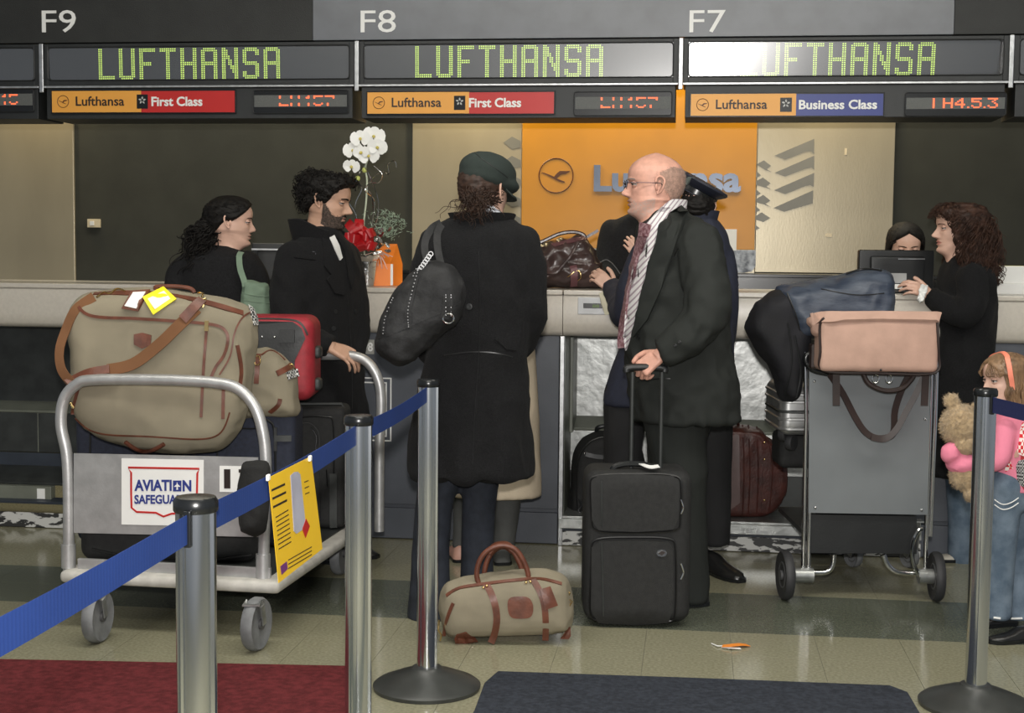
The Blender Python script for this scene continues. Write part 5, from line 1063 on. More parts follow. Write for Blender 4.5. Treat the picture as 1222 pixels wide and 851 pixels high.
def hand_mesh(curl, thumb=(25, 20), spread=1.0):
    key = (tuple(curl), thumb, spread)
    if key in _hc: return _hc[key]
    mb = MB(); rbox(mb, (.05, 0, -.001), (.094, .078, .027), .012, 4, 0, None, lambda u, q: (q.x, q.y*(1-.18*(1-(u.x+1)/2)), q.z*(1.05-.25*(u.x+1)/2)))
    mb.tube([(-.06, 0, 0), (.0, 0, 0), (.02, 0, 0)], [.026, .025, .026], 12, flat=(1, .78), ups=[UP]*3)
    for (x, y, L_, r, a0) in ((.090, .029, (.040, .024, .019), .0088, 3), (.094, .0095, (.044, .028, .020), .0090, 0), (.090, -.0105, (.041, .026, .019), .0085, -3), (.082, -.029, (.032, .020, .017), .0075, -7)):
        p = Vector((x-.02, y, 0)); ang = 0; yaw_ = rad(a0*spread); pts = [p, Vector((x, y, 0))]; rr = [r, r*1.05]; p = pts[-1]
        for k in range(3):
            ang += rad(curl[k]); d = Vector((math.cos(ang)*math.cos(yaw_), math.cos(ang)*math.sin(yaw_), -math.sin(ang))); q = p+d*L_[k]; pts += [(p+q)/2, q]; rr += [r*(.95-.06*k), r*(.98-.09*k)]; p = q
        rr[-1] *= .75; mb.tube(pts, rr, 10, ups=[Vector((0, 1, 0))]*len(pts)); mb.ell(pts[-1], (rr[-1],)*3, 5)
    p = Vector((.018, .024, -.004)); d = Vector((.62, .68, -.25)).normalized(); pts = [p]; rr = [.014]
    for k, L_ in enumerate((.040, .032, .025)):
        q = p+d*L_; pts += [(p+q)/2, q]; rr += [.0125-.001*k, .0115-.0012*k]; p = q
        a = thumb[min(k, 1)]; d = (Matrix.Rotation(rad(-a), 3, 'Z') @ (Matrix.Rotation(rad(a*.5), 3, 'X') @ d)).normalized()
    mb.tube(pts, rr, 10); mb.ell(pts[-1], (rr[-1]*.95,)*3, 5)
    m = fuse(mb, .003, 3); _hc[key] = m; return m
def put_hand(mb, wrist, d, n, side, curl=(35, 45, 25), sc=1.0, thumb=(25, 20), spread=1.0):
    d = Vector(d).normalized(); n = Vector(n); n = (n-d*n.dot(d)).normalized(); y = n.cross(d)
    if side == 'L': y = -y
    M = Matrix(((d.x*sc, y.x*sc, n.x*sc, wrist.x), (d.y*sc, y.y*sc, n.y*sc, wrist.y), (d.z*sc, y.z*sc, n.z*sc, wrist.z), (0, 0, 0, 1)))
    mb.join(hand_mesh(curl, thumb, spread), 0, M)
def shoe(par, heel, d, L_, m, name='shoe', h=.075, w=.092):
    d = Vector(d); d.z = 0; d.normalize(); s_ = Vector((-d.y, d.x, 0)); mb = MB(); rs = []
    for t, ww, hh in ((0, .62, .85), (.06, .8, 1.0), (.2, .82, 1.0), (.38, .86, .95), (.55, .98, .66), (.75, 1.0, .52), (.9, .8, .45), (1, .4, .3)):
        c = heel+d*(t*L_); H_ = h*hh; W_ = w*ww/2; rs.append([Vector((c.x, c.y, 0))+s_*(W_*x)+UP*z for x, z in ((-.95, .002), (-1, H_*.35), (-.8, H_*.8), (-.35, H_), (.35, H_), (.8, H_*.8), (1, H_*.35), (.95, .002))])
    mb.rings(rs); o = obj(name, mb, m, par, True, auto=60); mb = MB()
    q = []
    for t, ww in ((-.01, .5), (.05, .8), (.35, .82), (.6, 1.02), (.8, 1.0), (.93, .8), (1.02, .35)): q.append((t*L_, ww*w/2+.003))
    mb.ext([(a, b) for a, b in q]+[(a, -b) for a, b in q[::-1]], (heel.x, heel.y, .0008), d, s_, .014); obj('sole', mb, M_black, o, False); return o
def loft(mb, rings, yaw, Y, n=28, k=3):
    c, s_ = math.cos(rad(yaw)), math.sin(rad(yaw)); f = Vector((c, s_, 0)); sd = Vector((-s_, c, 0))
    R_ = [(P(x, y, Y+(r[4] if len(r) > 4 else 0)), r[2], r[3]) for r in rings for x, y in [(r[0], r[1])]]
    cs = crom([r[0] for r in R_], k, False); ab = crom([Vector((r[1], r[2], 0)) for r in R_], k, False)
    rs = []
    for c_, q in zip(cs, ab): rs.append([c_+sd*(q.x*math.copysign(abs(math.cos(a))**.88, math.cos(a)))+f*(q.y*math.copysign(abs(math.sin(a))**.88, math.sin(a))) for a in [2*PI*j/n for j in range(n)]])
    mb.rings(rs); return mb
def limb(mb, pts, Y, k=5, sc=1.0, n=16, cap=True):
    q = crom([P(a, b, Y+dy) for a, b, dy, r in pts], k, False); r = [v.x for v in crom([Vector((p[3]*sc, 0, 0)) for p in pts], k, False)]; mb.tube(q, r, n)
    mb.ell(q[0], (r[0],)*3, 8); return mb
def garment(name, par, M_, Y, yaw=0, torso=None, limbs=(), vox=.011, dsp=None, seed=0, amp=.006, extra=None, it=3, fsc=(7, 7, 4)):
    mb = MB()
    if torso: loft(mb, torso, yaw, Y)
    for l in limbs: limb(mb, l, Y)
    if extra: extra(mb)
    g = fuse(mb, vox, it, dsp or wr(amp, fsc, seed)); o = obj(name, g, M_, par, True, auto=0); return o, Cast(g), g
def body(par, H, sk, lip, Y, yaw, torso, arms, legs, hands=(), ears=(1, -1)):
    mb = MB(); H.mesh(mb)
    for e in ears: ear(mb, H, e)
    loft(mb, [(r[0], r[1], min(.15, r[2]*.8), min(.12, r[3]*.8))+tuple(r[4:]) for r in torso if P(r[0], r[1], Y).z > P(legs[0][0][0], legs[0][0][1], Y).z+.02]+[((legs[0][0][0]+legs[1][0][0])/2, legs[0][0][1], min(.12, torso[-1][2]*.7), min(.085, torso[-1][3]*.7))], yaw, Y, 16, 2)
    for a in arms: limb(mb, a, Y, 3, .62, 10)
    for a in legs: limb(mb, a, Y, 3, .62, 10)
    for h in hands: put_hand(mb, *h[0], **h[1])
    return obj('body', mb, [sk, lip], par, True, auto=0)
def cap_hair(H, zh, T, name, m, par, amp=.006, fr=60, seed=0, soft=.016, z0=.0, smooth=True, xf=None):
    G = H.grid(z0, n=88); k = len(G[0]); mb = MB(); rs = []
    for r in G:
        row = []
        for z, p in r:
            a = min(abs(p), 2*PI-abs(p)); t = sst(0, soft, z-zh(math.degrees(a))); th = T(z, math.degrees(a)) if callable(T) else T
            l = H.loc(z, p); nn = noise.noise(Vector((l.x*fr+seed, l.y*fr, l.z*fr)))+.5*noise.noise(Vector((l.x*fr*2.2+seed, l.y*fr*2.2, l.z*fr*2.2)))
            o = -.005+t*(th+.005+amp*nn); v = H.loc(z, p, o); row.append(H.M @ (xf(v) if xf else v))
        rs.append(row)
    mb.rings(rs, cap=True); return obj(name, mb, m, par, smooth, auto=0)
def stubble(H, par, m, test, n, L_=.004, name='short_hairs', z=(0, .19), amax=180):
    mb = MB(); k = 0
    while k < n:
        a = rng.uniform(-amax, amax); zz = rng.uniform(*z)
        if not test(zz+rng.gauss(0, .0025), abs(a)+rng.gauss(0, 1.5)): k += .25; continue
        k += 1; p = H.at(zz, rad(a), .0002); q = H.at(zz-rng.uniform(.001, .004), rad(a+rng.uniform(-2, 2)), L_*rng.uniform(.4, .8)); s_ = (q-p).orthogonal().normalized()*.00055; mb.add([p-s_, p+s_, q+(q-p)*.2], [(0, 1, 2)])
    o = obj(name, mb, m, par, False); o['kind'] = 'stuff'
def interp(xs, ys): return lambda a: float(np.interp(a, xs, ys))
def curl(mb, pts, R, turns, r, seg=26, n=4, ph=0):
    pts = crom([Vector(p) for p in pts], 8, False); m = len(pts); out = []; up = Vector((.3, .8, .5)).normalized()
    for i in range(seg+1):
        t = i/seg*(m-1); a = int(min(t, m-2)); p = pts[a].lerp(pts[a+1], t-a); tg = (pts[min(a+1, m-1)]-pts[a]).normalized(); u = (up-tg*up.dot(tg)).normalized(); v = tg.cross(u)
        an = ph+turns*2*PI*i/seg; rr = R*min(1, i/3); out.append(p+u*rr*math.cos(an)+v*rr*math.sin(an))
    mb.tube(out, [r*(1-.5*i/seg) for i in range(seg+1)], n, cap=False)
SK1 = skin('skin_olive', (.50, .30, .21)); SK2 = skin('skin_fair', (.62, .39, .30)); SK3 = skin('skin_ruddy', (.62, .33, .25), .12)
LIP = mat('lips', (.42, .17, .14), .4); LIPM = mat('lips_male', (.40, .20, .16), .45)
HB = mat('hair_black', (.007, .0058, .005), .65, var=.4, scale=60, spec=.22); HBR = mat('hair_brown', (.032, .016, .010), .55, var=.4, scale=60, spec=.35); HAU = mat('hair_auburn_dark', (.042, .020, .013), .6, var=.5, scale=30, spec=.3)
HLB = mat('hair_light_brown', (.20, .12, .065), .45, var=.35, scale=40, stretch=(1, 1, .2))
M_wool = mat('black_wool', (.0070, .0070, .0078), .92, var=.3, scale=150, bump=.7, bscale=260, spec=.25, sheen=.02); M_knit = mat('black_knit', (.008, .008, .009), .9, var=.3, scale=100, bump=.5, bscale=300, spec=.3)
M_suit = weave('suit_charcoal', (.017, .019, .0175), (.029, .032, .029), 900, .8, .2); M_navy = mat('navy_uniform', (.016, .019, .036), .8, var=.15, scale=40, bump=.3)
M_jean = mat('dark_denim', (.010, .013, .020), .85, scale=18, col2=(.022, .027, .040), bump=.5, bscale=300); M_jeanl = mat('blue_denim', (.07, .105, .15), .85, scale=14, col2=(.16, .21, .27), bump=.5, bscale=300)
M_beigec = mat('beige_coat', (.55, .46, .34), .8, var=.05, bump=.2); M_blk = mat('black_trousers', (.010, .010, .011), .85, var=.2, bump=.2); M_gtr = mat('grey_trousers', (.07, .072, .07), .85, var=.15, bump=.3)
M_shoe = mat('black_shoe', (.012, .012, .012), .3)
def btn(C, par, pts, r=.009, m=None, name='button'):
    for a, b in pts: p, n = C.hit(a, b); mb = MB(); mb.lathe([(.001, 0), (r, 0), (r, .003), (r*.6, .004), (.001, .0025)], 14, p+n*.001, 0, n); obj(name, mb, m or M_blackpl, par)
def collar_band(par, name, m, px, py, Y, a, b, yaw, h, t, front_drop=.03, tilt=0, flare=.01, gap=35, seed=1):
    f = Vector((math.cos(rad(yaw)), math.sin(rad(yaw)), 0)); sd = Vector((-f.y, f.x, 0)); c = P(px, py, Y); rs = []
    for k in range(33):
        an = rad(gap+(360-2*gap)*k/32); x = math.cos(an); y = math.sin(an); base = c+f*(b*x)+sd*(a*y)-UP*(front_drop*sst(-.3, 1, x)); o = (f*x+sd*y).normalized()
        rs.append([base-UP*h*.5+o*t, base+UP*h*.5*(1)+o*(flare+t), base+UP*h*.55+o*flare, base+UP*h*.5+o*(flare-t*.6), base-UP*h*.5-o*t*.4])
    mb = MB(); mb.rings(rs); return obj(name, mb, m, par)
def zf(Y, px, py0): return None
# ---- man in black pea coat
Y = 6.30; t = thing('person', 'bearded man in black pea coat resting a hand on the cart handle', 'person', (P(384, 400, Y).x, Y, 0))
H = Head(P(385, 271, Y), -9, 9, 0, 1.04, nose=1.05, jaw=1.02)
T_ = [(383, 272, .07, .07), (382, 284, .11, .095), (380, 298, .18, .12), (378, 322, .225, .14), (378, 360, .225, .145), (380, 410, .21, .145), (382, 460, .225, .155), (384, 520, .245, .17), (384, 556, .25, .175)]
ar = [[(350, 310, -.15, .075), (344, 350, -.19, .073), (347, 388, -.23, .068), (372, 405, -.25, .058), (394, 414, -.26, .05)], [(408, 306, .14, .075), (420, 350, .12, .068), (424, 395, .08, .06), (420, 430, .02, .05)]]
lg = [[(372, 540, -.05, .095), (372, 600, -.05, .075), (372, 662, -.05, .055)], [(392, 540, .08, .095), (394, 600, .08, .075), (396, 658, .08, .055)]]
body(t, H, SK1, LIPM, Y, -35, T_, ar, lg, [((P(393, 412.5, Y-.27), (.82, -.05, -.42), (.35, -.55, .8), 'R'), dict(curl=(22, 32, 20), sc=1.0))])
o, C, g = garment('pea_coat', t, M_wool, Y, -35, T_, ar, seed=3, amp=.014, fsc=(9, 9, 6))
garment('trousers', t, M_blk, Y, 0, None, lg)
for q in lg: p = P(q[2][0], q[2][1], Y+q[2][2]); shoe(t, Vector((p.x-.06, p.y, 0)), (.9, -.3, 0), .29, M_shoe)
collar_band(t, 'collar', M_wool, 378, 274, Y, .095, .098, -20, .085, .010, .055, gap=38, flare=.02)
mb = MB(); C.patch(mb, [(393, 284), (398, 281), (404, 293), (408, 308), (405, 311), (399, 298)], .004, .002, 4); obj('shirt_front', mb, M_white, t)
mb = MB(); C.patch(mb, [(384, 284), (391, 288), (400, 308), (408, 335), (409, 352), (398, 350), (389, 334), (394, 328), (386, 318)], .010, .002, 5); obj('lapel', mb, M_wool, t)
mb = MB(); C.patch(mb, [(401, 284), (410, 300), (414, 330), (418, 345), (421, 330), (416, 305), (407, 288)], .010, .002, 5); obj('lapel', mb, M_wool, t)
mb = MB(); C.strip(mb, [(352, 303), (365, 305), (376, 306)], .035, .006, .003); obj('shoulder_tab', mb, M_wool, t); btn(C, t, [(374, 303)], .010, mat('grey_button', (.12, .12, .14), .4)); btn(C, t, [(398, 392), (400, 372), (424, 372), (400, 428)], .010)
C.cord(mb := MB(), [(414, 352), (418, 400), (420, 450), (420, 488)], .002, .001); obj('front_seam', mb, M_piping, t)
eyes(H, t, SK1, .5, HB, .0042)
zh = interp([0, 30, 50, 65, 78, 88, 100, 125, 150, 180], [.178, .172, .160, .138, .095, .095, .100, .055, .025, .015])
cap_hair(H, zh, lambda z, a: .014+.022*sst(.10, .2, z), 'hair', HB, t, .010, 70, 4)
mb = MB()
for k in range(520):
    a = rng.uniform(-180, 180); z = rng.uniform(.03, .2295); 
    if z < zh(abs(a))+.008: continue
    p = H.at(z, rad(a), .010+.016*sst(.10, .2, z)); q = H.at(z, rad(a), .030+.022*sst(.10, .2, z)); s_ = Vector((rng.uniform(-1, 1), rng.uniform(-1, 1), rng.uniform(-1, .4)))*.014; curl(mb, [p, (p+q)/2+s_*.5, q+s_], .009, rng.uniform(1.0, 1.6), .0030, 12, 4, rng.uniform(0, 6))
o = obj('hair_curls', mb, HB, t, auto=0)
M_beard = mat('beard_stubble', (.045, .036, .030), .8, scale=160, col2=(.16, .11, .085), bump=.8, bscale=900)
def beard(H, par, m, top, lo=-.012, name='beard', off=.0022):
    n = len(H.grid(lo)[0]); mb = MB(); G = H.grid(lo, n=104); k = len(G[0]); idx = {}
    for i in range(len(G)-1):
        for j in range(k):
            z, p = G[i+1][j]; a = abs(math.degrees(p)); l = H.loc(z, p)
            if a > 86 or z > top(a) or (a < 22 and .036 < z < .058 and abs(l.y) < .024) : continue
            q = [G[i][j], G[i][(j+1) % k], G[i+1][(j+1) % k], G[i+1][j]]
            if abs(q[0][1]-q[1][1]) > 3: continue
            f = []
            for u in q:
                if u not in idx: idx[u] = len(mb.v); e = sst(0, .008, top(abs(math.degrees(u[1])))-u[0]); mb.v.append(tuple(H.at(u[0], u[1], off*e+.0004)))
                f.append(idx[u])
            mb.f.append(tuple(f)); mb.m.append(0)
    return obj(name, mb, m, par, True, auto=0)
bt = interp([0, 14, 30, 45, 60, 72, 86], [.068, .068, .060, .055, .062, .085, .110]); beard(H, t, M_beard, lambda a: bt(a)-.004, off=.0008); stubble(H, t, HB, lambda z, a: a < 87 and z < bt(a) and not (a < 20 and .038 < z < .056), 4500, .005, 'beard_hairs', (-.012, .11), 88)
# ---- woman with curly ponytail
Y = 6.46; t = thing('person', 'woman with curly dark ponytail in a black top, seen from behind at left', 'person', (P(264, 400, Y).x, Y, 0))
H = Head(P(274.5, 294, Y), 8, 2, 0, .99, nose=.85, jaw=.94, neck=.85, brow=.4)
T_ = [(267, 293, .05, .05), (265, 299, .085, .07), (263, 306, .155, .10), (262, 320, .19, .11), (262, 350, .18, .115), (262, 400, .16, .11), (262, 440, .18, .12), (262, 480, .19, .125)]
ar = [[(226, 316, 0, .058), (213, 328, -.01, .055), (211, 360, -.02, .05), (222, 395, .1, .042)], [(296, 314, 0, .055), (308, 335, .0, .052), (308, 370, 0, .048), (296, 395, .12, .04)]]
lg = [[(248, 470, 0, .095), (248, 560, 0, .075), (248, 650, 0, .05)], [(276, 470, 0, .095), (276, 560, 0, .075), (276, 650, 0, .05)]]
body(t, H, SK2, LIP, Y, 85, T_, ar, lg, [((P(222, 397, Y+.11), (.5, .7, -.4), (-.5, 0, .8), 'L'), dict(sc=.88)), ((P(296, 397, Y+.13), (-.3, .8, -.4), (.5, 0, .8), 'R'), dict(sc=.88))])
o, C, g = garment('black_top', t, M_knit, Y, 85, T_, ar, seed=13, amp=.004); garment('trousers', t, M_blk, Y, 0, None, lg)
for q in lg: p = P(q[2][0], q[2][1], Y+q[2][2]); shoe(t, Vector((p.x, p.y-.08, 0)), (.1, 1, 0), .24, M_shoe)
eyes(H, t, SK2, .7, HB, .0028)
zh = interp([0, 25, 45, 62, 75, 88, 100, 125, 150, 180], [.180, .172, .155, .135, .118, .105, .108, .065, .045, .038]); cap_hair(H, zh, .014, 'hair', HB, t, .005, 60, 9)
mb = MB(); 
for k in range(170):
    a = rng.uniform(45, 180)*rng.choice((-1, 1)); z = rng.uniform(.06, .2)
    if z < zh(abs(a))+.01: continue
    p = H.at(z, rad(a), .014); q = H.at(z*.8+.02, rad(min(180, abs(a)+30)*math.copysign(1, a)), .018); curl(mb, [p, q], .005, 2, .0018, 12, 3, rng.uniform(0, 6))
for k in range(300):
    p0 = P(248+rng.gauss(0, 3), 268+rng.gauss(0, 4), Y-.02+rng.uniform(-.03, .03)); u = rng.random(); e = P(236+rng.gauss(0, 10), 285+u*45, Y-.04+rng.uniform(-.06, .05)); m_ = P(238+rng.gauss(0, 9), 272+u*18, Y-.03+rng.uniform(-.06, .05)); curl(mb, [p0, m_, e], .013, rng.uniform(2, 3.5), .0036, 28, 4, rng.uniform(0, 6))
obj('ponytail_curls', mb, HB, t, auto=0)
g = puffy([(247, 258), (256, 268), (254, 285), (248, 305), (236, 322), (226, 318), (224, 298), (228, 278), (236, 264)], Y-.02, .045, .045, .05, .02, wr(.012, (25, 25, 25), 2), 3, vox=.008); obj('ponytail', g, HB, t, auto=0)
M_gbag = mat('sage_green_canvas', (.17, .24, .17), .8, var=.08, scale=15, bump=.3)
b = thing('shoulder_bag', 'pale green canvas shoulder bag hanging at the ponytail woman side', 'bag', (P(305, 390, Y-.2).x, Y-.2, P(305, 390, Y-.2).z))
g = puffy([(289, 338), (292, 334), (318, 338), (322, 350), (322, 392), (300, 394), (288, 388)], Y-.14, .04, .04, .03, .015, wr(.006, (15, 15, 15), 6), 3, vox=.007); obj('pouch', g, M_gbag, b)
mb = MB(); q = crom([P(x, y, Y-d) for x, y, d in ((288, 301, .09), (285.5, 306, .125), (286.5, 320, .15), (291, 334, .16), (293, 342, .17))], 5, False); mb.ribbon(q, .026, .004, [Vector((0, -1, .15))]*len(q)); obj('strap', mb, M_gbag, b)
C = Cast(g); mb = MB(); C.cord(mb, [(290, 350), (305, 353), (321, 354)], .003, .002); C.cord(mb, [(291, 358), (305, 361), (321, 362)], .002, .002); obj('seam', mb, M_gbag, b)
# ---- woman in flat cap, seen from behind
Y = 5.26; t = thing('person', 'woman in grey flat cap and long black coat seen from behind', 'person', (P(565, 500, Y).x, Y, 0))
H = Head(P(577, 264, Y), 52, 4, 0, .98, nose=.9, jaw=.95, neck=.85)
T_ = [(576, 254, .055, .055), (575, 261, .10, .08), (572, 271, .165, .105), (570, 290, .21, .125), (572, 330, .215, .135), (574, 380, .19, .13), (571, 420, .185, .13), (565, 470, .205, .15), (561, 520, .225, .165), (560, 560, .235, .18), (560, 568, .232, .178)]
ar = [[(621, 292, 0, .070), (632, 335, -.02, .064), (630, 385, .0, .062), (613, 414, .1, .056), (590, 422, .18, .05)], [(524, 292, 0, .070), (508, 340, .0, .064), (506, 395, .04, .06), (522, 425, .14, .052)]]
lg = [[(532, 540, 0, .085), (517, 610, .02, .070), (513, 690, .02, .074), (512, 739, .02, .084)], [(576, 540, .02, .080), (571, 610, .04, .063), (569, 690, .05, .062), (568, 732, .06, .066)]]
body(t, H, SK2, LIP, Y, 80, T_, ar, lg, [((P(590, 421, Y+.18), (-.8, .5, .1), (0, .6, .6), 'R'), dict(sc=.88)), ((P(524, 426, Y+.14), (.8, .5, .1), (0, .6, .6), 'L'), dict(sc=.88))])
def sk_dsp(c): 
    a = wr(.013, (9, 9, 6), 33)(c); z = P(560, 460, Y).z; k = sst(z, z-.35, c.z) if c.z < z else 0; ph = math.atan2(c.y-Y, c.x-P(562, 500, Y).x); return a+k*.010*math.sin(ph*7+math.sin(c.z*3))
o, C, g = garment('long_coat', t, M_wool, Y, 80, T_, ar, dsp=sk_dsp); CO_C = C
garment('jeans', t, M_jean, Y, 0, None, lg, seed=8, amp=.004, extra=lambda mb: loft(mb, [(560, 490, .15, .11), (560, 515, .16, .12), (559, 535, .14, .10)], 80, Y))
for q in lg: p = P(q[3][0], q[3][1], Y+q[3][2]); shoe(t, Vector((p.x-.01, p.y-.05, 0)), (.3, 1, 0), .24, M_shoe)
mb = MB(); C.strip(mb, [(530, 424), (560, 420), (590, 421), (612, 426)], .004, .002, .001); C.cord(mb, [(571, 300), (573, 360), (571, 430), (566, 500), (564, 555)], .0016, .001); obj('coat_seams', mb, M_piping, t)
mb = MB(); C.patch(mb, [(590, 404), (607, 398), (616, 406), (616, 418), (604, 417)], .006, .001, 5); obj('pocket_flap', mb, M_wool, t); btn(C, t, [(611, 410)], .012, mat('horn_button', (.08, .08, .09), .3)); btn(C, t, [(560, 366)], .012)
collar_band(t, 'collar', M_wool, 575, 262, Y, .092, .085, 80, .045, .012, .02, gap=40, flare=.022)
M_scarf = mat('pale_scarf', (.55, .57, .62), .85, var=.08, scale=30, bump=.3); mb = MB()
for k in range(3): q = crom([P(x+k*1.5, y+k*4, Y+d) for x, y, d in ((573, 252, -.07), (582, 247, -.065), (593, 254, -.04), (604, 264, .02), (600, 268, .08))], 5, False); mb.tube(q, .016, 10, flat=(1, .7), ups=[UP]*len(q))
g = fuse(mb, .006, 3, wr(.002, (30, 30, 30), 1)); obj('scarf', g, M_scarf, t, auto=0)
zh = interp([0, 25, 45, 62, 75, 88, 100, 125, 150, 180], [.180, .172, .155, .140, .120, .105, .100, .06, .02, .0]); cap_hair(H, zh, .012, 'hair', HBR, t, .005, 60, 19); eyes(H, t, SK2, .4, HBR, .003)
mb = MB()
for k in range(230):
    a = rng.uniform(85, 180)*rng.choice((-1, 1)); p = H.at(rng.uniform(.04, .12), rad(a), .012); e = P(568+rng.gauss(0, 5), 243+rng.gauss(0, 5), Y-.09+rng.uniform(-.02, .02)); m_ = (p+e)/2+Vector((0, -.02, 0)); curl(mb, [p, m_, e], .004, 1.5, .0020, 16, 3, rng.uniform(0, 6))
for k in range(150):
    p = P(568+rng.gauss(0, 6), 240+rng.gauss(0, 7), Y-.09); e = P(568+rng.gauss(0, 14), 258+rng.gauss(0, 7), Y-.09+rng.uniform(-.03, .02)); m_ = (p+e)/2+Vector((rng.uniform(-.03, .03), -.03, .01)); curl(mb, [p, m_, e], .006, 2, .0018, 18, 3, rng.uniform(0, 6))
obj('gathered_hair', mb, HBR, t, auto=0)
mb = MB(); Hx = H.M.to_3x3().normalized(); cc_ = P(582, 208, Y); R_ = Matrix.Rotation(rad(38), 3, 'Z') @ Matrix.Rotation(rad(14), 3, 'Y')
mb.ell(cc_+Vector((0, 0, .008)), (.112, .098, .072), 16, 0, R_); mb.ell(cc_+R_ @ Vector((.045, 0, -.022)), (.088, .09, .036), 14, 0, R_); mb.ell(cc_+R_ @ Vector((-.02, 0, -.02)), (.09, .092, .045), 14, 0, R_)
g = fuse(mb, .007, 4, wr(.0015, (20, 20, 20), 5)); M_cap = weave('cap_tweed', (.022, .030, .027), (.05, .062, .056), 1200, .95, .4); cp = obj('flat_cap', g, M_cap, t, auto=0)
mb = MB(); rs = []
for k in range(13):
    a = rad(-62+124*k/12); d0 = R_ @ Vector((math.cos(a)*.082, math.sin(a)*.088, -.045)); d1 = R_ @ Vector((math.cos(a)*.135-.0, math.sin(a)*.10, -.062)); rs.append([cc_+d0, cc_+d1, cc_+d1-UP*.006, cc_+d0-UP*.006])
mb.rings(rs); obj('brim', mb, M_cap, cp); C2 = Cast(g); mb = MB(); C2.cord(mb, [(567, 182), (575, 190), (590, 200), (606, 212)], .0015, .0008); obj('seam', mb, M_piping, cp)
# hobo bag
M_hobo = mat('black_suede', (.014, .014, .015), .7, var=.4, scale=25, bump=.4, bscale=100, spec=.4)
b = thing('hobo_bag', 'large slouchy black studded suede bag hung from the capped woman shoulder', 'bag', (P(500, 430, 5.0).x, 5.0, P(500, 436, 5.0).z))
g = puffy([(449, 408), (452, 388), (462, 364), (474, 344), (490, 328), (505, 316), (522, 312), (540, 318), (550, 332), (556, 352), (552, 370), (546, 384), (532, 397), (514, 412), (494, 430), (478, 438), (462, 430), (450, 420)], 4.99, .075, .06, .07, .018, wr(.010, (9, 9, 12), 17), 4, vox=.007); obj('pouch', g, M_hobo, b, auto=0); C = Cast(g)
for pts, dy in (([(512, 318), (507, 300), (508, 285), (516, 272), (526, 266)], 0), ([(526, 316), (522, 295), (522, 278), (527, 268)], .015)):
    q = crom([P(x, y, 4.97+dy+.10*k/4) for k, (x, y) in enumerate(pts)], 5, False); mb = MB(); mb.ribbon(q, .026, .005, [Vector((.3, -1, .1))]*len(q)); obj('strap', mb, M_hobo, b)
mb = MB(); C.strip(mb, [(452, 404), (470, 398), (500, 384), (530, 372), (550, 360)], .004, .003, .001); C.strip(mb, [(500, 322), (493, 345), (487, 370), (488, 392)], .022, .004, .001); C.strip(mb, [(470, 356), (461, 378), (458, 398)], .018, .004, .001); C.strip(mb, [(534, 352), (534, 366), (530, 380)], .034, .005, .003); C.strip(mb, [(520, 318), (516, 350), (512, 380)], .003, .003, .001); objs('leather_band', mb, M_hobo, b)
M_stud = mat('dark_stud', (.16, .16, .16), .35, .9); mb = MB()
for pts, k in (([(500, 322), (493, 345), (487, 370), (488, 390)], 20), ([(470, 356), (461, 378), (458, 398)], 11), ([(510, 314), (500, 318), (494, 330)], 7), ([(532, 352), (532, 376)], 6), ([(538, 352), (538, 376)], 6)):
    q = crom([Vector((*p, 0)) for p in pts], 12, False)
    for i in range(k): u = q[int(i*(len(q)-1)/max(1, k-1))]; p, n = C.hit(u.x, u.y); mb.ell(p+n*.004, (.0032,)*3, 3)
objs('stud', mb, M_stud, b)
c0, n = C.hit(534, 379); mb = MB(); mb.tube([c0+n*.01+Vector((.019*math.cos(i*PI/10), 0, .017*math.sin(i*PI/10))) for i in range(20)], .0028, 6, 0, True); obj('buckle', mb, M_chrome, b)
mb = MB()
for k in range(7): p = P(514-k*2.2, 303+k*3.2, 4.95); mb.tube([p+Vector((.008*math.cos(i*PI/4), -.003*(k % 2), .008*math.sin(i*PI/4))) for i in range(8)], .002, 4, 0, True)
objs('chain_link', mb, M_stud, b)
# ---- person in beige coat behind her
Y = 6.22; t = thing('person', 'person in long beige coat mostly hidden behind the black coat woman', 'person', (P(590, 560, Y).x, Y, 0))
H = Head(P(585, 262, Y), 90, 0, 0, .95)
T_ = [(586, 258, .06, .06), (586, 268, .10, .085), (587, 278, .155, .11), (588, 300, .18, .12), (592, 345, .17, .12), (595, 400, .155, .12), (596, 450, .165, .13), (594, 520, .185, .14), (592, 585, .20, .15), (592, 591, .198, .15)]
ar = [[(622, 298, 0, .055), (630, 340, .02, .052), (629, 385, .05, .05), (620, 410, .15, .045)], [(552, 298, 0, .055), (545, 340, .02, .052), (545, 385, .05, .05)]]
lg = [[(604, 570, 0, .075), (603, 620, 0, .058), (601, 660, 0, .050)], [(562, 570, 0, .075), (556, 620, .05, .055), (552, 655, .05, .048)]]
body(t, H, SK2, LIP, Y, 90, T_, ar, lg, [((P(620, 411, Y+.15), (-.5, .8, 0), (0, 0, 1), 'R'), dict(sc=.88)), ((P(545, 386, Y+.05), (.2, .5, -.8), (-1, 0, 0), 'L'), dict(sc=.88))])
garment('beige_coat', t, M_beigec, Y, 90, T_, ar, seed=44, amp=.005); garment('trousers', t, M_gtr, Y, 0, None, lg); cap_hair(H, zh, .012, 'hair', HBR, t)
for q, m_ in zip(lg, (M_gtr, mat('pink_shoe', (.5, .28, .22), .4))): p = P(q[2][0], q[2][1], Y+q[2][2]); shoe(t, Vector((p.x, p.y-.06, 0)), (-.2, 1, 0), .24, m_)
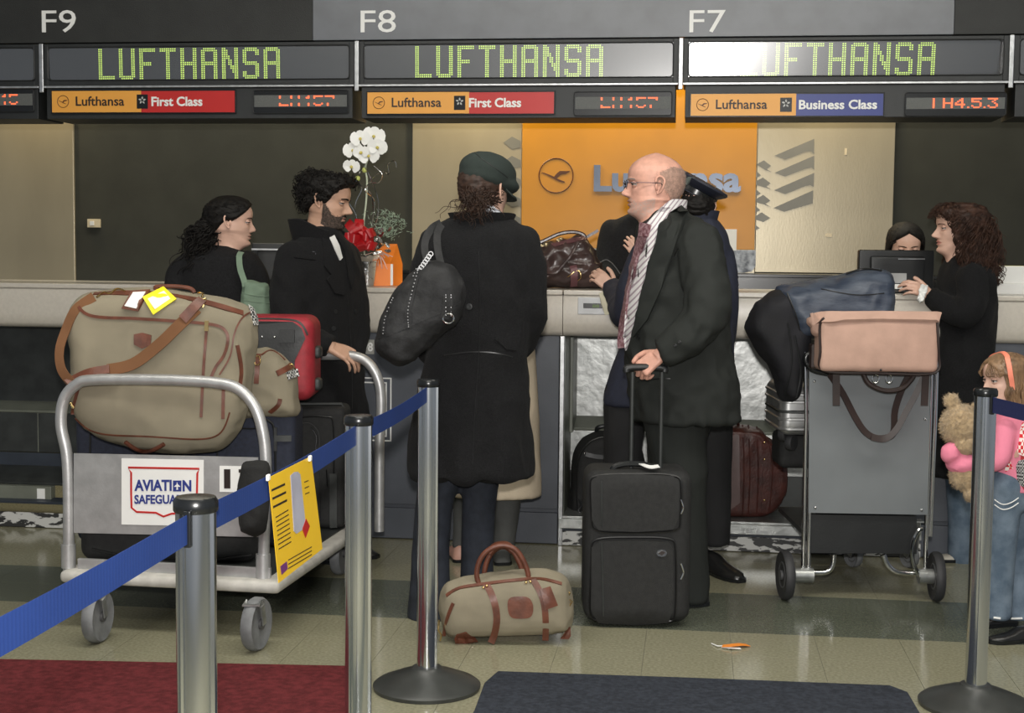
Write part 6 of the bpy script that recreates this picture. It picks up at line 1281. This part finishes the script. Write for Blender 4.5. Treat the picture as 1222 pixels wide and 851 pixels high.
# ---- bald man in suit
Y = 5.53; t = thing('person', 'bald man with glasses in dark suit holding the trolley suitcase handle', 'person', (P(812, 600, Y).x, Y, 0))
H = Head(P(778.5, 259.5, Y), 181, -3, 0, 1.075, nose=.95, jaw=1.12, neck=1.2, chin=.8)
T_ = [(799, 250, .055, .055), (798, 259, .105, .09), (802, 270, .165, .125), (808, 290, .20, .15), (811, 330, .205, .172), (808, 370, .205, .19), (808, 410, .21, .195), (814, 455, .22, .205), (818, 488, .225, .205), (818, 500, .222, .203)]
ar = [[(832, 292, -.17, .088), (843, 338, -.25, .082), (842, 376, -.30, .078), (818, 404, -.315, .066), (790, 421, -.305, .054)], [(800, 288, .17, .085), (804, 340, .20, .075), (800, 385, .16, .068), (785, 410, .1, .055)]]
lg = [[(805, 490, -.06, .13), (814, 580, -.04, .097), (819, 660, -.03, .088), (820, 716, -.02, .086)], [(812, 490, .08, .13), (802, 580, .10, .095), (800, 660, .10, .085), (800, 706, .10, .08)]]
body(t, H, SK3, LIPM, Y, 190, T_, ar, lg, [((P(788, 422, Y-.305), (-.72, .06, -.62), (-.4, -.75, .35), 'L'), dict(curl=(55, 70, 45), sc=.98, thumb=(35, 30)))])
def hemcut(mb): pass
o, C, g = garment('suit_jacket', t, M_suit, Y, 190, T_, ar, seed=23, amp=.018, fsc=(10, 10, 9))
garment('trousers', t, M_suit, Y, 0, None, lg, seed=24, amp=.008)
for q in lg: p = P(q[3][0], q[3][1], Y+q[3][2]); shoe(t, Vector((p.x+.08, p.y, 0)), (-1, -.1, 0), .30, M_shoe)
def stripes(name, c1, c2, sc):
    m = bpy.data.materials.new(name); m.use_nodes = True; nt = m.node_tree; b = nt.nodes['Principled BSDF']; tc = nt.nodes.new('ShaderNodeTexCoord'); mp = nt.nodes.new('ShaderNodeMapping'); mp.inputs['Rotation'].default_value = (0, rad(-38), 0)
    wv = nt.nodes.new('ShaderNodeTexWave'); wv.inputs['Scale'].default_value = sc; r = nt.nodes.new('ShaderNodeValToRGB'); r.color_ramp.elements[0].color = (*c1, 1); r.color_ramp.elements[1].color = (*c2, 1); r.color_ramp.elements[0].position = .15; r.color_ramp.elements[1].position = .4
    L = nt.links.new; L(tc.outputs['Object'], mp.inputs[0]); L(mp.outputs[0], wv.inputs[0]); L(wv.outputs[1], r.inputs[0]); L(r.outputs[0], b.inputs['Base Color']); b.inputs['Roughness'].default_value = .8; return m
M_shirt = stripes('striped_shirt', (.35, .28, .32), (.72, .70, .70), 22); M_tie = mat('maroon_tie', (.12, .03, .04), .5, scale=90, col2=(.35, .22, .24))
mb = MB(); C.patch(mb, [(806, 238), (811, 243), (793, 262), (782, 290), (770, 330), (760, 370), (753, 402), (748, 418), (742, 402), (745, 370), (750, 330), (760, 295), (772, 268), (790, 244)], .005, .002, 5); obj('shirt', mb, M_shirt, t)
collar_band(t, 'shirt_collar', M_shirt, 793, 246, Y, .074, .080, 183, .045, .005, .075, gap=24, flare=.003)
mb = MB(); C.strip(mb, [(772, 278), (764, 300), (754, 340), (748, 380), (744, 415)], .046, .010, .013); obj('tie', mb, M_tie, t); mb = MB(); C.patch(mb, [(768, 268), (779, 270), (775, 284), (767, 281)], .012, .008, 4); obj('tie_knot', mb, M_tie, t)
mb = MB(); C.patch(mb, [(812, 240), (822, 250), (815, 275), (806, 300), (790, 345), (774, 382), (758, 402), (764, 372), (776, 325), (789, 285), (798, 258)], .008, .007, 5); obj('lapel', mb, M_suit, t)
mb = MB(); C.cord(mb, [(806, 306), (812, 296)], .002, .010); C.cord(mb, [(762, 455), (785, 452), (800, 452)], .002, .002); objs('seam', mb, M_piping, t); btn(C, t, [(762, 402)], .009); btn(C, t, [(806, 412), (811, 408)], .006)
eyes(H, t, SK3, .5, mat('hair_grey', (.22, .19, .17), .7), .003)
M_fringe = mat('grey_cropped_hair', (.36, .24, .19), .8, scale=160, col2=(.17, .145, .13), bump=.7, bscale=700)
mb_ = H.grid(.03, n=104)
def region(H, par, name, m, test, off=.002, z0=.0):
    G = H.grid(z0, n=104); k = len(G[0]); idx = {}; mb = MB()
    for i in range(len(G)-1):
        for j in range(k):
            q = [G[i][j], G[i][(j+1) % k], G[i+1][(j+1) % k], G[i+1][j]]
            if abs(q[0][1]-q[1][1]) > 3: q = [(z, abs(p)) if False else (z, p) for z, p in q]
            z, p = G[i][j]
            if not test(z, abs(math.degrees(p))): continue
            f = []
            for u in q:
                if u not in idx: idx[u] = len(mb.v); mb.v.append(tuple(H.at(u[0], u[1], off)))
                f.append(idx[u])
            mb.f.append(tuple(f)); mb.m.append(0)
    return obj(name, mb, m, par, True, auto=0)
fr_lo = interp([80, 95, 100, 130, 180], [.105, .098, .095, .05, .03]); fr_hi = interp([80, 95, 120, 180], [.13, .165, .185, .175])
region(H, t, 'cropped_hair', mat('cropped_scalp', (.42, .26, .20), .7, var=.2, scale=80), lambda z, a: a > 88 and fr_lo(a)+.006 < z < fr_hi(a)-.006, .0006); stubble(H, t, M_fringe, lambda z, a: a > 84 and fr_lo(a) < z < fr_hi(a), 6500, .006, z=(.03, .19))  # scalp patch tinted close to skin, below the grey cropped hairs
beard(H, t, mat('grey_stubble', (.56, .30, .23), .6, scale=120, col2=(.46, .32, .27), bump=.3, bscale=800), interp([0, 14, 30, 45, 60, 72, 86], [.066, .066, .055, .045, .045, .055, .06]), off=.0002)
M_frame = mat('glasses_frame', (.02, .015, .02), .3, .5); 
mb = MB()
for sg in (1, -1): mb.tube([H.pt(.104, sg*.034+.022*math.cos(i*PI/12), .111+.016*math.sin(i*PI/12)) for i in range(24)], .0013, 6, 0, True); mb.tube([H.pt(.104, sg*.056, .115), H.pt(.092, sg*.073, .116), H.pt(.03, sg*.080, .119), H.pt(-.012, sg*.082, .120), H.pt(-.024, sg*.080, .108)], .0014, 6)
mb.tube([H.pt(.104, .013, .113), H.pt(.113, 0, .117), H.pt(.104, -.013, .113)], .0012, 6); obj('eyeglasses', mb, M_frame, t)
# ---- man in peaked cap and navy coat
Y = 6.12; t = thing('person', 'person in navy uniform jacket and black trousers behind the bald man', 'person', (P(805, 600, Y).x, Y, 0))
H = Head(P(829, 274, Y), 78, 0, 5, .87)
T_ = [(832, 257, .065, .065), (829, 266, .11, .09), (822, 280, .17, .115), (815, 303, .205, .125), (813, 345, .225, .135), (812, 390, .225, .14), (804, 435, .26, .155), (800, 470, .285, .16), (799, 484, .285, .16)]
ar = [[(775, 305, 0, .08), (756, 345, -.02, .074), (747, 375, .06, .066), (738, 356, .30, .056), (731, 344, .42, .05)], [(858, 305, 0, .068), (864, 350, -.02, .062), (862, 400, .05, .058), (850, 430, .15, .05)]]
lg = [[(748, 470, 0, .10), (742, 560, 0, .078), (740, 652, 0, .062)], [(845, 470, 0, .11), (851, 560, 0, .080), (853, 650, 0, .066)]]
body(t, H, SK2, LIPM, Y, 90, T_, ar, lg, [((P(731, 345, Y+.42), (-.7, .3, .65), (-.3, -.6, .6), 'L'), dict(curl=(30, 40, 20), sc=.95)), ((P(850, 431, Y+.16), (-.5, .8, 0), (0, 0, 1), 'R'), {})])
o, C, g = garment('navy_jacket', t, M_navy, Y, 90, T_, ar, seed=53, amp=.007); garment('trousers', t, M_blk, Y, 0, None, lg, seed=54, amp=.004, extra=lambda mb: loft(mb, [(797, 440, .22, .12), (797, 470, .24, .12), (797, 490, .18, .12)], 90, Y))
p = P(853, 660, Y); shoe(t, Vector((p.x-.05, p.y+.02, 0)), (.45, -.9, 0), .29, M_shoe, h=.09); p = P(741, 660, Y); shoe(t, Vector((p.x, p.y-.06, 0)), (-.1, 1, 0), .29, M_shoe)
collar_band(t, 'collar', M_navy, 832, 259, Y, .075, .072, 90, .05, .008, .01, gap=30, flare=.012); cap_hair(H, interp([0, 60, 90, 110, 180], [.17, .14, .09, .05, -.0]), lambda z, a: .002+.014*(1-sst(.12, .16, z)), 'hair', HB, t, .008, 60)
axc = Vector((.46, -.10, .88)).normalized(); c0 = P(829, 233, Y)
M_capn = mat('cap_navy', (.016, .019, .032), .5, var=.1); mb = MB(); mb.lathe([(.06, .0), (.092, .0), (.094, .028), (.105, .036), (.122, .05), (.127, .058), (.122, .066), (.08, .072), (.001, .073)], 40, c0, 0, axc); cpk = obj('peaked_cap', mb, M_capn, t)
mb = MB(); mb.lathe([(.093, .004), (.096, .006), (.096, .026), (.094, .028)], 40, c0, 0, axc); obj('band', mb, M_black, cpk); C2 = Cast(MB().lathe([(.001, .073), (.08, .072), (.122, .066), (.127, .058), (.122, .05), (.105, .036), (.094, .028), (.092, 0)][::-1], 40, c0, 0, axc)); mb = MB(); C2.patch(mb, [(809, 208), (823, 211), (830, 213), (820, 221), (810, 219)], .002, .001, 4); obj('grey_patch', mb, mat('patch_grey', (.20, .23, .21), .5), cpk)
pp = thing('paper_sheet', 'folded cream paper held by capped man over the counter edge', 'paper', P(727, 375, 6.5)); mb = MB(); q = [P(715, 350, 6.52), P(722, 347, 6.50), P(742, 369, 6.48), P(737, 374, 6.49), P(722, 376, 6.52), P(717, 362, 6.53)]; sheet(mb, q, .003, Vector((0, 1, 0))); obj('sheet', mb, mat('cream_paper', (.72, .68, .52), .6), pp, False)
# ---- agent in black behind the counter
Y = 7.40; t = thing('person', 'airline agent in black behind the counter, face hidden by the bald head', 'person', (P(770, 345, Y).x, Y, 0))
H = Head(P(779, 248, Y), -95, 6, 0, 1.0)
T_ = [(777, 248, .06, .06), (773, 256, .10, .09), (768, 266, .17, .11), (765, 290, .20, .13), (765, 345, .19, .13), (765, 400, .19, .13), (765, 500, .19, .13)]
ar = [[(731, 276, 0, .065), (724, 315, -.05, .06), (735, 340, -.15, .055)], [(800, 280, 0, .06), (806, 330, -.1, .06), (780, 325, -.3, .05), (764, 308, -.38, .042)]]
lg = [[(752, 490, 0, .09), (752, 560, 0, .07), (752, 605, 0, .05)], [(778, 490, 0, .09), (778, 560, 0, .07), (778, 605, 0, .05)]]
body(t, H, SK2, LIP, Y, -92, T_, ar, lg, [((P(764, 309, Y-.38), (-.5, -.3, .75), (0, -.8, .1), 'L'), dict(sc=.85)), ((P(736, 341, Y-.16), (.5, -.8, -.1), (0, 0, 1), 'R'), dict(sc=.85))])
garment('black_jacket', t, M_knit, Y, -92, T_, ar, seed=63); garment('trousers', t, M_blk, Y, 0, None, lg); cap_hair(H, zh, .012, 'hair', HBR, t); eyes(H, t, SK2, .4, HBR)
# ---- agent behind the monitor
Y = 7.15; t = thing('person', 'dark haired woman agent looking down behind the black monitor', 'person', (P(1080, 345, Y).x, Y, 0))
H = Head(P(1078, 318, Y), -94, 16, 0, .97, nose=.8, jaw=.95, neck=.85, brow=.4)
T_ = [(1080, 318, .05, .05), (1080, 326, .09, .07), (1080, 336, .15, .10), (1080, 355, .18, .11), (1080, 420, .17, .11), (1080, 500, .18, .12)]
ar = [[(1052, 345, 0, .05), (1050, 375, -.05, .045), (1062, 385, -.2, .04)], [(1108, 345, 0, .05), (1112, 375, -.05, .045), (1098, 385, -.2, .04)]]; lg = [[(1070, 490, 0, .09), (1070, 560, 0, .07), (1070, 615, 0, .05)], [(1092, 490, 0, .09), (1092, 560, 0, .07), (1092, 615, 0, .05)]]
body(t, H, SK2, LIP, Y, -92, T_, ar, lg, [((P(1062, 386, Y-.2), (.3, -.9, 0), (0, 0, 1), 'R'), dict(sc=.85)), ((P(1098, 386, Y-.2), (-.3, -.9, 0), (0, 0, 1), 'L'), dict(sc=.85))])
garment('black_jacket', t, M_knit, Y, -92, T_, ar, seed=73); garment('trousers', t, M_blk, Y, 0, None, lg); eyes(H, t, SK2, .75, HB, .003)
zh2 = interp([0, 12, 30, 50, 65, 80, 100, 125, 180], [.190, .182, .168, .150, .128, .08, .0, .0, .0]); cap_hair(H, zh2, .014, 'hair', HB, t, .002, 20, z0=-.02)
mb = MB()
for k in range(170):
    a = rng.uniform(40, 180)*rng.choice((-1, 1)); z = rng.uniform(.14, .225); p = H.at(z, rad(a), .014); q = H.at(.10, rad(max(abs(a), 72)*math.copysign(1, a)), .02); e = H.at(-.02, rad(max(abs(a), 78)*math.copysign(1, a)), .028)+Vector((0, 0, -.05)); mb.tube(crom([p, q, e], 5, False), .0035, 4)
obj('long_strands', mb, HB, t, auto=0)
# ---- woman with long curls at the counter
Y = 6.40; t = thing('person', 'woman with long curly brown hair in black coat at right counter', 'person', (P(1150, 500, Y).x, Y, 0))
H = Head(P(1141.5, 303.5, Y), 181, -2, 0, 1.0, nose=1.0, jaw=.95, neck=.85, brow=.5)
T_ = [(1148, 303, .05, .052), (1150, 313, .09, .08), (1153, 328, .15, .105), (1153, 350, .16, .118), (1151, 390, .155, .12), (1148, 430, .16, .125), (1145, 480, .17, .135), (1143, 530, .18, .145), (1142, 566, .18, .145)]
ar = [[(1160, 332, -.13, .064), (1160, 362, -.17, .060), (1148, 378, -.18, .055), (1128, 365, -.12, .048), (1112, 353, -.06, .042)], [(1150, 332, .13, .06), (1150, 370, .15, .055), (1135, 380, .1, .045)]]
lg = [[(1150, 550, -.05, .085), (1149, 620, -.05, .066), (1149, 676, -.05, .068)], [(1146, 550, .08, .085), (1146, 615, .08, .066), (1146, 668, .08, .066)]]
body(t, H, SK2, LIP, Y, 186, T_, ar, lg, [((P(1112, 353, Y-.06), (-.9, -.1, .42), (.2, -.75, .5), 'L'), dict(curl=(25, 35, 25), sc=.92, thumb=(20, 20))), ((P(1134, 381, Y+.1), (-.9, 0, 0), (0, 0, 1), 'R'), dict(sc=.88))])
o, C, g = garment('black_coat', t, M_wool, Y, 186, T_, ar, seed=83, amp=.013, fsc=(9, 9, 7)); garment('jeans', t, M_jeanl, Y, 0, None, lg, seed=84, amp=.004)
for q in lg: p = P(q[2][0], q[2][1], Y+q[2][2]); shoe(t, Vector((p.x+.08, p.y, 0)), (-1, 0, 0), .24, mat('pale_shoe', (.45, .42, .36), .5), h=.05)
eyes(H, t, SK2, .5, HBR, .0026); zh = interp([0, 20, 40, 60, 75, 90, 110, 180], [.172, .165, .150, .135, .10, .06, .0, .0]); cap_hair(H, zh, lambda z, a: .022+.012*sst(60, 120, a), 'hair', HAU, t, .012, 50, 29, z0=-.02)
g = puffy([(1150, 262), (1168, 262), (1182, 285), (1189, 315), (1187, 335), (1170, 338), (1148, 330), (1138, 312), (1140, 285)], Y, .09, .09, .08, .02, wr(.016, (22, 22, 22), 12), 3, vox=.009); obj('hair_mass', g, HAU, t, auto=0)
mb = MB(); cx = P(1163, 300, Y).x
for k in range(560):
    a = rng.uniform(0, 180)*rng.choice((-1, 1)); z = rng.uniform(.12, .2295)
    if z < zh(abs(a))+.006: continue
    p = H.at(z, rad(a), .02)
    if abs(a) < 45: q = H.at(z-.02, rad(a*1.5), .032); e = H.at(max(.150, z-.05), rad(a*1.9), .036); curl(mb, [p, q, e], .006, 2, .0016, 16, 3, rng.uniform(0, 6)); continue
    o_ = Vector((p.x-cx, (p.y-Y), 0)); o_ = o_.normalized() if o_.length > 1e-4 else Vector((1, 0, 0)); L_ = rng.uniform(.12, .34); ex = max(p.x, P(1133, 300, Y).x)
    q = Vector((ex, p.y, p.z-L_*.4))+Vector((.025, 0, 0))+o_*.03; e = Vector((ex+.03, p.y, max(p.z-L_, P(1160, 338, Y).z)))+Vector((.02, 0, 0))+o_*rng.uniform(.0, .04); curl(mb, [p, q, e], .013, L_*rng.uniform(13, 17), .0028, int(20+L_*70), 3, rng.uniform(0, 6))
for k in range(260):
    a = rng.uniform(60, 300); zz = rng.uniform(P(1160, 335, Y).z, P(1160, 262, Y).z); u = (zz-P(1160, 335, Y).z)/(P(1160, 262, Y).z-P(1160, 335, Y).z); R0 = .095*(1-.35*u); c = Vector((P(1164-6*u, 300, Y).x, Y, zz)); p = c+Vector((-math.cos(rad(a))*R0*.95, math.sin(rad(a))*R0, 0)); e = p+Vector((rng.uniform(-.01, .015), rng.uniform(-.01, .01), -.09)); e.z = max(e.z, P(1160, 340, Y).z)
    if p.x < P(1139, 300, Y).x: continue
    curl(mb, [p, (p+e)/2, e], .014, 1.9, .0030, 22, 3, rng.uniform(0, 6))
obj('hair_curls', mb, HAU, t, auto=0)
pp = thing('paper_scrap', 'crumpled white paper held in the curly haired woman hand', 'paper', P(1100, 352, Y-.1)); mb = MB(); rbox(mb, P(1100.5, 350, Y-.11), (.028, .02, .075), .008, 6, 0, Matrix.Rotation(rad(14), 3, 'Y')); mb.v = [tuple(Vector(p)+noise.noise_vector(Vector(p)*70)*.010) for p in mb.v]; obj('crumpled_sheet', mb, M_paper, pp, auto=20)
# ---- small girl
Y = 5.14; t = thing('person', 'small girl in pink top and jeans at the right edge hugging a teddy bear', 'person', (P(1200, 700, Y).x, Y, 0))
SKC = skin('skin_child', (.66, .42, .33)); H = Head(P(1200, 486, Y), 192, 0, 0, .87, nose=.62, jaw=1.02, neck=.8, brow=.2, chin=.6)
T_ = [(1204, 487, .04, .04), (1204, 496, .07, .06), (1204, 508, .11, .08), (1203, 535, .118, .09), (1203, 565, .115, .09), (1204, 582, .118, .094)]
ar = [[(1198, 514, -.09, .042), (1192, 548, -.13, .036), (1178, 551, -.12, .03)], [(1198, 514, .09, .042), (1190, 548, .1, .036), (1178, 552, .0, .03)]]
lg = [[(1198, 580, -.055, .072), (1193, 660, -.05, .055), (1190, 738, -.05, .050)], [(1212, 580, .06, .072), (1214, 660, .06, .055), (1214, 740, .02, .052)]]
body(t, H, SKC, LIP, Y, 187, T_, ar, lg, [((P(1176, 551, Y-.12), (-.9, .2, -.1), (0, -.9, .3), 'L'), dict(sc=.6)), ((P(1176, 552, Y), (-.9, -.2, 0), (0, .5, .5), 'R'), dict(sc=.6))], ears=())
M_pink = mat('pink_cotton', (.75, .22, .32), .85, var=.05, bump=.3); garment('pink_top', t, M_pink, Y, 187, T_, ar, vox=.008, seed=93, amp=.004); o, C, g = garment('jeans', t, M_jeanl, Y, 0, None, lg, vox=.009, seed=94, amp=.004, extra=lambda mb: loft(mb, [(1204, 572, .11, .088), (1204, 590, .115, .095), (1204, 605, .10, .09)], 187, Y))
mb = MB(); C.cord(mb, [(1187, 596), (1196, 602), (1206, 600), (1215, 594)], .002, .002); C.cord(mb, [(1187, 602), (1196, 608), (1206, 606), (1215, 600)], .002, .002); C.cord(mb, [(1186, 737), (1194, 738)], .004, .002); C.cord(mb, [(1207, 738), (1220, 738)], .004, .002); obj('white_stitching', mb, M_paper, t)
for (x, y), s_ in (((1192, 748), 1), ((1216, 752), 1)): p = F(x, 764 if x > 1200 else 745); shoe(t, Vector((p.x+.06, p.y, 0)), (-1, -.25, 0), .19, M_shoe, h=.055, w=.07)
eyes(H, t, SKC, .1, HLB, .0022); zh = interp([0, 20, 40, 55, 68, 85, 100, 180], [.178, .165, .150, .145, .11, .06, .0, .0]); cap_hair(H, zh, .010, 'hair', HLB, t, .003, 30, 39, z0=-.02)
mb = MB()
for k in range(420):
    a = rng.uniform(8, 180)*rng.choice((-1, 1)); z = rng.uniform(.165, .228); p = H.at(z, rad(a), .010)
    if abs(a) < 48: q = H.at(.15, rad(a*1.25), .012); e = H.at(.125+rng.uniform(0, .02), rad(a*1.45), .012); mb.tube(crom([p, q, e], 4, False), .0014, 3, cap=False); continue
    b_ = max(abs(a), 66)*math.copysign(1, a); q = H.at(.10, rad(b_), .014); e = H.at(.03, rad(b_), .022); f_ = H.pt(-.06+rng.uniform(-.04, .02), math.copysign(.07, a)*rng.uniform(.4, 1.2), -.08+rng.uniform(-.05, .02)); mb.tube(crom([p, q, e, f_], 5, False), [.0026]*15+[.001], 3, cap=False)
obj('hair_strands', mb, HLB, t, auto=0)
mb = MB(); pts = [H.at(z, rad(a), .016) for a, z in ((78, .08), (76, .11), (73, .14), (70, .17), (66, .195), (60, .215))]; pts += [H.at(.2285, rad(0), .014)]+[H.at(z, rad(-a), .016) for a, z in ((60, .215), (66, .195), (70, .17), (73, .14))]
ups = [(p-H.pt(0, 0, .12)).normalized() for p in pts]; q = crom(pts, 5, False); u = crom(ups, 5, False); mb.ribbon(q, .017, .004, [v.normalized() for v in u]); obj('headband', mb, mat('coral_band', (.85, .25, .16), .5), t)
# backpack
b = thing('backpack', 'small red and gingham backpack on the girl at the right frame edge', 'backpack', (P(1225, 600, Y).x, Y-.02, P(1225, 600, Y).z)); gingham('red_gingham', (.6, .02, .03), (.8, .75, .7), 75)
g = puffy([(1207, 510), (1222, 500), (1250, 502), (1262, 540), (1262, 590), (1240, 602), (1214, 594), (1205, 575), (1203, 545)], Y-.06, .07, .09, .06, .02, wr(.005, (12, 12, 12), 5), 3, vox=.008); obj('bag_body', g, mat('backpack_red', (.42, .02, .025), .7, bump=.3), b, auto=0); C = Cast(g)
mb = MB(); C.patch(mb, [(1207, 514), (1222, 506), (1240, 506), (1240, 540), (1226, 546), (1212, 540)], .006, .003, 5); obj('gingham_flap', mb, MATS['red_gingham'], b); mb = MB(); C.patch(mb, [(1208, 552), (1222, 548), (1242, 550), (1242, 578), (1226, 582), (1208, 574)], .008, .003, 5)
gingham('mesh_pattern', (.02, .02, .02), (.4, .4, .4), 160); obj('mesh_pocket', mb, MATS['mesh_pattern'], b); mb = MB(); C.patch(mb, [(1207, 520), (1213, 517), (1217, 545), (1211, 547)], .008, .008, 4); obj('tan_trim', mb, M_suede, b)
mb = MB(); q = crom([P(1208, 508, Y-.10), P(1201, 512, Y-.12), P(1198, 530, Y-.12), P(1202, 555, Y-.11), P(1210, 570, Y-.10)], 4, False); mb.ribbon(q, .028, .005, [Vector((-.4, -1, 0))]*len(q)); obj('shoulder_strap', mb, MATS['red_gingham'], b)
# teddy bear
Yt = 4.98; b = thing('teddy_bear', 'fluffy beige teddy bear in a pink shirt held by the girl', 'toy', (P(1148, 575, Yt).x, Yt, P(1148, 580, Yt).z)); M_fur = mat('beige_fur', (.42, .30, .17), .95, var=.2, scale=60, bump=1.0, bscale=500, sheen=.3)
mb = MB(); hc = P(1147, 508, Yt); mb.ell(hc, (.072, .066, .076), 14); mb.ell(P(1151, 530, Yt-.02), (.045, .05, .04), 12); mb.ell(P(1136, 479, Yt), (.029, .020, .029), 8); mb.ell(P(1166, 487, Yt+.03), (.024, .018, .024), 8); mb.ell(P(1152, 566, Yt), (.055, .05, .06), 12); mb.ell(P(1165, 545, Yt), (.05, .045, .05), 10)
for q in ((1160, 590), (1172, 585)): mb.ell(P(*q, Yt-.02), (.03, .04, .03), 8)
def furd(c): return .004*noise.noise(c*90)+.002*noise.noise(c*220)
g = fuse(mb, .005, 2, furd); obj('fur_body', g, M_fur, b, auto=0)
me_n = len(g.v); mb = MB()
for k in range(5200):
    p = Vector(g.v[rng.randrange(me_n)]); d = (p-hc if p.z > hc.z-.07 else p-P(1152, 560, Yt)).normalized()+Vector((rng.gauss(0, .5), rng.gauss(0, .5), rng.gauss(0, .5))); d = d.normalized()*rng.uniform(.006, .013); s_ = d.orthogonal().normalized()*.0011; mb.add([p-s_, p+s_, p+d], [(0, 1, 2)])
o = obj('fur_tufts', mb, M_fur, b, False); o['kind'] = 'stuff'
mb = MB(); mb.ell(P(1150, 552, Yt), (.062, .058, .046), 12); mb.ell(P(1135, 540, Yt-.02), (.034, .034, .040), 10, 0, Matrix.Rotation(rad(35), 3, 'Y')); g = fuse(mb, .006, 3, wr(.004, (25, 25, 25), 3)); obj('pink_shirt', g, M_pink, b, auto=0)
# ------------------------------------------------------------ repeats share a group phrase
GR = {'stanchion': 'barrier posts with blue belts', 'class_sign': 'class signs under the displays', 'display_post': 'silver posts between displays', 'display_housing': 'display housings over the counter',
      'floor_mat': 'carpet mats on the floor', 'check_in_counter': 'stone check in counters', 'baggage_bay': 'baggage bays below the counter', 'wall_label': 'small labels on the beige panel', 'monitor': 'monitors on the counter'}
for o in bpy.data.objects:
    k = o.name.split('.')[0]
    if o.parent is None and k in GR and 'label' in o: o['group'] = GR[k]
    if o.parent is None and k == 'suitcase' and 'cart' in o['label']: o['group'] = 'suitcases loaded on the large cart'
